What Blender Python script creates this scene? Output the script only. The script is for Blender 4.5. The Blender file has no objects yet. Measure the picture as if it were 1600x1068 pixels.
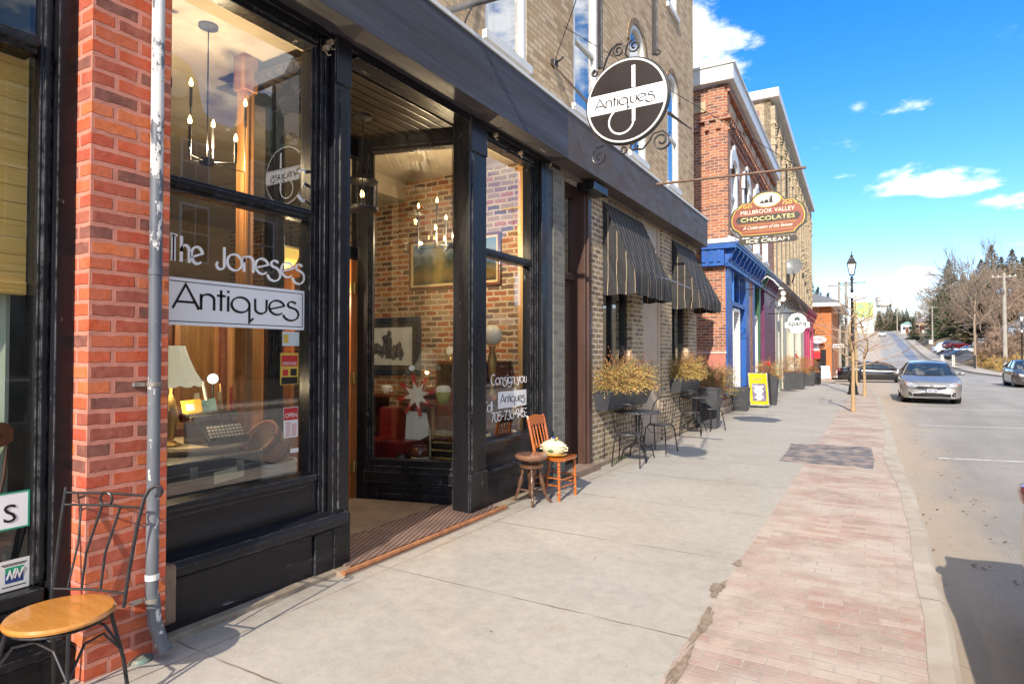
import bpy, bmesh, math, random
from mathutils import Vector, Matrix
R = math.radians
random.seed(7)
sc = bpy.context.scene
COL = sc.collection
# ---------------- camera
cd = bpy.data.cameras.new('camera'); cam = bpy.data.objects.new('camera', cd); COL.objects.link(cam)
cd.sensor_width = 36; cd.lens = 36*960/1600; cd.clip_start = .05; cd.clip_end = 3000
cam.location = (0, 0, 1.6); cam.rotation_euler = (R(90+1.15), 0, R(30.7)); sc.camera = cam
# ---------------- light
SUN = Vector((1.06, -5.6, 3.47)).normalized()       # towards the sun
sl = bpy.data.lights.new('sun', 'SUN'); sl.energy = 3.5; sl.angle = R(.5); sl.color = (1, .90, .76)
so = bpy.data.objects.new('sun', sl); COL.objects.link(so); so.rotation_euler = SUN.to_track_quat('Z', 'Y').to_euler()
so.location = (5, -20, 20)
W = bpy.data.worlds.new('World'); sc.world = W; W.use_nodes = True
nt = W.node_tree; nt.nodes.clear()
def N(t, k, **kw):
    n = t.nodes.new(k)
    for a, v in kw.items(): setattr(n, a, v)
    return n
def L(t, a, b): t.links.new(a, b)
def math_(t, op, a, b=None, c=None, clamp=False):
    n = N(t, 'ShaderNodeMath', operation=op, use_clamp=clamp)
    for i, v in enumerate((a, b, c)):
        if v is None: continue
        if isinstance(v, (int, float)): n.inputs[i].default_value = v
        else: L(t, v, n.inputs[i])
    return n.outputs[0]
def build_world():
    t = nt
    sky = N(t, 'ShaderNodeTexSky', sky_type='NISHITA'); sky.sun_disc = False
    sky.sun_elevation = math.asin(SUN.z); sky.sun_rotation = math.atan2(SUN.x, SUN.y)
    sky.altitude = 200; sky.air_density = 1.0; sky.dust_density = .25; sky.ozone_density = 2.2
    hs = N(t, 'ShaderNodeHueSaturation'); hs.inputs['Saturation'].default_value = 1.42; hs.inputs['Value'].default_value = 1.0
    L(t, sky.outputs[0], hs.inputs['Color']); skc = N(t, 'ShaderNodeMixRGB', blend_type='MULTIPLY'); skc.inputs[0].default_value = 1; L(t, hs.outputs[0], skc.inputs[1]); skc.inputs[2].default_value = (.95, .84, .93, 1)
    tc = N(t, 'ShaderNodeTexCoord'); D = tc.outputs['Generated']
    # clouds : soft blobs in given sky directions, broken by noise
    f = 960.; y = R(30.7); p = R(1.15)
    fw = Vector((-math.sin(y)*math.cos(p), math.cos(y)*math.cos(p), math.sin(p))); rt = Vector((math.cos(y), math.sin(y), 0)); up = rt.cross(fw)
    def az_el(px, py):
        d = (fw+rt*(px-800)/f-up*(py-534)/f).normalized(); return math.atan2(d.x, d.y), math.asin(d.z)
    sx = N(t, 'ShaderNodeSeparateXYZ'); L(t, D, sx.inputs[0])
    AZ = math_(t, 'ARCTAN2', sx.outputs[0], sx.outputs[1]); EL = math_(t, 'ARCSINE', sx.outputs[2])
    nz = N(t, 'ShaderNodeTexNoise', noise_dimensions='3D'); nz.inputs['Scale'].default_value = 9; nz.inputs['Detail'].default_value = 9; nz.inputs['Roughness'].default_value = .6
    mp = N(t, 'ShaderNodeMapping'); mp.inputs['Scale'].default_value = (1, 1, 2.2); L(t, D, mp.inputs[0]); L(t, mp.outputs[0], nz.inputs['Vector'])
    blobs = [(1105, 75, .078, .06, 1), (1125, 92, .05, .02, .9), (1060, 40, .09, .1, 1), (1432, 168, .045, .014, .75), (1340, 168, .014, .008, .12), (1450, 280, .10, .016, .72), (1400, 272, .05, .018, .8), (1325, 276, .05, .014, .72), (1512, 290, .05, .012, .7), (1592, 313, .04, .012, .7),
             (1385, 355, .035, .01, .4), (1430, 436, .06, .018, .4), (1395, 446, .07, .016, .3), (1600, 400, .04, .02, .4), (1500, 490, .3, .02, .15), (1240, 300, .001, .001, 0)]
    fill_clouds = [(-60, 35, .5, .22), (-40, 14, .6, .16), (36, 26, .42, .22), (60, 30, .6, .34), (85, 30, .6, .3), (110, 40, .7, .3), (150, 28, .6, .2), (200, 20, .6, .15), (250, 35, .4, .2), (100, 65, .9, .3), (0, 82, 8, .62), (-150, 30, .9, .3), (175, 45, .7, .3)]  # unseen clouds, added to whiten the ambient fill and show in window reflections
    acc = None
    L_ = [az_el(px, py)+(w, h, s) for px, py, w, h, s in blobs]+[(R(a), R(e), w, h, .9) for a, e, w, h in fill_clouds]
    for a, e, w, h, s in L_:
        da = math_(t, 'DIVIDE', math_(t, 'SUBTRACT', AZ, a), w); de = math_(t, 'DIVIDE', math_(t, 'SUBTRACT', EL, e), h)
        r2 = math_(t, 'SQRT', math_(t, 'ADD', math_(t, 'MULTIPLY', da, da), math_(t, 'MULTIPLY', de, de)))
        v = math_(t, 'MULTIPLY', math_(t, 'SUBTRACT', 1.25, r2, clamp=True), s)
        acc = v if acc is None else math_(t, 'MAXIMUM', acc, v)
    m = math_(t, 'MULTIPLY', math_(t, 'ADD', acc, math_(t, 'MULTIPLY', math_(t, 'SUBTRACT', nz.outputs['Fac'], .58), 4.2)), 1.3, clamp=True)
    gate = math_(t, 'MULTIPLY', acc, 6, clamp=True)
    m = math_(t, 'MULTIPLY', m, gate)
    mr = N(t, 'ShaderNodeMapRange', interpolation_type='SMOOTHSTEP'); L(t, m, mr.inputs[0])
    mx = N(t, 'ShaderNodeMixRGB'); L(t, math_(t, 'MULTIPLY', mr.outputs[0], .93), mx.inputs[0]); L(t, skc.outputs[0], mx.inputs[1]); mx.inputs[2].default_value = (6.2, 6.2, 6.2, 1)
    bg = N(t, 'ShaderNodeBackground'); bg.inputs[1].default_value = SKY; L(t, mx.outputs[0], bg.inputs[0])
    out = N(t, 'ShaderNodeOutputWorld'); L(t, bg.outputs[0], out.inputs[0])
SKY = .15
build_world()
sc.view_settings.view_transform = 'Standard'; sc.view_settings.look = 'None'; sc.view_settings.exposure = .95; sc.view_settings.gamma = 1
sc.view_settings.use_curve_mapping = False
sc.cycles.max_bounces = 10; sc.cycles.transparent_max_bounces = 16
sc.cycles.use_denoising = True

# ---------------- helpers
class MB:
    def __init__(s): s.b = bmesh.new()
    def box(s, x0, x1, y0, y1, z0, z1, bev=0, M=None):
        vs = [s.b.verts.new((x, y, z)) for x in (x0, x1) for y in (y0, y1) for z in (z0, z1)]
        fs = [s.b.faces.new([vs[i] for i in q]) for q in ((0, 1, 3, 2), (4, 6, 7, 5), (0, 4, 5, 1), (2, 3, 7, 6), (0, 2, 6, 4), (1, 5, 7, 3))]
        if bev:
            es = list({e for f in fs for e in f.edges}); r = bmesh.ops.bevel(s.b, geom=es, offset=bev, segments=2, affect='EDGES', profile=.6)
            vs = list({v for f in r['faces'] for v in f.verts} | {v for v in vs if v.is_valid})
        if M: bmesh.ops.transform(s.b, matrix=M, verts=vs)
        return s
    def tube(s, pts, r, n=8, cap=True, closed=False):
        pts = [Vector(p) for p in pts]; k = len(pts); rings = []; ref = None
        rr = r if isinstance(r, (list, tuple)) else [r]*k
        for i, p in enumerate(pts):
            if closed: d = pts[(i+1) % k]-pts[i-1]
            else: d = (pts[min(i+1, k-1)]-pts[max(i-1, 0)])
            d = d.normalized() if d.length > 1e-9 else Vector((0, 0, 1))
            if ref is None: ref = d.orthogonal().normalized()
            u = (ref-d*ref.dot(d)); u = u.normalized() if u.length > 1e-6 else d.orthogonal().normalized(); ref = u; v = d.cross(u)
            rings.append([s.b.verts.new(p+(u*math.cos(2*math.pi*j/n)+v*math.sin(2*math.pi*j/n))*rr[i]) for j in range(n)])
        m = k if closed else k-1
        for i in range(m):
            a, b = rings[i], rings[(i+1) % k]
            for j in range(n): s.b.faces.new((a[j], a[(j+1) % n], b[(j+1) % n], b[j]))
        if cap and not closed:
            s.b.faces.new(rings[0][::-1]); s.b.faces.new(rings[-1])
        return s
    def lathe(s, prof, c=(0, 0, 0), axis=(0, 0, 1), n=20, sx=1, sy=1):
        c = Vector(c); a = Vector(axis).normalized(); u = Vector((1, 0, 0)) if abs(a.z) > .9 else Vector((0, 0, 1)).cross(a).normalized(); v = a.cross(u); rings = []
        for r, h in prof:
            r = max(r, 1e-4); rings.append([s.b.verts.new(c+a*h+(u*math.cos(2*math.pi*j/n)*sx+v*math.sin(2*math.pi*j/n)*sy)*r) for j in range(n)])
        for i in range(len(rings)-1):
            for j in range(n): s.b.faces.new((rings[i][j], rings[i][(j+1) % n], rings[i+1][(j+1) % n], rings[i+1][j]))
        s.b.faces.new(rings[0][::-1]); s.b.faces.new(rings[-1]); return s
    def poly(s, pts): s.b.faces.new([s.b.verts.new(p) for p in pts]); return s
    def prism(s, pts, d):
        """pts: closed 3D outline, d: extrusion vector"""
        d = Vector(d); a = [s.b.verts.new(Vector(p)) for p in pts]; b = [s.b.verts.new(Vector(p)+d) for p in pts]; n = len(a)
        s.b.faces.new(a[::-1]); s.b.faces.new(b)
        for i in range(n): s.b.faces.new((a[i], a[(i+1) % n], b[(i+1) % n], b[i]))
        return s
    def sphere(s, c, r, sc_=(1, 1, 1), u=12, v=8):
        M = Matrix.Translation(c) @ Matrix.Diagonal((r*sc_[0], r*sc_[1], r*sc_[2], 1)); bmesh.ops.create_uvsphere(s.b, u_segments=u, v_segments=v, radius=1, matrix=M); return s
    def grid(s, P):
        V = [[s.b.verts.new(p) for p in row] for row in P]
        for i in range(len(V)-1):
            for j in range(len(V[0])-1): s.b.faces.new((V[i][j], V[i][j+1], V[i+1][j+1], V[i+1][j]))
        return s
    def build(s, name, m, parent=None, world=True, smooth=False, fix=True):
        if fix: bmesh.ops.recalc_face_normals(s.b, faces=s.b.faces)
        me = bpy.data.meshes.new(name); s.b.to_mesh(me); s.b.free()
        if m: me.materials.append(m)
        if smooth:
            for p in me.polygons: p.use_smooth = True
            try: me.set_sharp_from_angle(angle=R(38))
            except Exception: pass
        o = bpy.data.objects.new(name, me); COL.objects.link(o)
        if parent is not None:
            o.parent = parent
            if world and parent.type == 'EMPTY': o.matrix_parent_inverse = Matrix.Translation(parent.location).inverted()
        return o
def B(*a, **k): return MB().box(*a, **k)
def T(pts, r, n=8, **k): return MB().tube(pts, r, n, **k)
def worn(m, c=(.22, .22, .23), rad=.007, amt=1.0):
    t = m.node_tree; b = t.nodes['Principled BSDF']; src = b.inputs['Base Color'].links[0].from_socket; bv = N(t, 'ShaderNodeBevel', samples=4); bv.inputs['Radius'].default_value = rad; ge = N(t, 'ShaderNodeNewGeometry'); d = N(t, 'ShaderNodeVectorMath', operation='DOT_PRODUCT'); L(t, bv.outputs[0], d.inputs[0]); L(t, ge.outputs['Normal'], d.inputs[1])
    e = math_(t, 'MULTIPLY', math_(t, 'SUBTRACT', 1, d.outputs['Value']), 9, clamp=True); n_ = ramp(t, noise(t, ocoord(t), 9, 7, .75), [(.42, (0,)*3), (.6, (amt,)*3)]); L(t, mixc(t, math_(t, 'MULTIPLY', e, n_), src, c), b.inputs['Base Color'])
def boxes(name, m, parent, L_, bev=.005, **k):
    for a in L_: B(*a, bev).build(name, m, parent, **k)
def tag(o, label=None, cat=None, group=None, kind=None):
    if label: o['label'] = label
    if cat: o['category'] = cat
    if group: o['group'] = group
    if kind: o['kind'] = kind
    return o
def thing(name, label, cat, loc=(0, 0, 0), group=None):
    o = bpy.data.objects.new(name, None); COL.objects.link(o); o.location = loc; o.empty_display_size = .1
    return tag(o, label, cat, group)
def struct(name, mb, m, **k): return tag(mb.build(name, m, **k), kind='structure')
def copy_tree(o, loc=None, rz=None, label=None, parent=None, mats=None, scale=None):
    c = o.copy(); COL.objects.link(c)
    if parent is not None: c.parent = parent
    if mats and c.type == 'MESH' and o.data.materials and o.data.materials[0] in mats:
        c.data = o.data.copy(); c.data.materials[0] = mats[o.data.materials[0]]
    for ch in list(o.children): copy_tree(ch, parent=c, mats=mats)
    if loc is not None: c.location = loc
    if rz is not None: c.rotation_euler = (0, 0, rz)
    if scale is not None: c.scale = (scale,)*3 if isinstance(scale, (int, float)) else scale
    if label: c['label'] = label
    return c

# ---------------- materials
MC = {}
def base(name):
    m = bpy.data.materials.new(name); m.use_nodes = True; t = m.node_tree; b = t.nodes['Principled BSDF']; return m, t, b
def ramp(t, fac, stops, interp='LINEAR'):
    r = N(t, 'ShaderNodeValToRGB'); r.color_ramp.interpolation = interp; e = r.color_ramp.elements
    while len(e) < len(stops): e.new(.5)
    for i, (p, c) in enumerate(stops): e[i].position = p; e[i].color = (*c, 1) if len(c) == 3 else c
    L(t, fac, r.inputs[0]); return r.outputs[0]
def mixc(t, f, a, b, bt='MIX'):
    n = N(t, 'ShaderNodeMixRGB', blend_type=bt)
    for i, v in enumerate((f, a, b)):
        if isinstance(v, (int, float)): n.inputs[i].default_value = v
        elif isinstance(v, (tuple, list)): n.inputs[i].default_value = (*v, 1)
        else: L(t, v, n.inputs[i])
    return n.outputs[0]
def noise(t, vec, scale, detail=4, rough=.55, dist=0):
    n = N(t, 'ShaderNodeTexNoise'); n.inputs['Scale'].default_value = scale; n.inputs['Detail'].default_value = detail; n.inputs['Roughness'].default_value = rough; n.inputs['Distortion'].default_value = dist
    L(t, vec, n.inputs['Vector']); return n.outputs['Fac']
def ocoord(t, scale=(1, 1, 1)):
    tc = N(t, 'ShaderNodeTexCoord'); mp = N(t, 'ShaderNodeMapping'); mp.inputs['Scale'].default_value = scale; L(t, tc.outputs['Object'], mp.inputs[0]); return mp.outputs[0]
def bump(t, b, h, st=.3, dist=.01):
    n = N(t, 'ShaderNodeBump'); n.inputs['Strength'].default_value = st; n.inputs['Distance'].default_value = dist; L(t, h, n.inputs['Height']); L(t, n.outputs[0], b.inputs['Normal'])
def pm(name, c, c2=None, scale=6, rough=.6, metal=0, bmp=.15, bd=.004, bs=40, stretch=(1, 1, 1), lo=.35, hi=.65, coat=0, chip=None, chipamt=.66, chipscale=25, chipstretch=(1, 1, 1), spec=.5):
    """plain surface: two tones mixed by noise, fine bump, optional chips of a third colour"""
    if name in MC: return MC[name]
    m, t, b = base(name); v = ocoord(t, stretch)
    c2 = c2 or tuple(x*.8 for x in c)
    col = ramp(t, noise(t, v, scale, 6, .6), [(lo, c), (hi, c2)])
    rg = rough
    if chip:
        v2 = ocoord(t, chipstretch); f = ramp(t, noise(t, v2, chipscale, 8, .7), [(chipamt, (0, 0, 0)), (chipamt+.035, (1, 1, 1))]); col = mixc(t, f, col, chip)
    L(t, col, b.inputs['Base Color']); b.inputs['Metallic'].default_value = metal
    rn = ramp(t, noise(t, v, scale*2.3, 4), [(.3, (rough*.75,)*3), (.7, (min(1, rough*1.2),)*3)]); L(t, rn, b.inputs['Roughness'])
    b.inputs['Specular IOR Level'].default_value = spec
    if coat: b.inputs['Coat Weight'].default_value = coat; b.inputs['Coat Roughness'].default_value = .04
    if bmp: bump(t, b, noise(t, v, bs, 5, .6), bmp, bd)
    MC[name] = m; return m
def brick(name, pal, mortar, bw=.225, bh=.0765, mo=.011, bst=.6, axis='wall', weather=(.75, 1.1), wob=.006, dirt=None, ms=.15, film=None):
    if name in MC: return MC[name]
    m, t, b = base(name); tc = N(t, 'ShaderNodeTexCoord'); O = tc.outputs['Object']
    s = N(t, 'ShaderNodeSeparateXYZ'); L(t, O, s.inputs[0]); c = N(t, 'ShaderNodeCombineXYZ')
    nx = noise(t, O, 14, 3); wo = math_(t, 'MULTIPLY', math_(t, 'SUBTRACT', nx, .5), wob*2)
    if axis == 'wall': u = math_(t, 'ADD', s.outputs[0], s.outputs[1]); v = s.outputs[2]
    else: u = s.outputs[0]; v = s.outputs[1]
    L(t, math_(t, 'ADD', u, wo), c.inputs[0]); L(t, math_(t, 'ADD', v, wo), c.inputs[1])
    br = N(t, 'ShaderNodeTexBrick'); L(t, c.outputs[0], br.inputs['Vector']); br.inputs['Scale'].default_value = 1; br.inputs['Brick Width'].default_value = bw; br.inputs['Row Height'].default_value = bh
    br.inputs['Mortar Size'].default_value = mo; br.inputs['Mortar Smooth'].default_value = ms; br.inputs['Color1'].default_value = (0, 0, 0, 1); br.inputs['Color2'].default_value = (1, 1, 1, 1); br.inputs['Mortar'].default_value = (.5, .5, .5, 1); br.inputs['Bias'].default_value = 0
    n = len(pal); col = ramp(t, br.outputs['Color'], [(i/n, p) for i, p in enumerate(pal)], 'CONSTANT')
    n2 = noise(t, O, 30, 6, .7); col = mixc(t, 1, col, ramp(t, n2, [(.25, (weather[0],)*3), (.75, (weather[1],)*3)]), 'MULTIPLY')
    n3 = noise(t, O, 1.1, 5, .6); col = mixc(t, 1, col, ramp(t, n3, [(.3, (.82,)*3), (.7, (1.1,)*3)]), 'MULTIPLY')
    mcol = mixc(t, 1, mortar, ramp(t, noise(t, O, 9, 4), [(.3, (.75,)*3), (.7, (1.1,)*3)]), 'MULTIPLY')
    if film: col = mixc(t, ramp(t, noise(t, O, film[1], 6, .65), [(.4, (0, 0, 0)), (.62, (film[2],)*3)]), col, film[0])
    col = mixc(t, br.outputs['Fac'], col, mcol)
    if dirt: col = mixc(t, ramp(t, noise(t, O, dirt[1], 6, .65), [(dirt[2], (0, 0, 0)), (dirt[2]+.12, (dirt[3],)*3)]), col, dirt[0])
    L(t, col, b.inputs['Base Color']); b.inputs['Roughness'].default_value = .85
    h = math_(t, 'ADD', math_(t, 'MULTIPLY', math_(t, 'SUBTRACT', 1, br.outputs['Fac']), 1.0), math_(t, 'MULTIPLY', n2, .5)); bump(t, b, h, bst, .008)
    MC[name] = m; return m
def glass(name, tint=(.9, .92, .9), ior=2.0, extra=0):
    if name in MC: return MC[name]
    m, t, b = base(name); t.nodes.remove(b); out = t.nodes['Material Output']
    tr = N(t, 'ShaderNodeBsdfTransparent'); tr.inputs[0].default_value = (*tint, 1); gl = N(t, 'ShaderNodeBsdfGlossy'); gl.inputs['Roughness'].default_value = .0; gl.inputs[0].default_value = (1, 1, 1, 1)
    v = ocoord(t); bn = N(t, 'ShaderNodeBump'); bn.inputs['Strength'].default_value = .02; bn.inputs['Distance'].default_value = .02; L(t, noise(t, v, 1.3, 2), bn.inputs['Height']); L(t, bn.outputs[0], gl.inputs['Normal'])
    ge = N(t, 'ShaderNodeNewGeometry'); dt = N(t, 'ShaderNodeVectorMath', operation='DOT_PRODUCT'); L(t, ge.outputs['Normal'], dt.inputs[0]); L(t, ge.outputs['Incoming'], dt.inputs[1])
    c5 = math_(t, 'POWER', math_(t, 'SUBTRACT', 1, math_(t, 'ABSOLUTE', dt.outputs['Value']), clamp=True), 5); f0 = ((ior-1)/(ior+1))**2+extra
    fz = math_(t, 'MULTIPLY', math_(t, 'ADD', math_(t, 'MULTIPLY', c5, 1-f0), f0), math_(t, 'SUBTRACT', 1, ge.outputs['Backfacing']))
    mx = N(t, 'ShaderNodeMixShader'); L(t, fz, mx.inputs[0]); L(t, tr.outputs[0], mx.inputs[1]); L(t, gl.outputs[0], mx.inputs[2]); L(t, mx.outputs[0], out.inputs[0])
    MC[name] = m; return m
def emit(name, c, s):
    if name in MC: return MC[name]
    m, t, b = base(name); b.inputs['Base Color'].default_value = (*c, 1); b.inputs['Emission Color'].default_value = (*c, 1); b.inputs['Emission Strength'].default_value = s; MC[name] = m; return m
def stripes(name, ca, cb, period, width, axis=1, rough=.8):
    if name in MC: return MC[name]
    m, t, b = base(name); v = ocoord(t); s = N(t, 'ShaderNodeSeparateXYZ'); L(t, v, s.inputs[0])
    u = s.outputs[axis] if axis < 3 else math_(t, 'ADD', s.outputs[0], s.outputs[1])
    f = math_(t, 'LESS_THAN', math_(t, 'FRACT', math_(t, 'DIVIDE', math_(t, 'ADD', u, 50), period)), width)
    ca_ = mixc(t, 1, ca, ramp(t, noise(t, v, 7, 4), [(.3, (.8,)*3), (.7, (1.2,)*3)]), 'MULTIPLY')
    L(t, mixc(t, f, ca_, cb), b.inputs['Base Color']); b.inputs['Roughness'].default_value = rough; bump(t, b, noise(t, v, 300, 2), .1, .002); MC[name] = m; return m

BLK = pm('black paint', (.006, .006, .007), (.013, .013, .016), scale=5, spec=.28, rough=.30, bmp=.35, bd=.003, bs=30, stretch=(1, 1, .12), chip=(.26, .26, .27), chipamt=.655, chipscale=14, chipstretch=(1, 1, .25))
BLKH = pm('black paint worn along boards', (.006, .006, .008), (.018, .018, .023), scale=5, spec=.3, rough=.30, bmp=.4, bd=.003, bs=30, stretch=(1, .1, 1.6), chip=(.25, .25, .27), chipamt=.645, chipscale=12, chipstretch=(2, .2, 3))
worn(BLK); worn(BLKH, (.26, .26, .28))
FASC = pm('blue black weathered fascia', (.034, .033, .042), (.055, .053, .065), scale=4, rough=.62, bmp=.8, bd=.006, bs=14, stretch=(1, .10, 1.8), chip=(.16, .16, .19), chipamt=.66, chipscale=9, chipstretch=(1, .12, 2.5))
FASB = pm('brown painted fascia', (.078, .060, .054), (.10, .08, .072), scale=3, rough=.65, bmp=.15, stretch=(1, .3, 1))
WHT = pm('white paint', (.72, .72, .70), (.6, .6, .57), scale=3, rough=.5, bmp=.1, chip=(.4, .36, .3), chipamt=.74, chipscale=9)
WOOD = pm('orange varnished wood', (.36, .12, .03), (.22, .07, .015), scale=5, rough=.3, bmp=.1, stretch=(1, 1, .15), coat=.4)
WOODI = pm('honey brown interior wood', (.36, .17, .06), (.22, .09, .03), scale=5, rough=.4, bmp=.1, stretch=(4, 4, .2))
IRON = pm('black wrought iron', (.018, .017, .018), (.03, .028, .03), scale=20, rough=.45, metal=.3, bmp=.1)
GLASS = glass('shop window glass', ior=2.25)
GLASS2 = glass('upper window glass', ior=3.6, extra=.1)
GLASSI = glass('small clear glass', ior=1.45)
CREAM = pm('cream plaster', (.40, .34, .26), (.33, .28, .21), scale=2, rough=.8)
MIR = pm('white vinyl', (.86, .86, .86), (.84, .84, .84), rough=.4, bmp=0)
INK = pm('black lettering', (.015, .014, .014), rough=.4, bmp=0)

# ---------------- stroke lettering
def arc(cx, cy, rx, ry, a0, a1, n=None):
    n = n or max(4, int(abs(a1-a0)/12)); return [(cx+rx*math.cos(R(a0+(a1-a0)*i/n)), cy+ry*math.sin(R(a0+(a1-a0)*i/n))) for i in range(n+1)]
GL = {
 'A': (1.3, [[(0, 0), (.6, 1.5), (1.25, 0)], [(.2, .42), (1.06, .42)]]),
 'n': (.85, [[(0.05, 0), (.05, 1)], [(.05, .6)]+arc(.38, .66, .33, .34, 180, 0)+[(.71, 0)]]),
 't': (.5, [[(.22, 1.35), (.22, 0)], [(0, .98), (.45, .98)]]),
 'i': (.28, [[(.1, 0), (.1, 1)], [(.1, 1.22), (.1, 1.36)]]),
 'q': (1.25, [arc(.5, .5, .5, .5, 0, 360), [(1.0, .5), (1.0, -.62), (1.25, -.35)]]),
 'u': (.9, [[(.08, 1)]+arc(.42, .34, .34, .34, 180, 360)+[(.76, 1)]]),
 'e': (1.02, [[(.06, .36), (.95, .64)]+arc(.5, .5, .48, .5, 18, 315)]),
 's': (.95, [arc(.45, .78, .27, .22, 25, 235)+arc(.38, .1, .5, .46, 72, -170)]),
 'T': (.75, [[(-.12, 1.5), (.45, 1.5)], [(.08, 1.5), (.08, 0)], [(.2, 1.5), (.2, 0)]]),
 'h': (.8, [[(0.02, 0), (.02, 1.5)], [(.02, .6)]+arc(.34, .66, .32, .34, 180, 0)+[(.66, 0)]]),
 'J': (.7, [[(.5, 1.35), (.5, .25)]+arc(.25, .2, .25, .24, 0, -230)]),
 'o': (1.1, [arc(.5, .5, .5, .5, 0, 360)]),
 'C': (1.1, [arc(.6, .75, .6, .75, 55, 305)]), 'g': (1.0, [arc(.42, .55, .42, .45, 0, 360), [(.84, 1), (.84, -.2)]+arc(.42, -.2, .42, .35, 0, -150)]),
 'y': (.85, [[(.02, 1), (.4, .05)], [(.78, 1), (.2, -.55)]]), 'r': (.55, [[(.05, 0), (.05, 1)], [(.05, .55)]+arc(.38, .6, .33, .36, 180, 70)]),
 'a': (1.0, [arc(.42, .5, .42, .5, 0, 360), [(.84, 1), (.84, 0)]]), 'l': (.25, [[(.08, 0), (.08, 1.5)]]), ':': (.3, [[(.1, .15), (.1, .28)], [(.1, .75), (.1, .88)]]),
 '-': (.6, [[(.08, .7), (.5, .7)]]), '7': (.85, [[(0, 1.45), (.7, 1.45), (.2, 0)]]), '0': (.95, [arc(.4, .73, .4, .73, 0, 360)]),
 '5': (.85, [[(.68, 1.45), (.14, 1.45), (.08, .85)]+arc(.33, .48, .37, .48, 115, -150)]), '3': (.85, [arc(.33, 1.1, .3, .34, 150, -80)+arc(.33, .4, .37, .4, 80, -150)]),
 '9': (.85, [arc(.37, 1.05, .33, .4, 0, 360), [(.7, 1.05), (.45, 0)]]), '4': (.85, [[(.62, 0), (.62, 1.45), (0, .45), (.78, .45)]]), ' ': (.55, [])}
def ribbon(b, pts, w, F, c=0, th=.002, var=False):
    """flat stroke with thickness in frame F(a, b, c)"""
    k = len(pts); closed = k > 3 and (Vector(pts[0])-Vector(pts[-1])).length < 1e-4
    Lf, Rt = [], []
    for i in range(k):
        p = Vector(pts[i])
        if closed: a = Vector(pts[i-1 if i else k-2]); q = Vector(pts[i+1 if i < k-1 else 1])
        else: a = Vector(pts[max(i-1, 0)]); q = Vector(pts[min(i+1, k-1)])
        d1 = (p-a); d2 = (q-p); d1 = d1.normalized() if d1.length else d2.normalized(); d2 = d2.normalized() if d2.length else d1
        t = (d1+d2); t = t.normalized() if t.length > .05 else d1; n = Vector((-t.y, t.x)); s = 1/max(.35, n.dot(Vector((-d1.y, d1.x))))
        k_ = .6+.62*abs(t.x*.5-t.y*.87) if var else 1
        Lf.append(p+n*w*k_/2*s); Rt.append(p-n*w*k_/2*s)
    V = [[b.b.verts.new(F(q.x, q.y, cc)) for q in (l, r) for cc in (c, c+th)] for l, r in zip(Lf, Rt)]
    for i in range(k-1):
        a, d = V[i], V[i+1]
        for x, y in ((0, 2), (2, 3), (3, 1), (1, 0)): b.b.faces.new((a[x], a[y], d[y], d[x]))
    if not closed: b.b.faces.new((V[0][0], V[0][1], V[0][3], V[0][2])); b.b.faces.new((V[-1][0], V[-1][2], V[-1][3], V[-1][1]))
def fr(o, u, v):
    o, u, v = Vector(o), Vector(u).normalized(), Vector(v).normalized(); n = u.cross(v); return lambda a, b, c=0: o+u*a+v*b+n*c
def strokes(text, x, y, h, w, F, b=None, width=None, c=.001, gap=.0, th=.002):
    """draw text, x height h, stroke width w; fit to width if given"""
    b = b or MB(); tot = sum(GL[ch][0]+gap for ch in text)-gap; sx = (width/tot) if width else h
    cx = x
    for ch in text:
        adv, ss = GL[ch]
        for s in ss: ribbon(b, [(cx+p[0]*sx, y+p[1]*h) for p in s], w, F, c, th, True)
        cx += (adv+gap)*sx
    return b
def textmesh(body, F, x, y, width=None, height=None, th=.002, c=.001, align='L', shear=0, bold=0, sp=1):
    cu = bpy.data.curves.new('lettering', 'FONT'); cu.body = body; cu.size = 1; cu.resolution_u = 3; cu.shear = shear; cu.offset = bold; cu.space_character = sp
    o = bpy.data.objects.new('lettering_tmp', cu); COL.objects.link(o); dg = bpy.context.evaluated_depsgraph_get(); me = bpy.data.meshes.new_from_object(o.evaluated_get(dg)); bpy.data.objects.remove(o)
    b = MB(); b.b.from_mesh(me); bpy.data.meshes.remove(me); bpy.data.curves.remove(cu)
    xs = [v.co.x for v in b.b.verts]; ys = [v.co.y for v in b.b.verts]; x0, x1, y0, y1 = min(xs), max(xs), min(ys), max(ys)
    sx = width/(x1-x0) if width else None; sy = height/(y1-y0) if height else sx; sx = sx or sy
    r = bmesh.ops.extrude_face_region(b.b, geom=list(b.b.faces)); up = {v for v in r['geom'] if isinstance(v, bmesh.types.BMVert)}
    for v in b.b.verts:
        px = (v.co.x-x0)*sx; px -= {'L': 0, 'C': (x1-x0)*sx/2}[align]
        v.co = F(x+px, y+(v.co.y-y0)*sy, c+(th if v in up else 0))
    return b
def merge(*mbs):
    a = mbs[0]
    for m in mbs[1:]:
        me = bpy.data.meshes.new('t'); m.b.to_mesh(me); a.b.from_mesh(me); bpy.data.meshes.remove(me); m.b.free()
    return a
def panel(F, x0, x1, y0, y1, c0, c1):
    b = MB(); vs = [b.b.verts.new(F(x, y, c)) for x in (x0, x1) for y in (y0, y1) for c in (c0, c1)]
    for q in ((0, 1, 3, 2), (4, 6, 7, 5), (0, 4, 5, 1), (2, 3, 7, 6), (0, 2, 6, 4), (1, 5, 7, 3)): b.b.faces.new([vs[i] for i in q])
    return b
def outline(F, pts, c0, c1):
    b = MB(); return b.prism([F(p[0], p[1], c0) for p in pts], F(0, 0, c1)-F(0, 0, c0))
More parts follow.
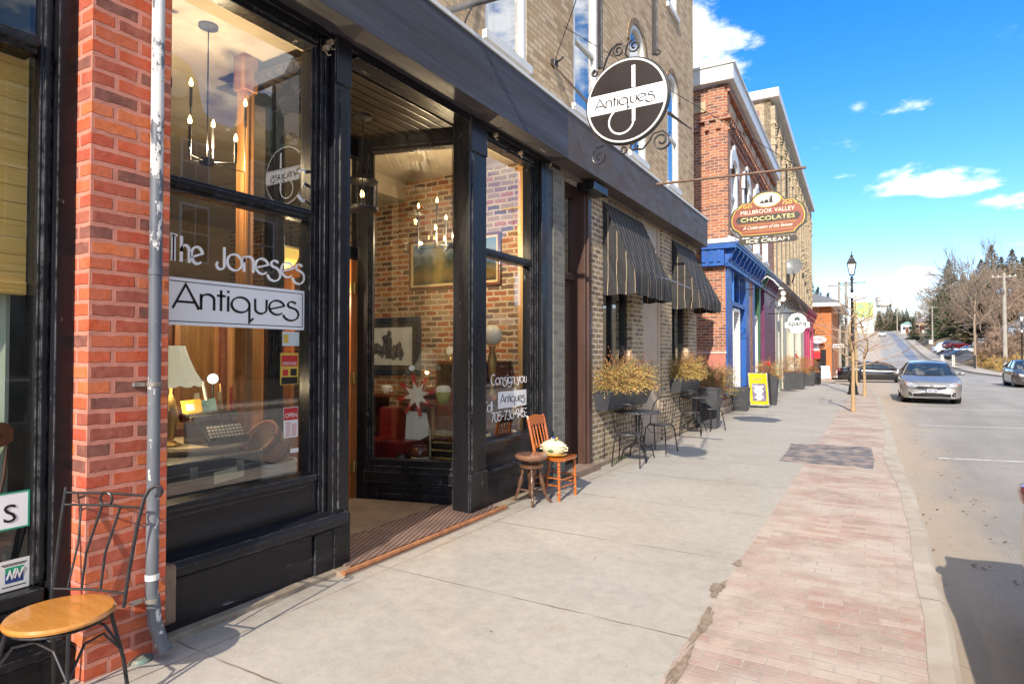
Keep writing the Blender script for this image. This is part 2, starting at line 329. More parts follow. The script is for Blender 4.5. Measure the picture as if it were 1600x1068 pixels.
def wallx(b, xf, xb, ys, zs, holes):
    """wall facing +x with rectangular openings (y0,y1,z0,z1)"""
    Y = sorted({*ys, *[h[0] for h in holes], *[h[1] for h in holes]}); Z = sorted({*zs, *[h[2] for h in holes], *[h[3] for h in holes]})
    inh = lambda y, z: any(h[0] < y < h[1] and h[2] < z < h[3] for h in holes)
    for i in range(len(Y)-1):
        for j in range(len(Z)-1):
            if inh((Y[i]+Y[i+1])/2, (Z[j]+Z[j+1])/2): continue
            b.poly([(xf, Y[i], Z[j]), (xf, Y[i+1], Z[j]), (xf, Y[i+1], Z[j+1]), (xf, Y[i], Z[j+1])])
    for y0, y1, z0, z1 in holes:
        b.poly([(xf, y0, z0), (xb, y0, z0), (xb, y0, z1), (xf, y0, z1)]); b.poly([(xf, y1, z0), (xf, y1, z1), (xb, y1, z1), (xb, y1, z0)])
        b.poly([(xf, y0, z0), (xf, y1, z0), (xb, y1, z0), (xb, y0, z0)]); b.poly([(xf, y0, z1), (xb, y0, z1), (xb, y1, z1), (xf, y1, z1)])
    for y in (ys[0], ys[-1]): b.poly([(xf, y, zs[0]), (xb, y, zs[0]), (xb, y, zs[-1]), (xf, y, zs[-1])])
    b.poly([(xf, ys[0], zs[-1]), (xf, ys[-1], zs[-1]), (xb, ys[-1], zs[-1]), (xb, ys[0], zs[-1])])
    return b
def spandrels(b, y0, y1, z0, z1, x0, x1, n=10):
    """fill the two corners above an arch springing at z0 with crown at z1"""
    c = (y0+y1)/2; r = (y1-y0)/2
    for s in (-1, 1):
        pts = [(x0, c+s*r, z1), (x0, c+s*r, z0)]+[(x0, c+s*r*math.cos(R(90*i/n)), z0+(z1-z0)*math.sin(R(90*i/n))) for i in range(1, n+1)]
        if s < 0: pts = pts[::-1]
        b.prism(pts, (x1-x0, 0, 0))
    return b
# ---------------- terrain profile
def ss(a, b, v): t = max(0, min(1, (v-a)/(b-a))); return t*t*(3-2*t)
PR = [(-200, -.12), (30, -.12), (40, -.2), (50, -.33), (60, -.38), (70, -.36), (85, -.2), (100, 0), (115, .3), (130, .8), (150, 1.9), (173, 3.3), (210, 6), (265, 9.6), (300, 11.2), (330, 11.6), (380, 10), (600, 8), (1500, 30)]
def lerp_tab(tab, v):
    if v <= tab[0][0]: return tab[0][1]
    for (a, p), (b, q) in zip(tab, tab[1:]):
        if v <= b: return p+(q-p)*(v-a)/(b-a)
    return tab[-1][1]
def zr(y): return lerp_tab(PR, y)
def RR(y): return lerp_tab([(39, 9.25), (50, 8.6), (60, 8.3), (72, 7.5), (173, 7.5), (210, 7.1), (265, 6.2), (380, 4)], y)
def RL(y): return lerp_tab([(53, -1.2), (66, -1.5), (115, -1.6), (173, -2.5), (265, -5), (380, -7)], y)
def xc(y): return (RR(y)+RL(y))/2
def road_z(x, y): return zr(y)+max(0, min(1, (x-.35)/8.5))*.22*ss(30, 52, y)*(1-ss(100, 200, y))
# ================= GROUND
def interp(tab, v):
    for (a, p), (b, q) in zip(tab, tab[1:]):
        if v <= b: return p+(q-p)*(v-a)/(b-a) if v > a else p
    return tab[-1][1]
KX = [(-60, .36), (8, .36), (12, .29), (20, .18), (28, .06), (33, -.2), (36, -.7), (38, -1.5), (39.6, -3.2)]
kx = lambda y: interp(KX, y)
def terrain_h(x, y):
    h = zr(y)-.32
    sd = x-RR(y)-1.9
    if sd > 0:
        r = road_z(9, y)-.1
        h = r+1.0*ss(0, 3.5, sd)*ss(80, 104, y)*(1-ss(170, 230, y))
        h += 3.0*ss(0, 8, sd)*ss(158, 182, y)+9*ss(24, 75, x)*ss(60, 130, y)+7*ss(60, 200, x)
    if x < -8: h += 3.0*ss(8, 60, -x)*ss(60, 120, y)
    h += 16*ss(300, 700, y)*(.4+.6*ss(-200, 60, x))
    return h
def build_ground():
    xs = [-900, -500, -300, -200, -140, -100, -70, -50, -35, -25, -16, -10, -7, -4, 0, 4, 7, 9.2, 10, 11, 12, 14, 16, 18, 20, 23, 27, 32, 38, 45, 55, 65, 80, 100, 130, 170, 230, 320, 450, 600, 900]
    ys = [-400, -200, -80, -30, 0, 20, 35, 42, 48, 53, 58, 64, 70, 76, 82, 90, 100, 110, 120, 132, 145, 160, 175, 190, 205, 220, 240, 260, 280, 300, 330, 370, 420, 500, 600, 800, 1200, 1800]
    b = MB().grid([[(x, y, terrain_h(x, y)-.25*(y < 40 and -30 < x < 13)) for x in xs] for y in ys])
    m, t, bs = base('dry grass ground'); v = ocoord(t)
    c = ramp(t, noise(t, v, .12, 6, .65), [(.3, (.20, .14, .075)), (.5, (.27, .19, .10)), (.68, (.15, .14, .06))]); c = mixc(t, 1, c, ramp(t, noise(t, v, 3, 6, .7), [(.3, (.65,)*3), (.7, (1.2,)*3)]), 'MULTIPLY')
    L(t, c, bs.inputs['Base Color']); bs.inputs['Roughness'].default_value = .95; bump(t, bs, noise(t, v, 2, 5, .7), .6, .2)
    struct('ground', b, m, smooth=True)
    # road
    m, t, bs = base('asphalt'); v = ocoord(t); s = N(t, 'ShaderNodeSeparateXYZ'); L(t, v, s.inputs[0])
    vs = ocoord(t, (1, .12, 1)); c = ramp(t, noise(t, v, .5, 7, .6), [(.3, (.31, .29, .262)), (.6, (.375, .355, .325))])
    c = mixc(t, 1, c, ramp(t, noise(t, vs, 1.1, 5, .6), [(.35, (.86,)*3), (.65, (1.06,)*3)]), 'MULTIPLY'); c = mixc(t, 1, c, ramp(t, noise(t, v, 75, 5, .85), [(.32, (.58,)*3), (.68, (1.36,)*3)]), 'MULTIPLY')
    edge = math_(t, 'ADD', math_(t, 'SUBTRACT', s.outputs[0], .3), math_(t, 'MULTIPLY', math_(t, 'SUBTRACT', noise(t, ocoord(t, (1, .35, 1)), 1.6, 6, .7), .5), 1.6))
    c = mixc(t, ramp(t, edge, [(.15, (.8,)*3), (.9, (0,)*3)]), c, (.50, .40, .29))
    ck = noise(t, v, 1.1, 2, .5, 1.5); c = mixc(t, math_(t, 'MULTIPLY', math_(t, 'LESS_THAN', math_(t, 'ABSOLUTE', math_(t, 'SUBTRACT', ck, .5)), .0014), .6), c, (.12, .105, .09))
    L(t, c, bs.inputs['Base Color']); bs.inputs['Roughness'].default_value = .85; bump(t, bs, noise(t, v, 120, 4, .8), .9, .012)
    ys = [-60, -20, -5]+[i for i in range(0, 44, 2)]+[44, 48, 53, 58, 64, 70, 76, 82, 90, 100, 110, 120, 132, 145, 160, 175, 190, 205, 220, 240, 265, 300, 330, 380]
    P = []
    for y in ys:
        lx = kx(y) if y < 39 else RL(y)-.2; rx = RR(y)+.2
        if y < 39: lx -= .12
        elif y < 53: lx = -2
        P.append([(lx+(rx-lx)*i/8, y, road_z(lx+(rx-lx)*i/8, y)) for i in range(9)])
    struct('road', MB().grid(P), m, smooth=True)
    P = [[(x, y, road_z(max(x, .3), y)-.004+.003*0) for x in (-60, -30, -15, -8, -4, -2.2, -1.0)] for y in (39.2, 42, 46, 50, 53.5)]
    struct('side_street', MB().grid(P), m)
    # parking lot on the right
    m2 = pm('worn parking lot asphalt', (.14, .13, .125), (.2, .185, .17), scale=.6, rough=.9, bs=60, bmp=.5)
    P = [[(x, y, terrain_h(x, y)+.13) for x in (9.2, 12, 17, 22, 28)] for y in (108, 113, 118, 124, 130, 136, 142, 148, 154, 160)]
    struct('parking_lot', MB().grid([[(x, y, max(z, terrain_h(x, y)+.12)) for x, y, z in r] for r in P]), m2)
    # road repair strip
    m3 = pm('smooth blue grey repaired asphalt', (.19, .195, .22), (.24, .245, .265), scale=.5, rough=.55, bs=50)
    P = [[(RR(y)-2.9+1.9*k+.25*math.sin(y*.21+k*2), y, road_z(RR(y)-2, y)+.012) for k in (0, 1)] for y in [125, 120, 132, 145, 160, 175, 190, 205, 220, 240, 262]]
    struct('road_patch', MB().grid(P), m3)
    P = [[(RR(y)-.5+.5*k, y, road_z(xc(y)+4, y)+.012) for k in (0, 1)] for y in [60, 70, 80, 90, 100, 110, 120, 132, 145, 160, 175, 190]]
    struct('gutter', MB().grid(P), pm('gutter grit', (.3, .24, .17), (.2, .17, .13), scale=1, rough=.9))
    # markings
    wm = pm('worn white road paint', (.66, .64, .6), (.38, .36, .33), scale=9, rough=.7, lo=.5, hi=.62)
    b = MB()
    for y0, k in ((12.35, .3), (17.85, .33), (23.3, .3), (30, .3), (36, .3)):
        b.poly([(.85, y0, -.116), (5.2, y0+k*3.2, -.116), (5.2, y0+k*3.2+.1, -.116), (.85, y0+.1, -.116)])
    b.poly([(1.6, 28.5, -.116), (1.72, 28.5, -.116), (1.72, 30.5, -.116), (1.6, 30.5, -.116)])
    struct('road_marking', b, wm)
    b = MB()
    for i in range(22):
        y = 62+i*9; z = road_z(xc(y), y)+.02; z2 = road_z(xc(y+4), y+4)+.02; b.poly([(xc(y)-.35, y, z), (xc(y)-.22, y, z), (xc(y+4)-.22, y+4, z2), (xc(y+4)-.35, y+4, z2)])
    struct('centre_marking', b, pm('faded road paint', (.4, .37, .3), (.3, .28, .24), scale=4))
    # pavement : concrete
    m, t, bs = base('concrete pavement'); v = ocoord(t); s = N(t, 'ShaderNodeSeparateXYZ'); L(t, v, s.inputs[0])
    c = ramp(t, noise(t, v, .9, 8, .62), [(.28, (.385, .35, .295)), (.5, (.44, .405, .35)), (.72, (.475, .44, .385))]); c = mixc(t, 1, c, ramp(t, noise(t, v, 110, 6, .85), [(.3, (.72,)*3), (.7, (1.18,)*3)]), 'MULTIPLY')
    c = mixc(t, 1, c, ramp(t, noise(t, v, 11, 7, .75), [(.3, (.84,)*3), (.6, (1.04,)*3)]), 'MULTIPLY')
    c = mixc(t, ramp(t, noise(t, ocoord(t, (1, .4, 1)), 2.6, 6, .7), [(.62, (0,)*3), (.72, (.5,)*3)]), c, (.36, .26, .17))
    gr = N(t, 'ShaderNodeMapRange'); L(t, s.outputs[0], gr.inputs[0]); gr.inputs[1].default_value = -2.7; gr.inputs[2].default_value = -3.45; L_g = math_(t, 'MULTIPLY', math_(t, 'POWER', gr.outputs[0], 1.6), ramp(t, noise(t, v, 3.5, 7, .75), [(.35, (.15,)*3), (.7, (.85,)*3)])); c = mixc(t, L_g, c, (.20, .15, .105))
    sp = noise(t, v, 30, 2, .5); c = mixc(t, ramp(t, sp, [(.72, (0,)*3), (.75, (.6,)*3)]), c, (.12, .08, .05))
    w = math_(t, 'MULTIPLY', math_(t, 'SUBTRACT', noise(t, v, 5, 4), .5), .03)
    def line(co, off, per, wd): return math_(t, 'LESS_THAN', math_(t, 'ABSOLUTE', math_(t, 'SUBTRACT', math_(t, 'FRACT', math_(t, 'DIVIDE', math_(t, 'ADD', math_(t, 'ADD', co, w), off), per)), .5)), wd/per)
    j = line(s.outputs[1], -3.52+.75+90, 1.5, .0065); j2 = line(s.outputs[0], 1.16+50+4, 8., .006); jj = math_(t, 'MAXIMUM', j, j2)
    brk = ramp(t, noise(t, v, 2.5, 3), [(.4, (.35,)*3), (.55, (1,)*3)])
    c = mixc(t, math_(t, 'MULTIPLY', math_(t, 'MULTIPLY', jj, brk), .9), c, (.15, .115, .08))
    ck = noise(t, v, .8, 3, .5, 1.2); 
    L(t, c, bs.inputs['Base Color']); bs.inputs['Roughness'].default_value = .82
    bump(t, bs, math_(t, 'SUBTRACT', math_(t, 'ADD', math_(t, 'MULTIPLY', noise(t, v, 90, 5, .7), .25), math_(t, 'MULTIPLY', noise(t, v, 4, 4), .6)), math_(t, 'MULTIPLY', jj, .6)), .5, .012)
    ys = [-30, -10]+[i*1.5 for i in range(0, 22)]+[33, 34.5, 36, 37.5, 38.6, 39.4]
    P = [[(x if i < 4 else min(-.93, kx(y)-.15), y, 0) for i, x in enumerate((-8, -6, -4, -2, -.93))] for y in ys]; b = MB().grid(P)
    for y in (39.4,): b.poly([(-8, y, 0), (min(-.93, kx(y)-.15), y, 0), (min(-.93, kx(y)-.15), y, -.3), (-8, y, -.3)])
    struct('pavement', b, m)
    # brick strip
    pv = brick('pink paving bricks', [(.42, .28, .22), (.46, .33, .265), (.41, .30, .24), (.50, .385, .31), (.44, .285, .23)], (.47, .40, .33), bw=.205, bh=.095, mo=.006, axis='floor', bst=.45, weather=(.82, 1.1), wob=.008, ms=.5, film=((.52, .45, .375), 1.3, .9), dirt=((.33, .27, .21), 2.3, .54, .6))
    st = [y for y in ys if y < 38]; P = [[(x, y, .002) for x in (-.93, min(-.4, kx(y)-.5), kx(y)-.10)] for y in st]; struct('paving_strip', MB().grid(P), pv)
    kb = pm('pale concrete kerb', (.50, .45, .37), (.38, .32, .25), scale=2.2, rough=.85, bmp=.5, bs=60, chip=(.22, .17, .12), chipamt=.68, chipscale=9)
    t = kb.node_tree; b_ = t.nodes['Principled BSDF']; s_ = b_.inputs['Base Color'].links[0].from_socket; sy = N(t, 'ShaderNodeSeparateXYZ'); L(t, ocoord(t), sy.inputs[0]); ln_ = math_(t, 'LESS_THAN', math_(t, 'FRACT', math_(t, 'DIVIDE', math_(t, 'ADD', sy.outputs[1], 90.3), 1.83)), .006); L(t, mixc(t, ln_, s_, (.1, .08, .06)), b_.inputs['Base Color'])
    yk = [-60, -10]+[i*.75 for i in range(0, 44)]+[33, 34, 35, 36, 37, 38, 38.8, 39.5]; P = []
    for i, y in enumerate(yk):
        k = kx(y)+.012*math.sin(y*3.1)+.01*math.sin(y*7.7); wv = .10*math.exp(-((y-11.2)/1.6)**2)
        P.append([(k-.14-wv*.8, y, .006), (k-.03, y, .006), (k, y, -.02), (k+.015, y, -.2)])
    struct('kerb', MB().grid(P), kb, smooth=False)
    # far pavements
    fp = pm('far concrete pavement', (.48, .42, .34), (.42, .36, .29), scale=1, rough=.9)
    ys = [-60, 0, 20, 40, 52, 58, 64, 70, 76, 82, 90, 100, 110, 120, 132, 145, 160, 175, 190, 205, 220, 240, 265, 300]
    P = [[(RR(y)+dx, y, road_z(9, y)+.13 if dx >= 0 and k else road_z(9, y)-.1) for k, dx in ((0, 0), (1, .01), (1, 2.0), (0, 2.02))] for y in ys]; struct('opposite_pavement', MB().grid(P), fp)
    ys = [54, 58, 64, 70, 76, 82, 90, 100, 110, 120, 132, 145, 160, 175, 190, 205, 220, 240, 265, 300]
    P = [[(RL(y)-dx, y, road_z(.3, y)+.13 if k else road_z(.3, y)-.1) for k, dx in ((0, 0), (1, .01), (1, 1.8), (0, 1.82))] for y in ys]; struct('hill_pavement', MB().grid(P), fp)
    # shaped damp patches
    b = MB(); rnd = random.Random(3)
    for cx, cy, lx, ly in ((-.93, 4.95, .025, .07), (-.95, 4.35, .035, .15), (-.90, 3.72, .03, .26), (-.88, 3.15, .028, .2), (.1, 3.13, .10, .05)):
        P = []
        for i in range(34):
            a = 2*math.pi*i/34; r = 1+.25*math.sin(3*a+cy*7)+rnd.uniform(-.3, .3); P.append((cx+lx*r*math.cos(a), cy+ly*r*math.sin(a), .0095))
        b.poly(P)
    struct('damp_patch', b, pm('damp earth in the joint', (.20, .145, .095), (.34, .27, .20), scale=16, rough=.7))
build_ground()
cv = MB()
pts = [(-1.28, 10.02), (-.9, 9.98), (-.5, 10.03), (-.06, 9.96), (-.05, 10.8), (-.1, 12.25), (-.4, 12.18), (-.75, 12.2), (-1.1, 12.05), (-1.33, 12.02), (-1.29, 11.2)]
o = cv.prism([(x, y, .003) for x, y in pts], (0, 0, .006)).build('access_cover', pm('dark slate patch', (.13, .13, .14), (.36, .28, .23), scale=4.5, rough=.8, lo=.42, hi=.62, bmp=.5)); tag(o, 'dark grey rectangular cover patched into the brick strip', 'cover')

# ================= ANTIQUES BUILDING (tan brick)
TAN = brick('tan brick', [(.60, .435, .25), (.66, .495, .30), (.54, .38, .205), (.68, .52, .33), (.62, .45, .265), (.44, .30, .17)], (.40, .30, .19), bw=.215, bh=.074, mo=.009, bst=.35)
TANL = brick('tan pier brick', [(.34, .235, .13), (.30, .20, .12), (.40, .29, .16), (.24, .16, .10), (.38, .27, .14), (.50, .38, .21)], (.62, .55, .44), bw=.2, bh=.076, mo=.012, bst=.5)
GREYB = brick('grey painted brick', [(.19, .185, .16), (.23, .22, .19), (.17, .165, .145)], (.24, .235, .2), bst=.9, mo=.008)
BR = thing('brick_building', 'tan brick building with black storefront fascia and arched upper windows', 'building', (-3.5, 7.5, 0))
XF = -3.5
HO = [(5.34, 6.23, 4.98, 7.25), (7.52, 8.37, 4.98, 7.25), (9.72, 10.56, 4.98, 7.25), (11.87, 12.67, 4.98, 7.25), (11.9, 12.6, 8.55, 10.8), (9.75, 10.5, 8.55, 10.8), (7.55, 8.3, 8.55, 10.8), (5.4, 6.2, 8.55, 10.8), (3.1, 3.9, 4.98, 7.25)]
b = wallx(MB(), XF, XF-.28, (1.9, 13.9), (4.55, 12.6), HO)
for y0, y1, z0, z1 in HO: spandrels(b, y0, y1, z1-.42, z1, XF-.001, XF-.2)
b.poly([(XF, 13.9, -.1), (-13, 13.9, -.1), (-13, 13.9, 12.6), (XF, 13.9, 12.6)])
b.poly([(XF-.28, 1.9, 4.55), (-13, 1.9, 4.55), (-13, 1.9, 12.6), (XF-.28, 1.9, 12.6)])
b.poly([(XF-.28, 1.9, 12.6), (-13, 1.9, 12.6), (-13, 13.9, 12.6), (XF-.28, 13.9, 12.6)])
wall = b.build('upper_wall', TAN, BR, fix=False)
SOL = brick('soldier bricks', [(.22, .15, .09), (.30, .21, .12), (.36, .26, .15)], (.2, .15, .1), bw=.075, bh=.3)
for y0, y1, z0, z1 in HO:      # brick arch ring proud of the wall
    c = (y0+y1)/2; r = (y1-y0)/2; P = []
    for i in range(13):
        a = R(180*i/12); P.append([(XF+dx, c-(r+dr)*math.cos(a), z1-.42+(.42+dr)*math.sin(a)) for dx, dr in ((-.05, .004), (.018, .004), (.018, .11), (-.05, .11))])
    MB().grid(P).build('arch_bricks', SOL, BR)
CURT = pm('pale curtain', (.62, .62, .60), (.42, .43, .43), scale=6, stretch=(1, 1, .05), rough=.9)
for k, (y0, y1, z0, z1) in enumerate(HO):
    xg = XF-.055; zs = z1-.42; c = (y0+y1)/2; r = (y1-y0)/2
    b = MB(); w = .07
    b.box(xg-.03, xg+.05, y0, y0+w, z0, zs).box(xg-.03, xg+.05, y1-w, y1, z0, zs).box(xg-.03, xg+.05, y0+w, y1-w, z0, z0+.06)
    zm = (z0+zs)/2+.05; b.box(xg-.02, xg+.03, y0+w, y1-w, zm-.025, zm+.025)
    for s in (-1, 1):
        P = []
        for i in range(9):
            a = R(90*i/8); P.append([(xg+dx, c+s*(r-dr)*math.cos(a), zs+(.42-dr)*math.sin(a)) for dx, dr in ((-.03, 0), (.05, 0), (.05, w), (-.03, w), (-.03, 0))])
        b.grid(P)
    f = b.build('window', WHT, BR)
    b = MB().prism([(xg-.012, y0+w*.9, z0+.06), (xg-.012, y1-w*.9, z0+.06)]+[(xg-.012, c+(r-w*.9)*math.cos(R(a)), zs+(.42-w)*math.sin(R(a))) for a in range(0, 181, 15)], (.008, 0, 0)); b.build('pane', GLASS2, f)
    B(XF-.1, XF+.055, y0-.05, y1+.05, z0-.09, z0).build('sill', WHT, f)
    cb = MB(); n = 26
    for i in range(n): 
        if i in (12, 13, 14): continue
        ya = y0+w+(y1-y0-2*w)*i/n; cb.poly([(xg-.12-.02*(i % 2), ya, z0+.1), (xg-.12-.02*((i+1) % 2), ya+(y1-y0-2*w)/n, z0+.1), (xg-.12-.02*((i+1) % 2), ya+(y1-y0-2*w)/n, z1-.15), (xg-.12-.02*(i % 2), ya, z1-.15)])
    cb.build('curtain', CURT, f)
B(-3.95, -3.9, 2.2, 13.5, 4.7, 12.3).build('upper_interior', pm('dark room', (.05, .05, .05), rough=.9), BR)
# fascia
boxes('fascia_board', FASC, BR, ((-3.44, -3.2, 1.86, 5.0, 3.975, 4.56), (-3.44, -3.2, 5.004, 6.72, 3.975, 4.56)))
boxes('fascia_cladding', FASB, BR, ((-3.44, -3.203, 6.722, 7.08, 3.975, 4.56), (-3.44, -3.203, 7.084, 13.9, 3.975, 4.56)))
b = MB().prism([(-3.185, 1.86, 4.562), (-3.185, 1.86, 4.60), (-3.5, 1.86, 4.70), (-3.5, 1.86, 4.562)], (0, 12.06, 0)); b.build('flashing', WHT, BR)
SOF = pm('dark soffit board', (.018, .013, .010), (.035, .025, .016), scale=3, rough=.35, bmp=.1)
b = MB().box(-3.66, -3.44, 1.86, 3.45, 3.93, 3.99).box(-3.66, -3.44, 5.05, 7.0, 3.93, 3.99); b.box(-3.62, -3.44, 3.45, 5.05, 3.90, 3.985); b.build('soffit', BLKH, BR)
B(-3.5, -3.44, 7.0, 13.9, 3.94, 3.99).build('soffit_board', pm('taupe soffit', (.16, .13, .11), (.2, .17, .14), rough=.6), BR)
b = MB()
for i in range(11):
    x = -3.66-i*.115; b.box(x-.1, x, 3.3, 5.3, 3.9, 3.94, .006)
b.box(-5.0, -3.62, 3.3, 5.3, 3.945, 3.96); b.build('entry_ceiling', SOF, BR)
# ---- window bay one
def moulding(b, y, z0, z1, x, w, steps=((0, .03), (.018, .012), (.03, .02))):
    """upright stepped moulding; y start, w width split over steps"""
    n = len(steps)
    for i, (dx, _) in enumerate(steps): b.box(x-.1, x+dx, y+w*i/n+.001, y+w*(i+1)/n-.001, z0, z1, .004)
    return b
def front_bay(y0, y1, sill, trans, head=3.84):
    f = MB(); xg = -3.60
    moulding(f, y1, sill-.3, 3.93, -3.515, .10); moulding(f, y0-.06, sill-.3, 3.93, -3.515, .06, ((.03, 0), (0, 0)))
    f.box(-3.62, -3.50, y0, y1, head, 3.93, .006).box(-3.62, -3.485, y0, y1, head+.035, 3.925, .006)
    f.box(-3.64, -3.54, y0, y1, trans-.045, trans+.045, .008).box(-3.62, -3.52, y0, y1, trans-.02, trans+.02, .008)
    f.box(-3.64, -3.53, y1-.022, y1, sill, head, .004)
    fo = f.build('window_frame', BLK, BR)
    s = MB().box(-3.64, -3.475, y0-.02, y1+.01, sill-.05, sill-.005, .012).box(-3.62, -3.50, y0-.02, y1+.005, sill-.085, sill-.05, .006); s.build('sill', BLKH, fo)
    g = MB().box(xg, xg+.008, y0, y1, sill-.005, trans-.04); g.build('pane', GLASS, fo)
    g = MB().box(xg, xg+.008, y0, y1, trans+.04, head); g.build('pane', GLASS, fo)
    return fo
front_bay(1.96, 3.10, .745, 2.61)
b = MB().box(-3.62, -3.52, 1.93, 3.2, .40, .70, .006); b.build('bulkhead_panel', BLKH, BR)
b = MB().prism([(-3.52, 1.93, .46), (-3.40, 1.93, .435), (-3.385, 1.93, .40), (-3.385, 1.93, .355), (-3.41, 1.93, .33), (-3.44, 1.93, .32), (-3.62, 1.93, .32), (-3.62, 1.93, .46)], (0, 1.39, 0)); b.box(-3.6, -3.445, 1.93, 3.04, .02, .325, .006).box(-3.6, -3.425, 3.045, 3.33, .02, .32, .008); b.build('bulkhead_ledge', BLKH, BR)
def pilaster(y0, y1, x=-3.435, z0=0.0, z1=3.97, ret=None):
    b = MB().box(-3.64, x, y0, y1, z0, z1, .006)
    b.box(x-.01, x+.02, y0, y1, z0, .42, .008).box(x-.01, x+.018, y0+.005, y1-.005, 3.62, z1, .008).box(x-.01, x+.012, y0+.045, y1-.03, .46, 3.58, .006)
    return b.build('pilaster', BLK, BR)
pilaster(3.215, 3.375); pilaster(4.97, 5.28, x=-3.44)
# splayed entry sides
def splay(p, q, name):
    p, q = Vector(p), Vector(q); u = (q-p); Lh = u.length; F = fr((p.x, p.y, 0), u, (0, 0, 1)); F0 = F
    fo = MB()
    def bx(x0, x1, y0, y1, c0, c1): merge(fo, panel(F, x0, x1, y0, y1, c0, c1))
    s = 1 if F(0, 0, 1).y < p.y else -1
    k = lambda c: c*s
    for a in ((0, .055), (Lh-.16, Lh)):
        bx(a[0], a[1], .06, 3.94, k(-.06), k(.045)); bx(a[0]+.02, a[1]-.02, .06, 3.94, k(.045), k(.06))
    bx(.055, Lh-.16, 3.76, 3.94, k(-.06), k(.045)); bx(.055, Lh-.16, 3.80, 3.93, k(.045), k(.07)); bx(.055, Lh-.16, .40, .50, k(-.06), k(.05)); bx(.08, Lh-.14, .39, .43, k(.05), k(.075)); bx(.06, Lh-.12, .27, .375, k(.0), k(.10)); bx(.08, Lh-.14, .375, .39, k(.02), k(.06))
    bx(.06, Lh-.12, .06, .27, k(-.05), k(.03)); bx(.16, Lh-.25, .11, .14, k(.03), k(.045)); bx(.16, Lh-.25, .205, .235, k(.03), k(.045)); bx(.16, .19, .14, .205, k(.03), k(.045)); bx(Lh-.28, Lh-.25, .14, .205, k(.03), k(.045))
    bx(.055, .075, .5, 3.76, k(0), k(.03)); bx(Lh-.19, Lh-.16, .5, 3.76, k(0), k(.03))
    o = fo.build(name, BLK, BR); panel(F, .055, Lh-.16, .50, 3.78, k(-.012), k(-.004)).build('pane', GLASS, o); return F
splay((-3.63, 5.19, 0), (-4.80, 4.84, 0), 'splayed_window_frame')
splay((-3.63, 3.30, 0), (-4.80, 3.72, 0), 'splayed_window_frame')
# door opening
b = MB().box(-4.87, -4.74, 4.80, 4.88, .05, 3.92, .006).box(-4.87, -4.75, 3.72, 3.84, .05, 3.92, .006).box(-4.85, -4.76, 3.84, 4.80, 2.62, 2.74, .006).box(-4.85, -4.76, 3.84, 4.80, 3.7, 3.92, .006).box(-4.85, -4.76, 3.84, 4.70, .05, .08)
df = b.build('door_frame', BLK, BR); B(-4.81, -4.80, 3.84, 4.80, 2.74, 3.7).build('transom_pane', GLASS, df)
d = MB().box(-5.72, -4.90, 4.62, 4.665, .08, .9, .004).box(-5.72, -5.6, 4.62, 4.665, .9, 2.6, .004).box(-5.02, -4.90, 4.62, 4.665, .9, 2.6, .004).box(-5.6, -5.02, 4.62, 4.665, 2.45, 2.6, .004)
d.box(-4.90, -4.765, 4.70, 4.795, .08, 2.6)
door = d.build('door', WOOD, BR)
for z in (.42, 1.35, 2.3): T([(-4.755, 4.74, z-.06), (-4.755, 4.74, z+.06)], .014, 8).box(-4.77, -4.758, 4.69, 4.79, z-.05, z+.05).build('hinge', pm('brass', (.5, .33, .12), (.35, .22, .08), rough=.35, metal=.8), door)
T([(-5.6, 4.61, 1.05), (-5.66, 4.58, 1.05), (-5.66, 4.57, 1.2)], .01).build('door_handle', MC['brass'], door)
# threshold and edge
b = MB().prism([(-3.29, 3.2, 0), (-3.29, 3.2, .012), (-3.36, 3.2, .035), (-4.95, 3.2, .075), (-4.95, 3.2, 0)], (0, 2.3, 0)); b.build('entry_step', pm('worn threshold', (.35, .27, .2), (.25, .18, .13), scale=5), BR)
T([(-3.31, 3.2, .028), (-3.305, 4.2, .03), (-3.315, 5.45, .03)], .022, 8).build('threshold_edge', pm('rusty orange edging', (.42, .17, .06), (.25, .1, .045), scale=14, rough=.7), BR)
boxes('base_kerb', pm('stained base concrete', (.33, .27, .2), (.22, .17, .12), scale=7, rough=.9, bmp=.5), BR, ((-3.50, -3.375, 1.86, 3.42, -.01, .035), (-3.62, -3.36, 5.28, 7.0, -.01, .03)), .008)
# ---- window bay three
front_bay(5.32, 6.40, .70, 2.68)
b = MB().box(-3.62, -3.52, 5.28, 6.50, .38, .66, .006).box(-3.6, -3.46, 5.28, 6.56, .36, .395, .01).box(-3.6, -3.475, 5.28, 6.56, .0, .36, .008); b.build('bulkhead_panel', BLKH, BR)
B(-3.64, -3.44, 6.50, 6.62, 0, 3.95, .008).build('pilaster', BLK, BR)
b = MB().box(-3.7, -3.45, 6.62, 6.80, 0, 3.94); b.build('painted_pier', pm('black painted brick', (.03, .034, .04), (.05, .055, .06), scale=4, rough=.5, bmp=.6, bs=18), BR)
B(-3.7, -3.44, 6.80, 7.12, 0, 3.94).build('painted_pier', GREYB, BR)
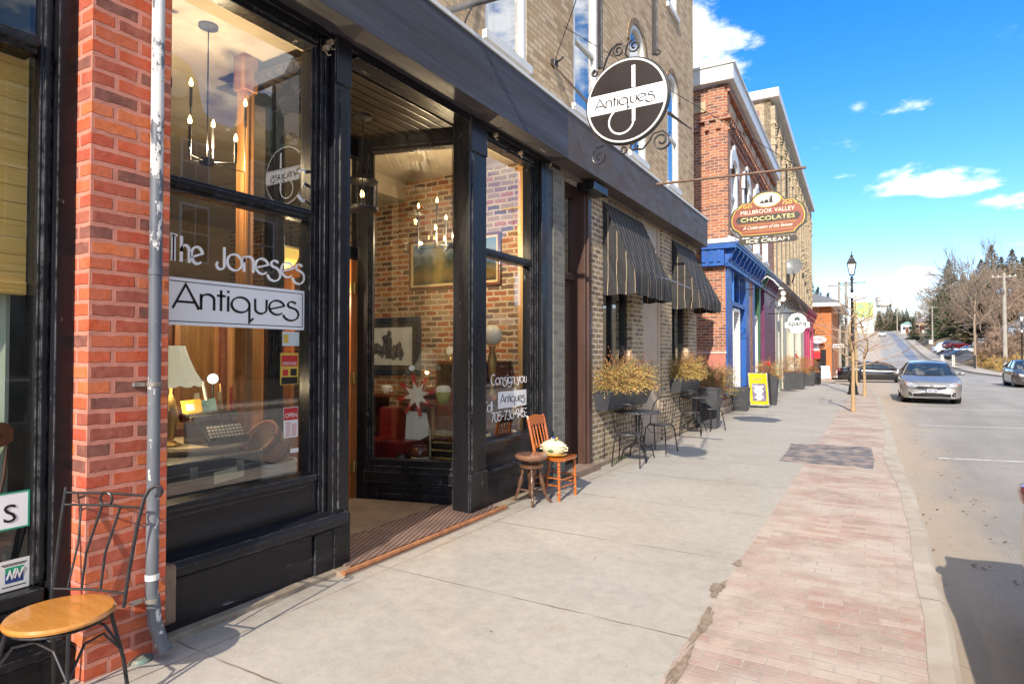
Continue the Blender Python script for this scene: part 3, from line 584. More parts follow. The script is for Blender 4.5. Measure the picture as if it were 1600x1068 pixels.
# brown street door in its deep brown frame
BRN = pm('dark brown paint', (.085, .045, .033), (.06, .03, .022), scale=4, rough=.4, bmp=.2, stretch=(1, 1, .2))
b = MB().box(-3.75, -3.60, 7.12, 7.20, .08, 3.94, .005).box(-3.72, -3.46, 7.80, 8.0, .08, 3.94, .006).box(-3.72, -3.43, 7.86, 7.97, .08, 3.94, .01).box(-3.72, -3.6, 7.2, 7.8, 2.62, 2.72, .005).box(-3.72, -3.6, 7.2, 7.8, 3.78, 3.94, .005)
sd = b.build('street_door_frame', BRN, BR)
b = MB().box(-3.70, -3.66, 7.2, 7.8, .1, 2.62, .003).box(-3.66, -3.645, 7.3, 7.7, 1.45, 2.5, .006).box(-3.66, -3.645, 7.3, 7.7, .3, .75, .006).box(-3.66, -3.645, 7.3, 7.7, .85, 1.35, .006); b.build('street_door', BRN, sd)
B(-3.69, -3.68, 7.2, 7.8, 2.72, 3.78).build('pane', GLASS, sd)
B(-3.75, -3.33, 7.1, 8.02, -.01, .09, .01).build('door_step', pm('brown stone step', (.2, .14, .1), (.28, .2, .15), scale=5, rough=.8), BR)
B(-3.5, -3.24, 7.62, 8.12, 3.82, 3.93, .01).build('light_box', BLK, BR)
# piers, base walls and the beige panel
boxes('brick_pier', TANL, BR, ((-3.75, -3.45, 8.0, 8.43, 0, 3.94), (-3.75, -3.47, 9.72, 10.3, 0, 3.94), (-3.75, -3.45, 11.3, 11.95, 0, 3.94), (-3.75, -3.46, 13.2, 13.9, 0, 3.94)), 0)
boxes('brick_apron', TANL, BR, ((-3.75, -3.475, 8.43, 9.72, 0, .9), (-3.75, -3.475, 11.95, 13.2, 0, .95)), 0); boxes('brick_lintel', TANL, BR, ((-3.75, -3.475, 8.43, 9.72, 3.4, 3.94), (-3.75, -3.475, 11.95, 13.2, 3.4, 3.94)), 0)
BEI = pm('beige painted board', (.52, .42, .31), (.46, .36, .26), scale=2, rough=.5)
b = MB().box(-3.7, -3.50, 10.3, 11.3, 0, 3.94).box(-3.52, -3.475, 10.3, 10.42, .0, 3.94, .005).box(-3.52, -3.475, 11.18, 11.3, 0, 3.94, .005).box(-3.52, -3.485, 10.42, 11.18, 2.7, 2.8, .005); b.build('beige_panel', BEI, BR)
for y0, y1 in ((8.43, 9.72), (11.95, 13.2)):
    b = MB().box(-3.66, -3.56, y0, y0+.08, .95, 3.4, .005).box(-3.66, -3.56, y1-.1, y1, .95, 3.4, .005).box(-3.66, -3.56, y0, y1, .9, 1.0, .005).box(-3.66, -3.57, y0+.62, y0+.68, 1.0, 3.4, .005).box(-3.66, -3.57, y0, y1, 3.3, 3.4)
    f = b.build('window', BLK, BR); B(-3.62, -3.612, y0+.08, y1-.1, 1.0, 3.3).build('pane', GLASS, f)
boxes('base_kerb', MC['stained base concrete'], BR, ((-3.6, -3.40, 8.02, 10.25, .0, .06), (-3.6, -3.40, 11.3, 13.9, .0, .06)), .01)
# upper hook and bracket plate, outlet and bulb string hooks
for y, z in ((3.16, 3.88), (3.12, 3.82), (5.45, 3.90), (5.98, 3.86), (6.7, 3.92)): b = MB(); b.box(-3.47, -3.42, y, y+.03, z, z+.035, .004); b.tube([(-3.45, y+.015, z), (-3.44, y+.03, z-.03), (-3.43, y+.05, z-.02)], .006, 6); b.build('socket', pm('old fittings', (.4, .33, .25), (.2, .15, .1), scale=30), BR)
# ---- interior shell
INB = brick('old interior brick', [(.30, .10, .045), (.38, .14, .06), (.20, .10, .06), (.42, .19, .08), (.25, .15, .09), (.13, .08, .06), (.33, .23, .14)], (.50, .42, .31), bw=.21, bh=.0765, mo=.013, bst=1.0, wob=.016)
B(-10, -3.78, 6.9, 7.05, 0, 4.1).build('party_wall', INB, BR)
b = MB().box(-10, -3.66, 1.95, 6.9, 4.10, 4.2).box(-3.80, -3.66, 1.95, 3.35, 3.94, 4.1).box(-3.8, -3.66, 5.2, 6.9, 3.94, 4.1).box(-10, -5.9, 5.6, 6.899, 3.84, 4.1); b.build('shop_ceiling', CREAM, BR)
B(-10, -3.7, 1.80, 1.94, 0, 4.1).build('interior_side_wall', pm('dim olive wall', (.2, .17, .11), (.26, .22, .14), scale=2, rough=.9), BR)
B(-10.1, -10, 1.95, 7, 0, 4.1).build('interior_back_wall', pm('back wall paint', (.26, .2, .13), (.2, .15, .1), scale=2, rough=.9), BR)
B(-10, -4.88, 1.95, 6.9, .03, .075).build('shop_floor', pm('shop floorboards', (.2, .1, .05), (.14, .07, .035), scale=3, stretch=(8, 1, 1), rough=.4), BR)
DSP = pm('display deck boards', (.22, .17, .12), (.15, .115, .08), scale=4, stretch=(8, .6, 1), rough=.5)
b = MB().prism([(-3.61, 1.96, .44), (-3.61, 3.24, .44), (-4.88, 3.64, .44), (-4.88, 1.96, .44)], (0, 0, .06)).prism([(-3.64, 5.24, .38), (-3.64, 6.88, .38), (-4.95, 6.88, .38), (-4.88, 4.87, .38)], (0, 0, .04)); b.build('display_deck', DSP, BR)
b = MB().box(-4.6, -4.5, 3.22, 3.32, .44, 4.1, .006).box(-4.62, -4.48, 3.20, 3.34, .44, .7, .008).box(-4.62, -4.48, 3.20, 3.34, 3.8, 4.1, .008).box(-4.515, -4.49, 3.235, 3.26, .7, 3.8, .004); b.build('wood_post', WOODI, BR)
B(-3.72, -3.64, 6.40, 6.47, .44, 3.94, .004).build('wood_trim', pm('honey trim', (.50, .29, .11), (.42, .22, .08), scale=3, stretch=(1, 1, .1), rough=.5), BR)
# things painted on the glass
FW = fr((-3.589, 0, 0), (0, 1, 0), (0, 0, 1))
gl = [o for o in bpy.data.objects if o.name.startswith('pane') and o.parent and o.parent.name.startswith('window_frame')]
p_low, p_up, p3 = gl[0], gl[1], gl[2]
b = strokes('The', 2.09, 2.155, .104, .0165, FW, width=.20); strokes('Joneses', 2.38, 2.145, .104, .0155, FW, b=b, width=.70); tag(b.build('lettering', MIR, p_low), 'white art deco lettering across the upper glass')
# the second syllable sits slightly lower, as on the glass
b = panel(FW, 1.99, 3.075, 1.775, 2.06, .0005, .0015); b.build('sign_panel', MIR, p_low)
b = strokes('Antiques', 2.10, 1.875, .098, .0150, FW, width=.93, c=.0018)
for z0, z1 in ((2.035, 2.04), (1.795, 1.80)): merge(b, panel(FW, 1.99, 3.06, z0, z1, .0018, .0026))
merge(b, panel(FW, 3.055, 3.06, 1.80, 2.035, .0018, .0026)); b.build('lettering', INK, p_low)
b = strokes('3', 3.015, 2.72, .155, .02, FW, width=.11); b.build('lettering', MIR, p_up)
# small notices
def notice(F, x, y, w, h, col, mat, parent, bands=(), texts=(), name='notice', lab=None, c=.001):
    o = panel(F, x, x+w, y, y+h, c, c+.001).build(name, mat, parent)
    if lab: tag(o, lab)
    for (a, bb, d, e, m2) in bands: panel(F, x+w*a, x+w*bb, y+h*d, y+h*e, c+.001, c+.0018).build('printed_band', m2, o)
    for (s, a, bb, ww, hh, m2) in texts: textmesh(s, F, x+w*a, y+h*bb, width=w*ww, height=h*hh, th=.0006, c=c+.0019).build('print', m2, o)
    return o
GOLD = pm('gold print', (.62, .42, .06), (.5, .33, .05), rough=.5, bmp=0); RED = pm('red print', (.5, .03, .03), (.42, .02, .02), rough=.5, bmp=0); BLU = pm('blue print', (.03, .07, .25), rough=.5, bmp=0); GRN = pm('green print', (.03, .35, .2), rough=.5, bmp=0)
PAP = pm('white paper', (.75, .74, .7), (.68, .67, .63), rough=.7, bmp=0)
notice(FW, 2.885, 1.66, .145, .10, 0, pm('pale blue card', (.45, .55, .6), (.6, .62, .55), scale=10), p_low, ((.05, .35, .2, .8, GOLD),))
notice(FW, 2.87, 1.385, .155, .225, 0, GOLD, p_low, ((.05, .95, .58, .92, RED), (.05, .95, .02, .24, INK), (.12, .42, .28, .48, RED), (.55, .9, .28, .5, INK)), (('SHOW & SALE', .12, .62, .76, .10, PAP),), lab='gold and red show and sale poster')
notice(FW, 2.90, 1.01, .125, .215, 0, PAP, p_low, ((.02, .98, .58, .98, RED),)+tuple((.15, .45, .06+.07*i, .085+.07*i, RED) for i in range(7))+tuple((.55, .88, .06+.07*i, .085+.07*i, RED) for i in range(6)), (('OPEN', .1, .66, .8, .15, PAP),), lab='red and white OPEN hours card')
notice(FW, 2.96, .90, .07, .03, 0, PAP, p_low)
F3 = FW
b = strokes('Consign your', 5.60, 1.27, .072, .011, F3, width=.84); strokes('Call:', 5.45, .985, .072, .011, F3, b=b, width=.20); strokes('705-730-9453', 5.60, .865, .07, .0125, F3, b=b, width=.82); b.build('lettering', MIR, p3)
panel(F3, 5.74, 6.39, 1.0, 1.185, .0005, .0015).build('sign_panel', MIR, p3); strokes('Antiques', 5.79, 1.06, .062, .009, F3, width=.55, c=.0018).build('lettering', INK, p3)
# ================= LEFT SHOP (red painted brick)
REDB = brick('red painted brick', [(.60, .10, .03), (.50, .075, .03), (.66, .16, .045), (.34, .08, .045), (.57, .12, .04), (.44, .08, .035), (.20, .07, .05)], (.56, .22, .155), bw=.225, bh=.0775, mo=.013, bst=.8, ms=.3, film=((.58, .24, .17), 14, .22), wob=.008)
RS = thing('brick_shop', 'red painted brick shop with black window frame and bamboo blind', 'building', (-3.4, 1.2, 0))
b = MB().box(-3.75, -3.335, 1.535, 1.93, .0, 5.2); b.build('brick_pillar', REDB, RS)
b = MB().box(-3.66, -3.475, 1.45, 1.533, .0, 5.2, .006)
b.box(-3.66, -3.535, 1.395, 1.45, .48, 5.2, .006).box(-3.66, -3.52, 1.41, 1.44, .5, 5.2, .008)
b.box(-3.64, -3.50, -.6, 1.37, 3.06, 3.15, .01).box(-3.64, -3.48, -.6, 1.37, 3.085, 3.125, .01)
b.box(-3.62, -3.49, -.6, 1.43, .40, .47, .012).box(-3.62, -3.455, -.6, 1.43, .355, .395, .015).box(-3.62, -3.52, -.6, 1.43, .05, .36).box(-3.62, -3.40, -.6, 1.50, .16, .20, .01).box(-3.62, -3.42, -.6, 1.56, .0, .155, .01)
wf = b.build('window_frame', BLK, RS)
MB().box(-3.575, -3.567, -.6, 1.40, .47, 3.06).box(-3.575, -3.567, -.6, 1.40, 3.15, 5.2).build('pane', glass('left shop glass', ior=1.7), wf)
m, t, bs = base('bamboo blind'); v = ocoord(t, (1, .25, 1)); s = N(t, 'ShaderNodeSeparateXYZ'); L(t, ocoord(t), s.inputs[0])
f = math_(t, 'FRACT', math_(t, 'DIVIDE', s.outputs[2], .0085)); c = ramp(t, noise(t, ocoord(t, (1, .3, 30)), 4, 4, .7), [(.3, (.80, .46, .10)), (.6, (.93, .62, .2)), (.75, (.95, .7, .3))])
c = mixc(t, ramp(t, f, [(0, (.6,)*3), (.2, (0,)*3), (.8, (0,)*3), (1, (.6,)*3)]), c, (.2, .1, .03)); L(t, c, bs.inputs['Base Color']); bs.inputs['Roughness'].default_value = .7; bump(t, bs, f, .5, .004); BAM = m
b = MB(); 
for i in range(14): z = 1.92+i*.085; b.box(-3.66-.003*(i % 2), -3.645, -.6, 1.39, z, z+.088)
for i in range(3): b.box(-3.68, -3.63, -.6, 1.39, 1.90-.006+i*.02, 1.916+i*.02, .005)
b.build('bamboo_blind', BAM, RS)
b = MB(); n = 110
P = [[(-3.72+.014*math.sin(i*1.35)+.006*math.sin(i*.47), -.6+i*.0179, z) for i in range(n)] for z in (.35, 3.0)]; b.grid(P).build('curtain', pm('sheer pale curtain', (.50, .54, .44), (.40, .44, .36), scale=3, stretch=(1, 14, .05), rough=.9), RS, smooth=True)
b = MB(); b.box(-4.9, -3.60, -.6, 1.5, .3, .44).box(-3.80, -3.76, 1.06, 1.36, .45, 2.0); b.build('display_deck', DSP, RS)
B(-5.4, -5.3, -.8, 1.5, 0, 5).build('interior_wall', MC['dim olive wall'], RS)
B(-5.3, -3.66, -.8, 1.5, 5, 5.1).build('shop_ceiling', CREAM, RS)
MB().box(-3.7, -3.3, 1.93, 1.9301, 0, .01).box(-10, -3.5, -3, 1.93, 5.2, 12.4).build('upper_wall', brick('far red brick', [(.40, .15, .08), (.34, .12, .07), (.46, .2, .11)], (.5, .4, .33)), RS)
B(-10, -3.66, -3, -.62, 0, 5.2).build('side_wall', MC['red painted brick'], RS)
FL = fr((-3.565, 0, 0), (0, 1, 0), (0, 0, 1))
o = panel(FL, .55, 1.385, .77, .94, .001, .003).build('sign_strip', MIR, wf); merge(panel(FL, .55, 1.39, .935, .943, .003, .004), panel(FL, .55, 1.39, .765, .773, .003, .004), panel(FL, 1.382, 1.39, .773, .935, .003, .004)).build('sign_edge', GRN, o)
textmesh('FLOWERS'[-1], FL, 1.285, .80, width=.05, height=.085, c=.0035, bold=.0).build('lettering', INK, o)
notice(FL, 1.268, .475, .125, .145, 0, PAP, wf, ((.22, .8, .25, .56, BLU), (.22, .8, .565, .76, GRN), (.1, .9, .85, .88, INK), (.15, .85, .81, .83, INK), (.12, .88, .12, .15, INK)), (), lab='square sticker with a blue and green emblem')
b = MB()
for k in range(2): ribbon(b, [(1.302+.03*k, .53), (1.314+.03*k, .565), (1.322+.03*k, .535), (1.338+.03*k, .575)], .007, FL, .003)
b.build('emblem_stroke', PAP, wf)
B(-3.74, -3.70, 1.315, 1.37, .62, .78).build('picture_card', pm('dark photo card', (.03, .03, .03), (.2, .19, .17), scale=60, stretch=(1, 1, .2)), RS)
# wooden chair inside the left window
ch = thing('wooden_chair', 'brown slat back wooden chair behind the curtained window glass', 'chair', (-3.64, 1.15, .44))
DW = pm('dark red brown wood', (.17, .05, .022), (.1, .03, .015), scale=5, rough=.3, coat=.3)
MB().prism([(-3.66, 1.0, 1.155), (-3.66, 1.30, 1.155), (-3.66, 1.345, 1.18), (-3.66, 1.345, 1.24), (-3.66, 1.31, 1.27), (-3.66, 1.2, 1.285), (-3.66, 1.0, 1.285)], (.03, 0, 0)).build('top_rail', DW, ch)
for i in range(6): T([(-3.655, 1.33-.045*i, 1.16), (-3.65, 1.315-.05*i, 1.0), (-3.645, 1.28-.05*i, .82), (-3.65, 1.26-.045*i, .70)], .008, 6).build('back_slat', DW, ch)
B(-3.70, -3.61, .95, 1.34, .68, .71, .01).build('seat', DW, ch); 
for y in (1.0, 1.30): T([(-3.65, y, .68), (-3.65, y, .44)], .014, 8).build('leg', DW, ch)
# ================= downpipes
m, t, bs = base('peeling slate blue paint'); v = ocoord(t, (1, 1, .45)); nn = noise(t, v, 16, 9, .72)
s = N(t, 'ShaderNodeSeparateXYZ'); L(t, ocoord(t), s.inputs[0]); hz = ramp(t, s.outputs[2], [(0, (0,)*3), (1, (1,)*3)])
mrz = N(t, 'ShaderNodeMapRange'); L(t, s.outputs[2], mrz.inputs[0]); mrz.inputs[1].default_value = 1.9; mrz.inputs[2].default_value = 3.0; mrz.inputs[3].default_value = 0; mrz.inputs[4].default_value = .17
ff = ramp(t, math_(t, 'ADD', nn, mrz.outputs[0]), [(.60, (0,)*3), (.63, (1,)*3)]); c = mixc(t, ff, ramp(t, noise(t, v, 5, 4), [(.3, (.085, .095, .115)), (.7, (.17, .18, .2))]), (.66, .64, .6)); L(t, c, bs.inputs['Base Color']); bs.inputs['Roughness'].default_value = .4; bump(t, bs, nn, .5, .004); PIPE = m
dp = thing('drainpipe', 'slate blue downpipe with peeling paint on the red brick pillar', 'drainpipe', (-3.27, 1.88, 0))
px, py = -3.285, 1.83
T([(px, py, 5.6), (px, py, .36), (px+.002, py+.005, .30)], .031, 16).build('pipe', PIPE, dp, smooth=True)
T([(px, py+.005, .33), (px+.01, py+.01, .2), (px+.035, py+.035, .085), (px+.05, py+.05, .04)], [.034, .034, .033, .034], 16).build('shoe', PIPE, dp, smooth=True)
for z in (2.02, .42): T([(px, py, z), (px, py, z+.03)], .035, 16).build('collar', PIPE if z > 1 else WHT, dp)
for z in (1.43, .30): MB().lathe([(.032, 0), (.036, .002), (.036, .022), (.032, .024)], (px, py, z)).box(px-.05, px-.03, py-.085, py-.03, z+.002, z+.022).build('strap', pm('galvanised strap', (.4, .38, .35), (.3, .27, .23), rough=.4, metal=.6), dp)
BP = pm('brown pipe paint', (.16, .105, .07), (.22, .15, .10), scale=9, rough=.45, bmp=.3, bs=50)
cp = thing('conduit_pipe', 'narrow brown conduit with a box at its foot beside the downpipe', 'pipe', (-3.38, 1.95, 0))
T([(-3.40, 1.945, .42), (-3.40, 1.945, 5.4)], .022, 12).build('pipe', BP, cp, smooth=True); B(-3.45, -3.345, 1.93, 2.0, .12, .44, .015).build('junction_box', BP, cp)
for z in (3.1, 3.7): T([(-3.40, 1.945, z), (-3.40, 1.945, z+.05)], .026, 12).build('clip', IRON, cp)
o = MB().lathe([(.001, .028), (.02, .026), (.035, .02), (.05, .018), (.058, .008), (.06, 0)], (-3.33, 1.80, .002), n=18).build('ground_cap', pm('verdigris metal', (.10, .22, .2), (.2, .15, .1), scale=25, rough=.6), smooth=True); tag(o, 'small round green metal cap on the pavement below the downpipe', 'cap')
# ================= cafe chair in front
cf = thing('cafe_chair', 'iron cafe chair with round honey coloured wooden seat', 'chair', (-3.11, 1.335, 0))
cx, cy = -3.11, 1.335; ax = Vector((.93, .37, 0)).normalized(); fw_ = Vector((ax.y, -ax.x, 0)); C0 = Vector((cx, cy, 0))
def cc(a, f, z): return C0+ax*a+fw_*f+Vector((0, 0, z))
MB().lathe([(.001, .437), (.19, .437), (.205, .445), (.208, .455), (.20, .466), (.17, .468), (.001, .466)], (cx, cy, 0), n=40).build('seat', pm('honey seat wood', (.60, .26, .05), (.50, .20, .035), scale=3, stretch=(1.5, 12, 1), rough=.28, coat=.5, bmp=.05), cf, smooth=True)
b = MB()
for s_ in (-1, 1):
    top = [(s_*.19, -.14, .44), (s_*.195, -.165, .6), (s_*.205, -.20, .8), (s_*.215, -.23, .92)]
    if s_ > 0: top += [(.225, -.25, .955), (.245, -.262, .972), (.268, -.268, .965), (.278, -.268, .945), (.27, -.265, .925), (.252, -.262, .922)]
    else: top += [(-.225, -.245, .95)]
    b.tube([cc(*p) for p in top], .0085, 8)
for z, off in ((.50, -.148), (.875, -.22), (.93, -.232)): b.tube([cc(-.197-(z-.5)*.03, off, z), cc(0, off-.02, z), cc(.197+(z-.5)*.04, off, z)], .006, 8)
for a0, a1 in ((-.045, -.075), (.055, .04)): b.tube([cc(a0-.01, -.165, .5), cc(a0-.02+.02*a0, -.2, .66), cc(a0+.03, -.235, .875)], .006, 8)
for a0 in (-.13,): b.tube([cc(a0, -.165, .5), cc(a0+.02, -.2, .7), cc(a0, -.235, .875)], .005, 6)
b.tube([cc(.0+.032*math.cos(R(i*20)), -.242, .903+.032*math.sin(R(i*20))) for i in range(18)], .006, 6, closed=True); b.build('backrest', IRON, cf, smooth=True)
T([cc(.185*math.cos(R(i*15)), .185*math.sin(R(i*15)), .43) for i in range(24)], .007, 6, closed=True).build('seat_ring', IRON, cf)
for sx, sf in ((-1, 1), (1, 1), (-1, -1), (1, -1)): T([cc(sx*.15, sf*.11, .43), cc(sx*.185, sf*.15, .2), cc(sx*.2, sf*.17, 0)], .009, 8).build('leg', IRON, cf, smooth=True)
b = MB()
for sf in (1, -1): b.tube([cc(-.18, sf*.145, .25), cc(-.1, sf*.13, .36), cc(0, sf*.12, .385), cc(.1, sf*.13, .36), cc(.18, sf*.145, .25)], .006, 6)
b.tube([cc(.18, -.14, .25), cc(.17, -.05, .36), cc(.17, .05, .36), cc(.18, .14, .25)], .006, 6).build('brace', IRON, cf)
# ================= entry mats
m, t, bs = base('ribbed door mat'); v = ocoord(t); s = N(t, 'ShaderNodeSeparateXYZ'); L(t, v, s.inputs[0])
def matmat(name, ca, cb, ang, per):
    m, t, bs = base(name); v = ocoord(t); s = N(t, 'ShaderNodeSeparateXYZ'); L(t, v, s.inputs[0])
    u = math_(t, 'ADD', math_(t, 'MULTIPLY', s.outputs[0], math.cos(ang)), math_(t, 'MULTIPLY', s.outputs[1], math.sin(ang))); w = math_(t, 'FRACT', math_(t, 'DIVIDE', math_(t, 'ADD', u, 50), per))
    w2 = math_(t, 'SUBTRACT', 1, math_(t, 'MULTIPLY', math_(t, 'ABSOLUTE', math_(t, 'SUBTRACT', w, .5)), 2)); n_ = noise(t, v, 2.5, 5, .7)
    c = mixc(t, w2, ca, mixc(t, ramp(t, n_, [(.4, (0,)*3), (.65, (1,)*3)]), cb, tuple(min(1, x*1.7) for x in cb))); L(t, c, bs.inputs['Base Color']); bs.inputs['Roughness'].default_value = .9; bump(t, bs, w2, .9, .008); return m
b = MB().prism([(-3.85, 3.5, .052), (-4.80, 3.8, .08), (-4.80, 4.72, .08), (-4.0, 5.03, .056), (-3.86, 5.07, .052)], (0, 0, .012)); o = b.build('door_mat', matmat('tan ribbed mat', (.085, .06, .04), (.20, .145, .095), .1, .035)); tag(o, 'tan ribbed mat inside the shop doorway', 'mat')
b = MB().prism([(-3.34, 3.3, .034), (-3.84, 3.3, .052), (-3.84, 5.05, .052), (-3.34, 5.38, .034)], (0, 0, .012)); o = b.build('door_mat', matmat('brown ribbed mat', (.06, .036, .028), (.17, .105, .08), .35, .04)); tag(o, 'dark brown worn ribbed mat at the pavement edge', 'mat')
# ================= lantern
ln = thing('wall_lantern', 'black hanging glass lantern with lit candle bulb in shop entry', 'lantern', (-4.25, 4.33, 3.9)); lx, ly = -4.25, 4.33
MB().lathe([(.075, 0), (.075, -.02), (.02, -.035)], (lx, ly, 3.9)).build('ceiling_plate', IRON, ln)
b = MB()
for i in range(9): z = 3.85-i*.043; b.tube([(lx+(.009*math.cos(a) if i % 2 else 0), ly+(0 if i % 2 else .009*math.cos(a)), z+.026*math.sin(a)) for a in [R(k*45) for k in range(8)]], .003, 5, closed=True)
b.build('chain', IRON, ln)
MB().lathe([(.012, .235), (.03, .22), (.045, .17), (.06, .155), (.115, .12), (.125, .105), (.11, .10)], (lx, ly, 3.27), n=24).build('cap', IRON, ln, smooth=True)
b = MB().lathe([(.115, -.125), (.125, -.12), (.125, -.10), (.11, -.095), (.04, -.12)], (lx, ly, 3.27), n=24)
for k in range(4): a = R(45+90*k); b.tube([(lx+.112*math.cos(a), ly+.112*math.sin(a), 3.17), (lx+.112*math.cos(a), ly+.112*math.sin(a), 3.375)], .005, 6)
b.lathe([(.018, -.12), (.018, -.03), (.012, -.02)], (lx, ly, 3.27)); b.build('frame', IRON, ln)
b = MB(); b.grid([[(lx+.10*math.cos(R(a)), ly+.10*math.sin(R(a)), z) for a in range(0, 361, 15)] for z in (3.172, 3.37)]); b.build('glass_cylinder', GLASSI, ln)
BULB = emit('warm bulb', (1, .62, .22), 9)
MB().lathe([(.004, 0), (.014, .012), (.016, .03), (.008, .055), (.002, .07)], (lx, ly, 3.25), n=12).build('bulb', BULB, ln, smooth=True)
def lamp(loc, w, parent, col=(1, .74, .46), r=.02):
    l = bpy.data.lights.new('lamp', 'POINT'); l.energy = w; l.color = col; l.shadow_soft_size = r; o = bpy.data.objects.new('lamp_light', l); COL.objects.link(o); o.parent = parent; o.location = Vector(loc)-parent.location
lamp((lx, ly, 3.29), 1.6, ln); ln.scale = (1.22,)*3
# ================= chandeliers
def chandelier(c, ztop, zhub, label, tips, w):
    x, y = c; r = thing('chandelier', label, 'chandelier', (x, y, ztop))
    MB().lathe([(.07, 0), (.07, -.02), (.015, -.03)], (x, y, ztop)).build('ceiling_plate', IRON, r); T([(x, y, ztop), (x, y, zhub)], .005, 6).build('rod', IRON, r); MB().lathe([(.01, .03), (.05, .03), (.05, -.02), (.01, -.03)], (x, y, zhub)).build('hub', IRON, r)
    for dx, dy, z in tips:
        T([(x, y, zhub), (x+dx, y+dy, zhub-.01), (x+dx, y+dy, z-.02)], [.006, .006, .006], 6).tube([(x+dx, y+dy, z-.16), (x+dx, y+dy, z)], .011, 8).build('arm', IRON, r)
        bb = MB().lathe([(.004, 0), (.013, .012), (.015, .028), (.008, .05), (.002, .065)], (x+dx, y+dy, z+.001), n=10).build('bulb', BULB, r, smooth=True)
    lamp((x, y, zhub+.12), w, r)
chandelier((-4.22, 5.75), 4.1, 2.85, 'black chandelier with candle bulbs hanging before the brick wall', [(-.42, -.1, 3.32), (-.16, -.08, 3.36), (-.18, .12, 3.2), (.14, .24, 3.3), (-.30, .25, 2.98), (-.05, -.25, 3.0)], 90)
chandelier((-4.35, 2.80), 4.1, 3.05, 'black chandelier with lit bulbs behind the upper window pane', [(-.02, -.12, 3.59), (.06, .28, 3.56), (.1, -.2, 3.26), (-.05, .08, 3.35), (.2, .1, 3.2)], 80)
# ================= things in window one
ZD = .50
PW = pm('pale worn wood', (.42, .34, .23), (.32, .25, .16), scale=4, stretch=(1, 1, .3), rough=.6)
tb = thing('display_table', 'pale round wooden table with a drawer in the shop window', 'table', (-4.35, 2.72, ZD))
MB().lathe([(.36, .42), (.37, .435), (.36, .455), (.001, .455)], (-4.35, 2.72, ZD), n=28).build('table_top', PW, tb, smooth=True); MB().lathe([(.31, .24), (.31, .42)], (-4.35, 2.72, ZD), n=28).build('apron', PW, tb, smooth=True)
B(-4.05, -4.025, 2.66, 2.86, ZD+.29, ZD+.42, .004).build('drawer', PW, tb)
for a in (40, 130, 220, 310): T([(-4.35+.25*math.cos(R(a)), 2.72+.25*math.sin(R(a)), ZD+.27), (-4.35+.27*math.cos(R(a)), 2.72+.27*math.sin(R(a)), ZD)], [.03, .018], 8).build('leg', PW, tb)
zt = ZD+.457
ty = thing('typewriter', 'old black typewriter on the round table', 'typewriter', (-4.2, 2.78, zt))
TB = pm('black enamel', (.012, .012, .013), (.02, .02, .022), rough=.25, bmp=0, coat=.5)
MB().prism([(-4.02, 2.62, zt), (-4.02, 2.62, zt+.035), (-4.12, 2.62, zt+.10), (-4.18, 2.62, zt+.15), (-4.32, 2.62, zt+.16), (-4.32, 2.62, zt)], (0, .32, 0)).build('body', TB, ty)
b = MB()
for r_ in range(4):
    for k in range(10): b.lathe([(.010, 0), (.010, .012), (.005, .014)], (-4.035-.024*r_, 2.65+.028*k+.007*r_, zt+.052+.02*r_), n=8)
b.build('keys', pm('ivory keys', (.5, .48, .42), rough=.4, bmp=0), ty)
T([(-4.27, 2.57, zt+.19), (-4.27, 2.99, zt+.19)], .026, 12).build('platen', pm('rubber roller', (.05, .05, .05)), ty, smooth=True)
for y in (2.58, 2.985): MB().lathe([(.032, 0), (.032, .02)], (-4.27, y-.01, zt+.19), axis=(0, 1, 0)).build('platen_knob', TB, ty)
B(-4.22, -4.19, 2.60, 2.97, zt+.16, zt+.20, .004).build('carriage_rail', pm('dull nickel', (.4, .4, .4), (.25, .25, .25), metal=.8, rough=.3), ty)
F_ = fr((-4.29, 2.60, zt+.19), (0, 1, .05), (-.35, 0, 1))
o = panel(F_, .0, .15, .02, .12, 0, .006).build('booklet', pm('yellow cover', (.75, .42, .05), (.7, .36, .04), bmp=0)); tag(o, 'yellow booklet propped behind the typewriter', 'booklet'); panel(F_, .03, .09, .04, .09, .006, .007).build('cover_picture', PAP, o)
o = panel(fr((-4.31, 2.75, zt+.18), (0, 1, .15), (-.35, 0, 1)), .0, .13, .02, .12, 0, .006).build('booklet', pm('teal cover', (.2, .42, .45), (.3, .45, .45), scale=30, bmp=0)); tag(o, 'teal booklet beside the yellow one', 'booklet')
tl = thing('table_lamp', 'table lamp with pleated cream shade by the downpipe', 'lamp', (-4.25, 2.50, zt))
LX, LY = -4.28, 2.50
b = MB(); n = 48
b.grid([[(LX+r*(1+.025*math.cos(i*2*math.pi/n*12))*math.cos(2*math.pi*i/n), LY+r*(1+.025*math.cos(i*2*math.pi/n*12))*math.sin(2*math.pi*i/n), z-(.015*abs(math.cos(i*2*math.pi/n*6)) if r > .2 else 0)) for i in range(n+1)] for r, z in ((.085, 1.66), (.11, 1.58), (.15, 1.48), (.185, 1.42), (.205, 1.385))]); 
m, t, bs = base('cream lamp shade'); bs.inputs['Base Color'].default_value = (.80, .78, .66, 1); bs.inputs['Roughness'].default_value = .8; bs.inputs['Emission Color'].default_value = (1, .95, .75, 1); bs.inputs['Emission Strength'].default_value = .18
b.build('lamp_shade', m, tl, smooth=True); lamp((LX, LY, 1.33), 18, tl); MB().lathe([(.07, 0), (.07, .01), (.02, .04), (.035, .10), (.05, .2), (.03, .32), (.012, .36), (.012, .6)], (LX, LY, zt), n=16).build('base', MC['brass'], tl, smooth=True)
LEA = pm('black leatherette', (.03, .03, .03), (.05, .048, .045), scale=40, rough=.5, bs=120)
su = thing('suitcase', 'black trunk suitcase with metal corners and blank paper tag', 'suitcase', (-4.0, 2.55, ZD))
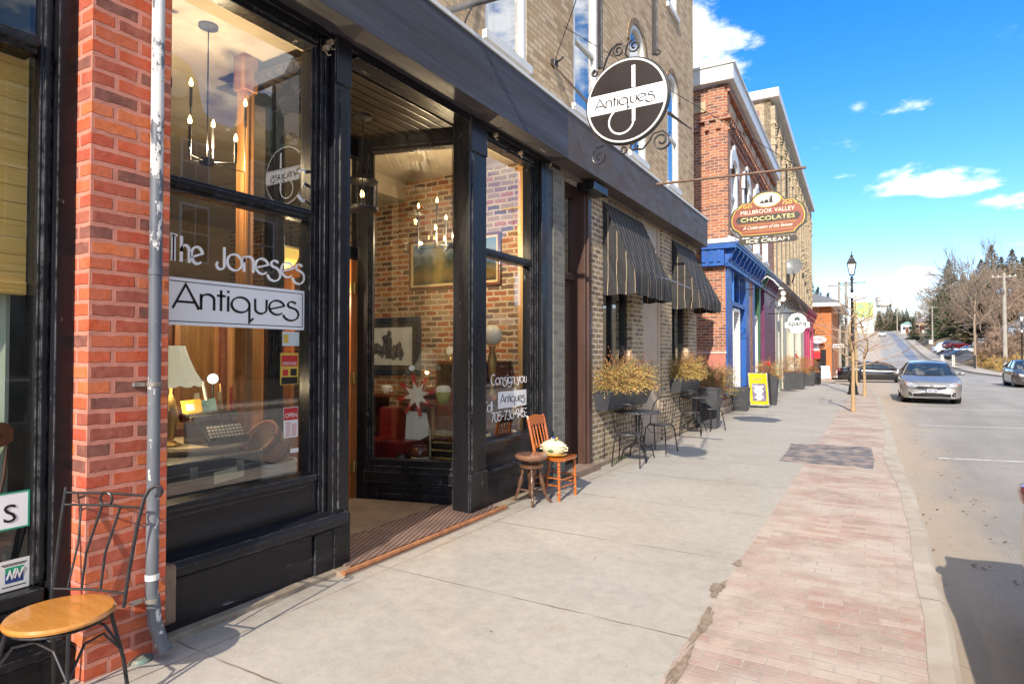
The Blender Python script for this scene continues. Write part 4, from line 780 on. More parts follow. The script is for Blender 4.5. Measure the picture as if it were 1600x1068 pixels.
B(-4.16, -3.86, 2.18, 2.93, ZD, ZD+.40, .012).build('body', LEA, su); B(-4.163, -3.857, 2.177, 2.933, ZD+.315, ZD+.325).build('seam', MC['dull nickel'], su)
for y in (2.18, 2.90):
    for z in (ZD, ZD+.36): B(-3.90, -3.853, y-.006, y+.04, z-.003, z+.045, .006).build('corner', MC['dull nickel'], su)
for y in (2.38, 2.72): B(-3.862, -3.85, y, y+.06, ZD+.28, ZD+.36, .004).build('latch', MC['dull nickel'], su)
T([(-3.85, 2.5, ZD+.36), (-3.83, 2.51, ZD+.40), (-3.83, 2.6, ZD+.41), (-3.85, 2.61, ZD+.36)], .008, 6).build('handle', LEA, su); o = panel(fr((-3.852, 2.50, ZD+.24), (0, 1, .08), (0, 0, 1)), .05, .28, -.02, .06, 0, .002).build('paper_tag', pm('cream tape', (.72, .66, .45), (.66, .6, .4)), su)
ck = thing('stoneware_crock', 'white stoneware crock below the tilted wooden bucket', 'crock', (-4.02, 3.14, ZD)); MB().lathe([(.15, 0), (.175, .01), (.182, .05), (.182, .25), (.19, .26), (.19, .285), (.17, .285), (.165, .05), (.001, .04)], (-4.02, 3.14, ZD), n=28).build('jar_body', pm('white glaze', (.72, .68, .58), (.62, .58, .48), scale=2, rough=.2, bmp=0), ck, smooth=True)
bk = thing('wooden_bucket', 'old leather brown bucket tipped on its side over the crock', 'bucket', (-4.04, 3.1, ZD+.29)); a = Vector((.05, -.62, .52)).normalized(); o0 = Vector((-4.0, 3.20, ZD+.33))
MB().lathe([(.001, 0), (.105, 0), (.112, .01), (.14, .24), (.145, .25), (.135, .25), (.105, .02), (.001, .02)], o0, a, n=24).build('bucket_body', pm('worn oxblood wood', (.55, .25, .12), (.34, .14, .07), scale=7, rough=.5, bmp=.3), bk, smooth=True)
for h, r in ((.04, .118), (.19, .137)): MB().lathe([(r, 0), (r+.003, 0), (r+.004, .018), (r, .018)], o0+a*h, a, n=24).build('hoop', pm('dark hoop', (.08, .04, .025), rough=.4), bk)
T([o0+a*.22+Vector((.13, .03, .0)), o0+a*.25+Vector((.15, .01, .02)), o0+a*.2+Vector((.145, .04, -.02))], .008, 6).build('ring_handle', IRON, bk)
gb = thing('mirror_ball', 'small round white glass globe among the shop window clutter', 'globe', (-4.45, 3.0, 1.3)); MB().sphere((-4.45, 2.93, 1.41), .04).build('ball', emit('white lit globe', (.9, .95, 1), 1.0), gb, smooth=True); T([(-4.45, 2.93, zt), (-4.45, 2.93, 1.37)], .008, 6).build('stem', IRON, gb)
um = thing('walking_sticks', 'bundle of sticks leaning behind the typewriter', 'sticks', (-4.5, 3.15, ZD))
for k, (dx, dy, cl) in enumerate(((0, -.12, DW), (.05, -.05, PW), (.02, .04, MC['red print']), (-.04, .0, MC['brass']), (.08, -.16, PAP))): T([(-4.42+dx*.3, 3.05+dy*.3, ZD), (-4.42+dx, 3.0+dy*1.4, 1.28+.03*k)], .012, 6).build('stick', cl, um)
# back-of-shop clutter : cupboards, hanging cloth, moon lamp
cb = thing('display_cabinet', 'dark glazed cabinet at the back of the shop', 'cabinet', (-6.4, 4.2, .08)); B(-6.8, -6.3, 3.6, 4.9, .08, 2.4, .01).build('carcass', DW, cb)
for y in (3.7, 4.3): 
    dr = B(-6.3, -6.27, y, y+.5, .3, 2.3, .006).build('door', WOODI, cb); B(-6.268, -6.262, y+.06, y+.44, .9, 2.2).build('door_glass', GLASSI, dr)
rc = B(-5.0, -4.96, 3.50, 3.62, 1.5, 1.95, .01).build('hanging_cloth', pm('bright red cloth', (.62, .03, .04), (.5, .02, .03), rough=.8)); tag(rc, 'red cloth hanging behind the honey brown post', 'cloth')
ml = thing('globe_lamp', 'round warm yellow globe lamp hanging behind the lettering', 'lamp', (-5.15, 4.10, 2.58)); MB().sphere((-5.15, 4.14, 2.62), .155, u=24, v=16).build('lamp_shade', emit('warm paper globe', (1, .60, .14), .95), ml, smooth=True); T([(-5.15, 4.14, 2.77), (-5.15, 4.14, 4.1)], .004, 6).build('cord', IRON, ml); lamp((-5.15, 4.14, 2.2), 30, ml)
rn = random.Random(5); CL = [DW, PW, MC['brass'], MC['white glaze'], MC['teal cover'], MC['bright red cloth'], TB, MC['dull nickel']]
tb2 = thing('sideboard', 'long dark sideboard behind the window display', 'sideboard', (-5.3, 3.0, .08)); B(-5.5, -5.0, 2.05, 3.5, .08, .98, .01).build('carcass', DW, tb2)
for y in (2.1, 2.6, 3.05): B(-5.0, -4.985, y, y+.4, .15, .9, .006).build('door', WOODI, tb2)
KN = [('vase', 'vase', lambda b, x, y, z: b.lathe([(.03, 0), (.055, .05), (.06, .1), (.025, .17), (.035, .2)], (x, y, z), n=14)), ('oil_lamp', 'lamp', lambda b, x, y, z: b.lathe([(.05, 0), (.05, .01), (.015, .04), (.045, .08), (.045, .1), (.02, .12), (.035, .17), (.02, .28)], (x, y, z), n=14)), ('box', 'box', lambda b, x, y, z: b.box(x-.06, x+.06, y-.07, y+.07, z, z+.1, .006)), ('bowl', 'bowl', lambda b, x, y, z: b.lathe([(.03, 0), (.04, .01), (.09, .06), (.085, .06), (.001, .02)], (x, y, z), n=16)), ('bottle', 'bottle', lambda b, x, y, z: b.lathe([(.035, 0), (.035, .14), (.012, .18), (.012, .24)], (x, y, z), n=12))]
ADJ = ['dark wood', 'pale wood', 'brass', 'white glazed', 'teal', 'red', 'black enamel', 'silvery']
used = set()
for k in range(8):
    ki = k % 5; ci = (k*3+1) % 8; nm, ct, fn = KN[ki]; b = MB(); fn(b, -5.12-.12*(k % 2), 2.2+.17*k, .982); o = b.build(nm, CL[ci], smooth=True)
    tag(o, f'{ADJ[ci]} {nm.replace("_", " ")} standing on the long dark sideboard', ct, 'curios on the sideboard')
# ================= things in window two / three
ar = thing('armchair', 'dark red upholstered armchair behind the entry side window', 'armchair', (-4.85, 5.45, .42)); UP = pm('oxblood leather', (.20, .012, .014), (.12, .008, .01), scale=4, rough=.35, bmp=.1)
b = MB().box(-5.1, -4.42, 5.48, 5.66, .42, .98, .05); b.build('backrest', UP, ar, smooth=True); B(-5.1, -4.45, 5.15, 5.5, .42, .64, .04).build('seat', UP, ar, smooth=True)
st = thing('star_ornament', 'red and white eight pointed paper star in the entry window', 'ornament', (-4.5, 5.45, 1.13)); F = fr((-4.47, 5.42, 1.14), (.96, .28, 0), (0, 0, 1))
for k in range(8):
    a = R(k*45+12); ca, sa = math.cos(a), math.sin(a); q = lambda r, w: (ca*r-sa*w, sa*r+ca*w)
    outline(F, [q(.02, 0), q(.10, .028), q(.235, .018), q(.245, -.004), q(.235, -.02), q(.10, -.028)], .004, .008).build('red_point', MC['red print'], st)
    outline(F, [q(.0, 0), q(.07, .03), q(.16, .0), q(.07, -.03)], .009, .013).build('white_point', PAP, st)
wt = thing('side_table', 'honey legged side table behind the paper star', 'table', (-4.3, 5.65, .42)); B(-4.75, -3.95, 5.45, 5.95, 1.02, 1.05, .006).build('table_top', DW, wt)
for x, y in ((-4.30, 5.5), (-4.7, 5.5), (-4.0, 5.5), (-4.0, 5.9)): T([(x, y, .42), (x, y, 1.02)], .02, 8).build('leg', WOODI, wt)
gp = thing('green_pot', 'lime green pot with white rim on the side table', 'pot', (-4.2, 5.55, 1.05)); MB().lathe([(.045, 0), (.06, .02), (.085, .10), (.085, .13)], (-4.2, 5.56, 1.05), n=20).build('pot_body', pm('lime glaze', (.36, .44, .12), (.3, .38, .1), rough=.2, bmp=0), gp, smooth=True); MB().lathe([(.086, .13), (.09, .15), (.07, .19), (.02, .2)], (-4.2, 5.56, 1.05), n=20).build('pot_lid', PAP, gp, smooth=True)
pp = outline(fr((-4.62, 5.4, .6), (.95, .3, 0), (0, 0, 1)), [(0, 0), (.07, -.02), (.31, .10), (.26, .34), (.02, .36)], 0, .004).build('paper_sheet', pm('white drawing paper', (.62, .64, .65), (.55, .57, .58))); tag(pp, 'large white paper sheet leaning under the star', 'paper')
jg = thing('brown_jug', 'brown and cream glazed stoneware jug on the display deck', 'jug', (-4.27, 5.27, .42)); BG = pm('brown glaze', (.13, .035, .018), (.08, .02, .012), rough=.12, bmp=0, coat=.5)
MB().lathe([(.09, 0), (.097, .01), (.097, .075)], (-4.28, 5.25, .42), n=24).build('base_band', MC['white glaze'], jg, smooth=True); MB().lathe([(.098, .075), (.105, .10), (.098, .15), (.078, .175), (.08, .19), (.068, .185), (.06, .1)], (-4.28, 5.25, .42), n=24).build('jug_body', BG, jg, smooth=True); T([(-4.36, 5.20, .59), (-4.395, 5.19, .57), (-4.39, 5.19, .53), (-4.365, 5.2, .51)], .01, 8).build('handle', BG, jg)
bj = thing('black_jar', 'short black jar with white foot beside the brown jug', 'jar', (-4.42, 5.13, .42)); MB().lathe([(.075, .03), (.08, .05), (.06, .09), (.06, .1), (.03, .11)], (-4.44, 5.14, .42), n=20).build('jar_body', TB, bj, smooth=True); MB().lathe([(.07, 0), (.075, .03)], (-4.44, 5.14, .42), n=20).build('foot_band', MC['white glaze'], bj)
pu = B(-4.70, -4.55, 5.18, 5.2, .50, .64, .01).build('purple_cloth', pm('purple lace cloth', (.28, .08, .45), (.5, .4, .6), scale=60, lo=.5, hi=.55)); tag(pu, 'purple patterned cloth on the red armchair seat', 'cloth')
gt = thing('fire_grate', 'brass fire grate with grey stones beside the brown jug', 'grate', (-4.1, 5.45, .42)); GB = pm('old brass', (.33, .27, .13), (.18, .14, .07), metal=.7, rough=.4)
for i in range(4): T([(-4.22+.02*i, 5.35, .47+.085*i), (-3.75, 5.42, .47+.085*i)], .012, 6).build('bar', GB, gt)
for x in (-4.22, -3.78): T([(x, 5.35, .42), (x-.04, 5.40, .78)], .014, 6).build('post', GB, gt)
B(-4.28, -3.72, 5.44, 5.7, .42, .66, .01).build('firebox', TB, gt)
for k in range(6): MB().sphere((-4.2+.075*k, 5.47, .73+.01*(k % 2)), .05, (1, .8, .6), 8, 6).build('stone', pm('ash grey stone', (.2, .21, .2), (.12, .12, .12), scale=20, rough=.7, bmp=.6), gt, smooth=True)
dk = thing('writing_desk', 'dark red writing desk with open pigeonholes against brick wall', 'desk', (-4.6, 6.6, .42))
B(-5.1, -4.1, 6.45, 6.85, .42, 1.14, .01).build('carcass', DW, dk); B(-5.12, -4.08, 6.5, 6.87, 1.47, 1.51, .006).build('desk_top', DW, dk)
for x in (-5.08, -4.8, -4.45, -4.13): B(x, x+.03, 6.55, 6.85, 1.14, 1.47).build('divider', DW, dk)
B(-5.08, -4.10, 6.83, 6.87, 1.14, 1.47).build('back_panel', TB, dk)
MB().lathe([(.03, 0), (.045, .04), (.04, .1)], (-4.66, 6.6, 1.25), n=14).build('teal_cup', MC['teal cover'], dk)
cl = thing('mantel_clock', 'small brass mantel clock under glass on the desk', 'clock', (-4.88, 6.62, 1.51)); MB().lathe([(.07, 0), (.07, .015), (.03, .03), (.012, .06), (.012, .1)], (-4.88, 6.62, 1.51), n=16).build('base', MC['brass'], cl, smooth=True); MB().lathe([(.055, 0), (.055, .02), (.001, .021)], (-4.88, 6.61, 1.65), axis=(0, -1, 0), n=20).build('clock_face', PAP, cl); MB().lathe([(.07, .01), (.07, .17), (.05, .22), (.01, .24)], (-4.88, 6.62, 1.51), n=20).build('glass_dome', GLASSI, cl, smooth=True)
gl_ = thing('hurricane_lamp', 'tall brass lamp with white glass globe in end window', 'lamp', (-4.05, 6.35, 1.1)); MB().lathe([(.06, 0), (.06, .02), (.02, .1), (.05, .3), (.06, .42), (.03, .55), (.05, .6)], (-4.02, 6.3, 1.1), n=18).build('base', MC['brass'], gl_, smooth=True); MB().sphere((-4.02, 6.3, 1.83), .125, u=20, v=14).build('lamp_shade', pm('milk glass', (.8, .78, .72), rough=.1, bmp=0), gl_, smooth=True)
B(-4.15, -3.90, 6.2, 6.45, 1.05, 1.1, .005).build('stand_top', DW, gl_)
cu = thing('teacup', 'white teacup on dark shelf below the dog sled picture', 'cup', (-5.5, 6.0, 1.1)); MB().lathe([(.03, 0), (.04, .01), (.06, .06), (.065, .1), (.06, .1), (.03, .02)], (-5.45, 6.0, 1.10), n=18).build('bowl', PAP, cu, smooth=True); T([(-5.39, 6, 1.18), (-5.35, 6, 1.17), (-5.36, 6, 1.13), (-5.40, 6, 1.13)], .007, 6).build('handle', PAP, cu)
sh = thing('low_shelf', 'dark shelf with glass dome below the framed pictures', 'shelf', (-5.4, 6.2, .42)); B(-5.9, -5.0, 5.85, 6.5, 1.06, 1.1, .006).build('shelf_top', DW, sh); B(-5.9, -5.85, 5.85, 6.5, .42, 1.06).build('side_panel', DW, sh); B(-5.1, -5.05, 5.85, 6.5, .42, 1.06).build('side_panel', DW, sh)
MB().lathe([(.11, 0), (.12, .1), (.10, .25), (.05, .33), (.01, .35)], (-5.2, 6.1, 1.1), n=20).build('glass_dome', GLASSI, sh, smooth=True)
# pictures on the brick wall
def picture(name, label, x0, x1, z0, z1, fm, fw2, liner, paint):
    r = thing(name, label, 'picture', ((x0+x1)/2, 6.88, z0)); y = 6.895
    b = MB(); b.box(x0, x1, y-.05, y, z0, z0+fw2, .006).box(x0, x1, y-.05, y, z1-fw2, z1, .006).box(x0, x0+fw2, y-.05, y, z0+fw2, z1-fw2, .006).box(x1-fw2, x1, y-.05, y, z0+fw2, z1-fw2, .006); b.build('frame', fm, r)
    w = fw2*.9; b = MB(); b.box(x0+fw2, x1-fw2, y-.035, y, z0+fw2, z0+fw2+w).box(x0+fw2, x1-fw2, y-.035, y, z1-fw2-w, z1-fw2).box(x0+fw2, x0+fw2+w, y-.035, y, z0+fw2+w, z1-fw2-w).box(x1-fw2-w, x1-fw2, y-.035, y, z0+fw2+w, z1-fw2-w); b.build('liner', liner, r)
    a = fw2+w; B(x0+a, x1-a, y-.025, y, z0+a, z1-a).build('painting', paint, r); return r
m, t, bs = base('woodland painting'); v = ocoord(t); s = N(t, 'ShaderNodeSeparateXYZ'); L(t, v, s.inputs[0]); n1 = noise(t, v, 5, 6, .7)
h = math_(t, 'ADD', s.outputs[2], math_(t, 'MULTIPLY', math_(t, 'SUBTRACT', n1, .5), .35)); hm = N(t, 'ShaderNodeMapRange'); L(t, h, hm.inputs[0]); hm.inputs[1].default_value = 2.6; hm.inputs[2].default_value = 3.15
c = ramp(t, hm.outputs[0], [(0, (.03, .03, .015)), (.18, (.16, .10, .035)), (.32, (.08, .075, .03)), (.48, (.02, .035, .02)), (.66, (.03, .055, .035)), (.76, (.2, .25, .26)), (1, (.12, .22, .32))])
tr = math_(t, 'SUBTRACT', 1, math_(t, 'MULTIPLY', math_(t, 'ABSOLUTE', math_(t, 'ADD', s.outputs[0], 5.28)), 4.2), clamp=True); c = mixc(t, ramp(t, math_(t, 'MULTIPLY', tr, noise(t, v, 11, 5, .7)), [(.25, (0,)*3), (.4, (.9,)*3)]), c, (.22, .17, .04)); L(t, c, bs.inputs['Base Color']); bs.inputs['Roughness'].default_value = .3
picture('landscape_painting', 'long framed woodland landscape painting on the brick wall', -5.80, -4.25, 2.52, 3.22, DW, .035, pm('gilt liner', (.6, .5, .3), rough=.4), m)
pr = picture('framed_print', 'blue framed winter dog sled print on brick wall', -6.95, -5.60, 1.30, 2.14, pm('deep blue frame', (.02, .035, .07), (.03, .045, .08), rough=.3), .075, pm('dark mount', (.05, .055, .06)), pm('snowy print', (.62, .66, .68), (.5, .55, .58), scale=6))
FP = fr((-6.2, 6.868, 1.7), (1, 0, 0), (0, 0, 1)); rr = random.Random(9); b = MB()
for cx_, cz, w_, h_ in ((-.02, .08, .10, .14), (-.2, -.02, .09, .09), (-.12, -.06, .07, .10), (.0, -.08, .08, .11), (.12, -.07, .08, .12), (.2, -.03, .07, .10), (-.28, -.05, .06, .06), (.02, .2, .045, .05), (.25, -.1, .05, .08)):
    P = []
    for i in range(14): a = 2*math.pi*i/14; r_ = 1+rr.uniform(-.25, .25); P.append((cx_+w_*r_*math.cos(a), cz+h_*r_*math.sin(a)))
    merge(b, outline(FP, P, .001+.0007*len(b.b.faces)/30, .003+.0007*len(b.b.faces)/30))
b.build('sled_team', pm('dark figure print', (.03, .035, .05), (.16, .17, .2), scale=25), pr)
# ================= piano stool, chair and tureen
sx_, sy_ = -3.22, 5.83
ps = thing('piano_stool', 'dark turned wood piano stool with round seat', 'stool', (sx_, sy_, 0)); DKW = pm('dark walnut', (.13, .065, .035), (.075, .035, .02), scale=9, rough=.3, coat=.4, bmp=.1)
MB().lathe([(.001, .475), (.16, .475), (.175, .49), (.178, .51), (.165, .525), (.13, .53), (.001, .52)], (sx_, sy_, 0), n=32).build('seat', pm('worn round seat wood', (.24, .12, .07), (.15, .07, .04), scale=5, rough=.3, coat=.4), ps, smooth=True)
MB().lathe([(.11, .445), (.118, .455), (.118, .47), (.1, .475)], (sx_, sy_, 0), n=24).lathe([(.12, .38), (.13, .39), (.13, .415), (.11, .42)], (sx_, sy_, 0), n=24).lathe([(.035, .42), (.035, .45)], (sx_, sy_, 0), n=12).build('seat_frame', DKW, ps, smooth=True)
MB().lathe([(.012, .09), (.02, .12), (.035, .15), (.03, .2), (.018, .22), (.035, .25), (.045, .3), (.03, .36), (.04, .38)], (sx_, sy_, 0), n=14).build('column', DKW, ps, smooth=True)
for k in range(4):
    a = R(33+90*k); d = Vector((math.cos(a), math.sin(a), 0)); p = Vector((sx_, sy_, 0)); q = lambda r, z: p+d*r+Vector((0, 0, z))
    zs = [.38, .34, .30, .28, .24, .20, .17, .14, .11, .07, .035, .02, .012]; rs = [.018, .024, .015, .022, .028, .026, .016, .024, .018, .014, .013, .014, .016]; xs = [.085, .092, .10, .104, .112, .122, .13, .138, .148, .165, .185, .205, .22]
    T([q(x, z) for x, z in zip(xs, zs)], rs, 10).build('leg', DKW, ps, smooth=True); T([q(.02, .13), q(.13, .15)], .010, 8).build('stretcher', DKW, ps)
oc = thing('side_chair', 'orange varnished spindle back chair against shop window base', 'chair', (-3.13, 6.2, 0)); OW = pm('bright orange varnish', (.50, .145, .025), (.36, .09, .015), scale=4, rough=.25, coat=.6, bmp=.05, stretch=(1, 1, .3))
# chair faces the street and slightly up the road; seat corners from the photo's feet
fr_d = Vector((.90, -.05, 0)).normalized(); lf = Vector((fr_d.y, -fr_d.x, 0)); oc0 = Vector((-3.14, 6.24, 0)); q = lambda a, f, z: oc0+lf*a+fr_d*f+Vector((0, 0, z))
outl = [(-.17, -.17), (.17, -.17), (.21, .17), (.12, .20), (-.12, .20), (-.21, .17)]
MB().prism([q(a, f, .43) for a, f in outl], (0, 0, .028)).build('seat', OW, oc)
def turned(b, p0, p1, r, beads, n=10):
    k = 40; b.tube([p0.lerp(p1, i/k) for i in range(k+1)], [r*(1+.45*sum(math.exp(-((i/k-c)/.018)**2) for c in beads)-.25*sum(math.exp(-((i/k-c-.04)/.02)**2) for c in beads)) for i in range(k+1)], n); return b
for a, f in ((.18, .15), (-.18, .15)): turned(MB(), q(a*1.03, f*1.06, 0), q(a, f, .43), .017, (.2, .55, .62, .75, .82, .9)).build('leg', OW, oc, smooth=True)
for s_ in (-1, 1): T([q(.16*s_, -.22, 0), q(.155*s_, -.17, .3), q(.155*s_, -.165, .45), q(.165*s_, -.19, .6), q(.17*s_, -.25, .86), q(.165*s_, -.262, .90)], [.014, .017, .019, .018, .017, .012], 8).build('back_leg', OW, oc, smooth=True)
b = MB()
for (z, p0, p1) in ((.14, (-.18, .155), (.18, .155)), (.22, (-.18, .155), (.18, .155)), (.16, (.18, .15), (.16, -.2)), (.24, (.18, .15), (.16, -.2)), (.16, (-.18, .15), (-.16, -.2)), (.24, (-.18, .15), (-.16, -.2)), (.2, (-.16, -.2), (.16, -.2))): turned(b, q(*p0, z), q(*p1, z), .008, (.3, .5, .7), 8)
b.build('stretcher', OW, oc, smooth=True)
top = [(-.175, .80), (-.12, .79), (-.08, .805), (-.04, .79), (0, .805), (.04, .79), (.08, .805), (.12, .79), (.175, .80), (.185, .86), (.15, .885), (.08, .90), (.0, .91), (-.08, .90), (-.15, .885), (-.185, .86)]
MB().prism([q(a, -.25-(z-.8)*.2, z) for a, z in top], fr_d*.022).build('crest_rail', OW, oc)
MB().prism([q(-.165, -.185, .545), q(.165, -.185, .545), q(.165, -.19, .575), q(-.165, -.19, .575)], fr_d*.02).build('lower_rail', OW, oc)
for a in (-.1, -.035, .035, .1): turned(MB(), q(a, -.18, .57), q(a, -.238, .80), .0085, (.2, .35, .65, .8), 8).build('spindle', OW, oc, smooth=True)
tu = thing('soup_tureen', 'cream lidded tureen with fruit knob on the orange chair', 'tureen', (-3.17, 6.16, .458)); GLZ = pm('cream glaze', (.74, .68, .50), (.68, .60, .40), scale=3, rough=.15, bmp=0, coat=.4); tc_ = q(.03, .0, .459)
MB().lathe([(.07, 0), (.10, .008), (.125, .02), (.125, .028), (.001, .02)], tc_, n=28, sx=1.25).build('saucer', pm('mustard glaze', (.52, .34, .08), (.44, .28, .05), rough=.2), tu, smooth=True)
MB().lathe([(.08, .025), (.105, .05), (.12, .09), (.122, .115), (.13, .12)], tc_, n=28, sx=1.2).build('bowl', GLZ, tu, smooth=True); MB().lathe([(.13, .12), (.115, .135), (.08, .165), (.04, .18), (.02, .19), (.001, .195)], tc_, n=28, sx=1.2).build('lid', GLZ, tu, smooth=True)
for k, (dx, dy, mm) in enumerate(((.0, 0, BLU), (.03, .02, MC['mustard glaze']), (-.025, .02, MC['white glaze']), (.04, -.03, pm('leaf green glaze', (.08, .2, .05), rough=.2)))): MB().sphere(tc_+Vector((dx, dy, .2-.008*k)), .02, (1, 1, .9), 10, 8).build('fruit_knob', mm, tu, smooth=True)
for s_ in (-1, 1): T([tc_+Vector((s_*.135, 0, .11)), tc_+Vector((s_*.175, 0, .10)), tc_+Vector((s_*.17, 0, .07)), tc_+Vector((s_*.13, 0, .07))], .009, 8).build('handle', GLZ, tu, smooth=True)
MB().prism([tc_+Vector((-.02, -.128, .07)), tc_+Vector((.03, -.134, .09)), tc_+Vector((.06, -.126, .075)), tc_+Vector((.03, -.126, .06))], (0, .01, 0)).build('painted_leaf', MC['leaf green glaze'], tu)
# ================= bistro sets
def bistro_table(loc, label):
    t = thing('bistro_table', label, 'table', (0, 0, 0), 'round mesh bistro tables')
    m = MB().lathe([(.001, .712), (.30, .712), (.345, .70), (.352, .712), (.345, .724), (.30, .722), (.001, .722)], n=36)
    m.build('table_top', MESHM, t, smooth=True)
    b = MB(); 
    for k in range(4): a = R(45+90*k); c, s = math.cos(a), math.sin(a); b.tube([(c*.05, s*.05, .70), (c*.03, s*.03, .6), (c*.03, s*.03, .36)], .009, 8)
    b.tube([(.035*math.cos(R(a)), .035*math.sin(R(a)), .36) for a in range(0, 360, 30)], .007, 6, closed=True); b.build('pedestal', IRON, t, smooth=True)
    for k in range(4): a = R(45+90*k); c, s = math.cos(a), math.sin(a); T([(c*.03, s*.03, .4), (c*.05, s*.05, .28), (c*.13, s*.13, .2), (c*.24, s*.24, .14), (c*.28, s*.28, .0)], .011, 8).build('leg', IRON, t, smooth=True)
    t.location = loc; return t
def perf():
    m, t, b = base('grey metal mesh'); v = ocoord(t); vo = N(t, 'ShaderNodeTexVoronoi'); vo.inputs['Scale'].default_value = 60; L(t, v, vo.inputs['Vector'])
    L(t, ramp(t, vo.outputs['Distance'], [(.3, (.02,)*3), (.45, (.12, .12, .125))]), b.inputs['Base Color']); b.inputs['Roughness'].default_value = .4; b.inputs['Metallic'].default_value = .4; return m
MESHM = perf()
def bistro_chair(label):
    c = thing('bistro_chair', label, 'chair', (0, 0, 0), 'black wire bistro chairs')     # faces +y, back at -y
    MB().lathe([(.001, .44), (.17, .44), (.185, .45), (.18, .46), (.001, .455)], n=28).build('seat', MESHM, c, smooth=True)
    b = MB(); pts = [(-.185, -.02, .45), (-.205, -.10, .60), (-.20, -.2, .76), (-.14, -.25, .86), (-.05, -.27, .895), (.05, -.27, .895), (.14, -.25, .86), (.20, -.2, .76), (.205, -.10, .60), (.185, -.02, .45)]
    b.tube(pts, .009, 8)
    for i in range(7):
        x = -.12+.04*i; zt_ = .89-abs(x)*.25; b.tube([(x, -.14-.02*(1-abs(x)*6), .455), (x*1.05, -.22, .62), (x*1.1, -.265+abs(x)*.15, zt_-.005)], .0045, 6)
    b.tube([(-.2, -.11, .6), (-.1, -.205, .62), (0, -.225, .625), (.1, -.205, .62), (.2, -.11, .6)], .004, 6); b.build('backrest', IRON, c, smooth=True)
    for s in (-1, 1):
        T([(s*.13, .13, .45), (s*.17, .17, .40), (s*.185, .19, .2), (s*.2, .21, 0)], .010, 8).build('leg', IRON, c, smooth=True); T([(s*.14, -.12, .45), (s*.18, -.16, .38), (s*.19, -.2, .2), (s*.2, -.24, 0)], .010, 8).build('leg', IRON, c, smooth=True)
    T([(-.16, .15, .41), (-.08, .17, .33), (.08, .17, .33), (.16, .15, .41)], .005, 6).build('brace', IRON, c)
    return c
bistro_table((-3.18, 9.15, 0), 'round bistro table below the first window box'); t2 = bistro_table((-3.28, 12.95, 0), 'round bistro table below the second window box')
c0 = bistro_chair('wire bistro chair nearest the brown street door'); c0.location = (-3.1, 8.55, 0); c0.rotation_euler = (0, 0, R(8))
c1 = copy_tree(c0, (-3.08, 9.95, 0), R(172), 'wire bistro chair on the far side of the first bistro table'); c2 = copy_tree(c0, (-3.2, 12.35, 0), R(12), 'wire bistro chair before the second bistro table'); c3 = copy_tree(c0, (-3.05, 13.35, 0), R(150), 'wire bistro chair in front of the tall grey bin')
bn = thing('litter_bin', 'tall grey square bin behind the second bistro table', 'bin', (-3.15, 13.75, 0)); BIN = pm('grey plastic', (.045, .047, .052), (.06, .062, .068), scale=3, rough=.5, bmp=0)
b = MB()
P0 = [(-.17, -.17), (.17, -.17), (.17, .17), (-.17, .17)]
def taper(b, c, r0, r1, z0, z1, th=.015):
    A = [b.b.verts.new((c[0]+x*r0, c[1]+y*r0, z0)) for x, y in ((-1, -1), (1, -1), (1, 1), (-1, 1))]; D = [b.b.verts.new((c[0]+x*r1, c[1]+y*r1, z1)) for x, y in ((-1, -1), (1, -1), (1, 1), (-1, 1))]
    E = [b.b.verts.new((c[0]+x*(r1-.02), c[1]+y*(r1-.02), z1)) for x, y in ((-1, -1), (1, -1), (1, 1), (-1, 1))]; G_ = [b.b.verts.new((c[0]+x*(r1-.03), c[1]+y*(r1-.03), z1-.06)) for x, y in ((-1, -1), (1, -1), (1, 1), (-1, 1))]
    b.b.faces.new(A[::-1])
    for i in range(4):
        j = (i+1) % 4; b.b.faces.new((A[i], A[j], D[j], D[i])); b.b.faces.new((D[i], D[j], E[j], E[i])); b.b.faces.new((E[i], E[j], G_[j], G_[i]))
    b.b.faces.new(G_); return b
taper(b, (-3.15, 13.75), .17, .21, 0, .86).build('bin_body', BIN, bn); B(-3.37, -2.93, 13.53, 13.97, .84, .875, .008).build('rim', BIN, bn)
# ================= plants
STRAW = [pm('straw foliage', (.52, .36, .12), (.36, .22, .06), scale=12, rough=.9, bmp=0), pm('olive cedar foliage', (.22, .20, .06), (.13, .13, .04), scale=12, rough=.9, bmp=0), pm('rust foliage', (.40, .15, .04), (.30, .11, .04), scale=12, rough=.9, bmp=0), pm('green foliage', (.08, .12, .04), (.05, .08, .03), scale=12, rough=.9, bmp=0)]
def sprays(c, L_, Wd, H_, n, rnd, length=.18, drop=.5, w=.028, out=(1, 0, 0), sticks=0):
    """dense cut branches: feathery fronds spread over a box c +- (Wd, L), hanging outwards"""
    b = MB()
    for i in range(n):
        x = c[0]+rnd.uniform(-1, 1)*Wd; y = c[1]+rnd.uniform(-1, 1)*L_; z = c[2]+rnd.uniform(0, 1)**1.3*H_
        d = Vector(((x-c[0])/max(Wd, .01)*.8+out[0]*.5+rnd.uniform(-.5, .5), (y-c[1])/max(L_, .01)*.7+out[1]*.5+rnd.uniform(-.5, .5), rnd.uniform(-.1, 1.0)*(.3+(z-c[2])/H_))).normalized()
        p = Vector((x, y, z)); l = length*rnd.uniform(.5, 1.3); pts = [p]
        for k in range(4): d = (d+Vector((0, 0, -drop*.25))).normalized(); pts.append(pts[-1]+d*l/4)
        sd = d.orthogonal().normalized(); sd = (sd*math.cos(i)+d.cross(sd)*math.sin(i)); ww = w*rnd.uniform(.6, 1.3)
        for k in range(4):
            a, e = pts[k], pts[k+1]
            for s in (-1, 1):
                t_ = a+(e-a)*.8+sd*s*ww*(1-k*.18); b.poly([a, a+(e-a)*.35+sd*s*ww*.35, t_, a+(e-a)*.5])
    return b
rp = random.Random(11)
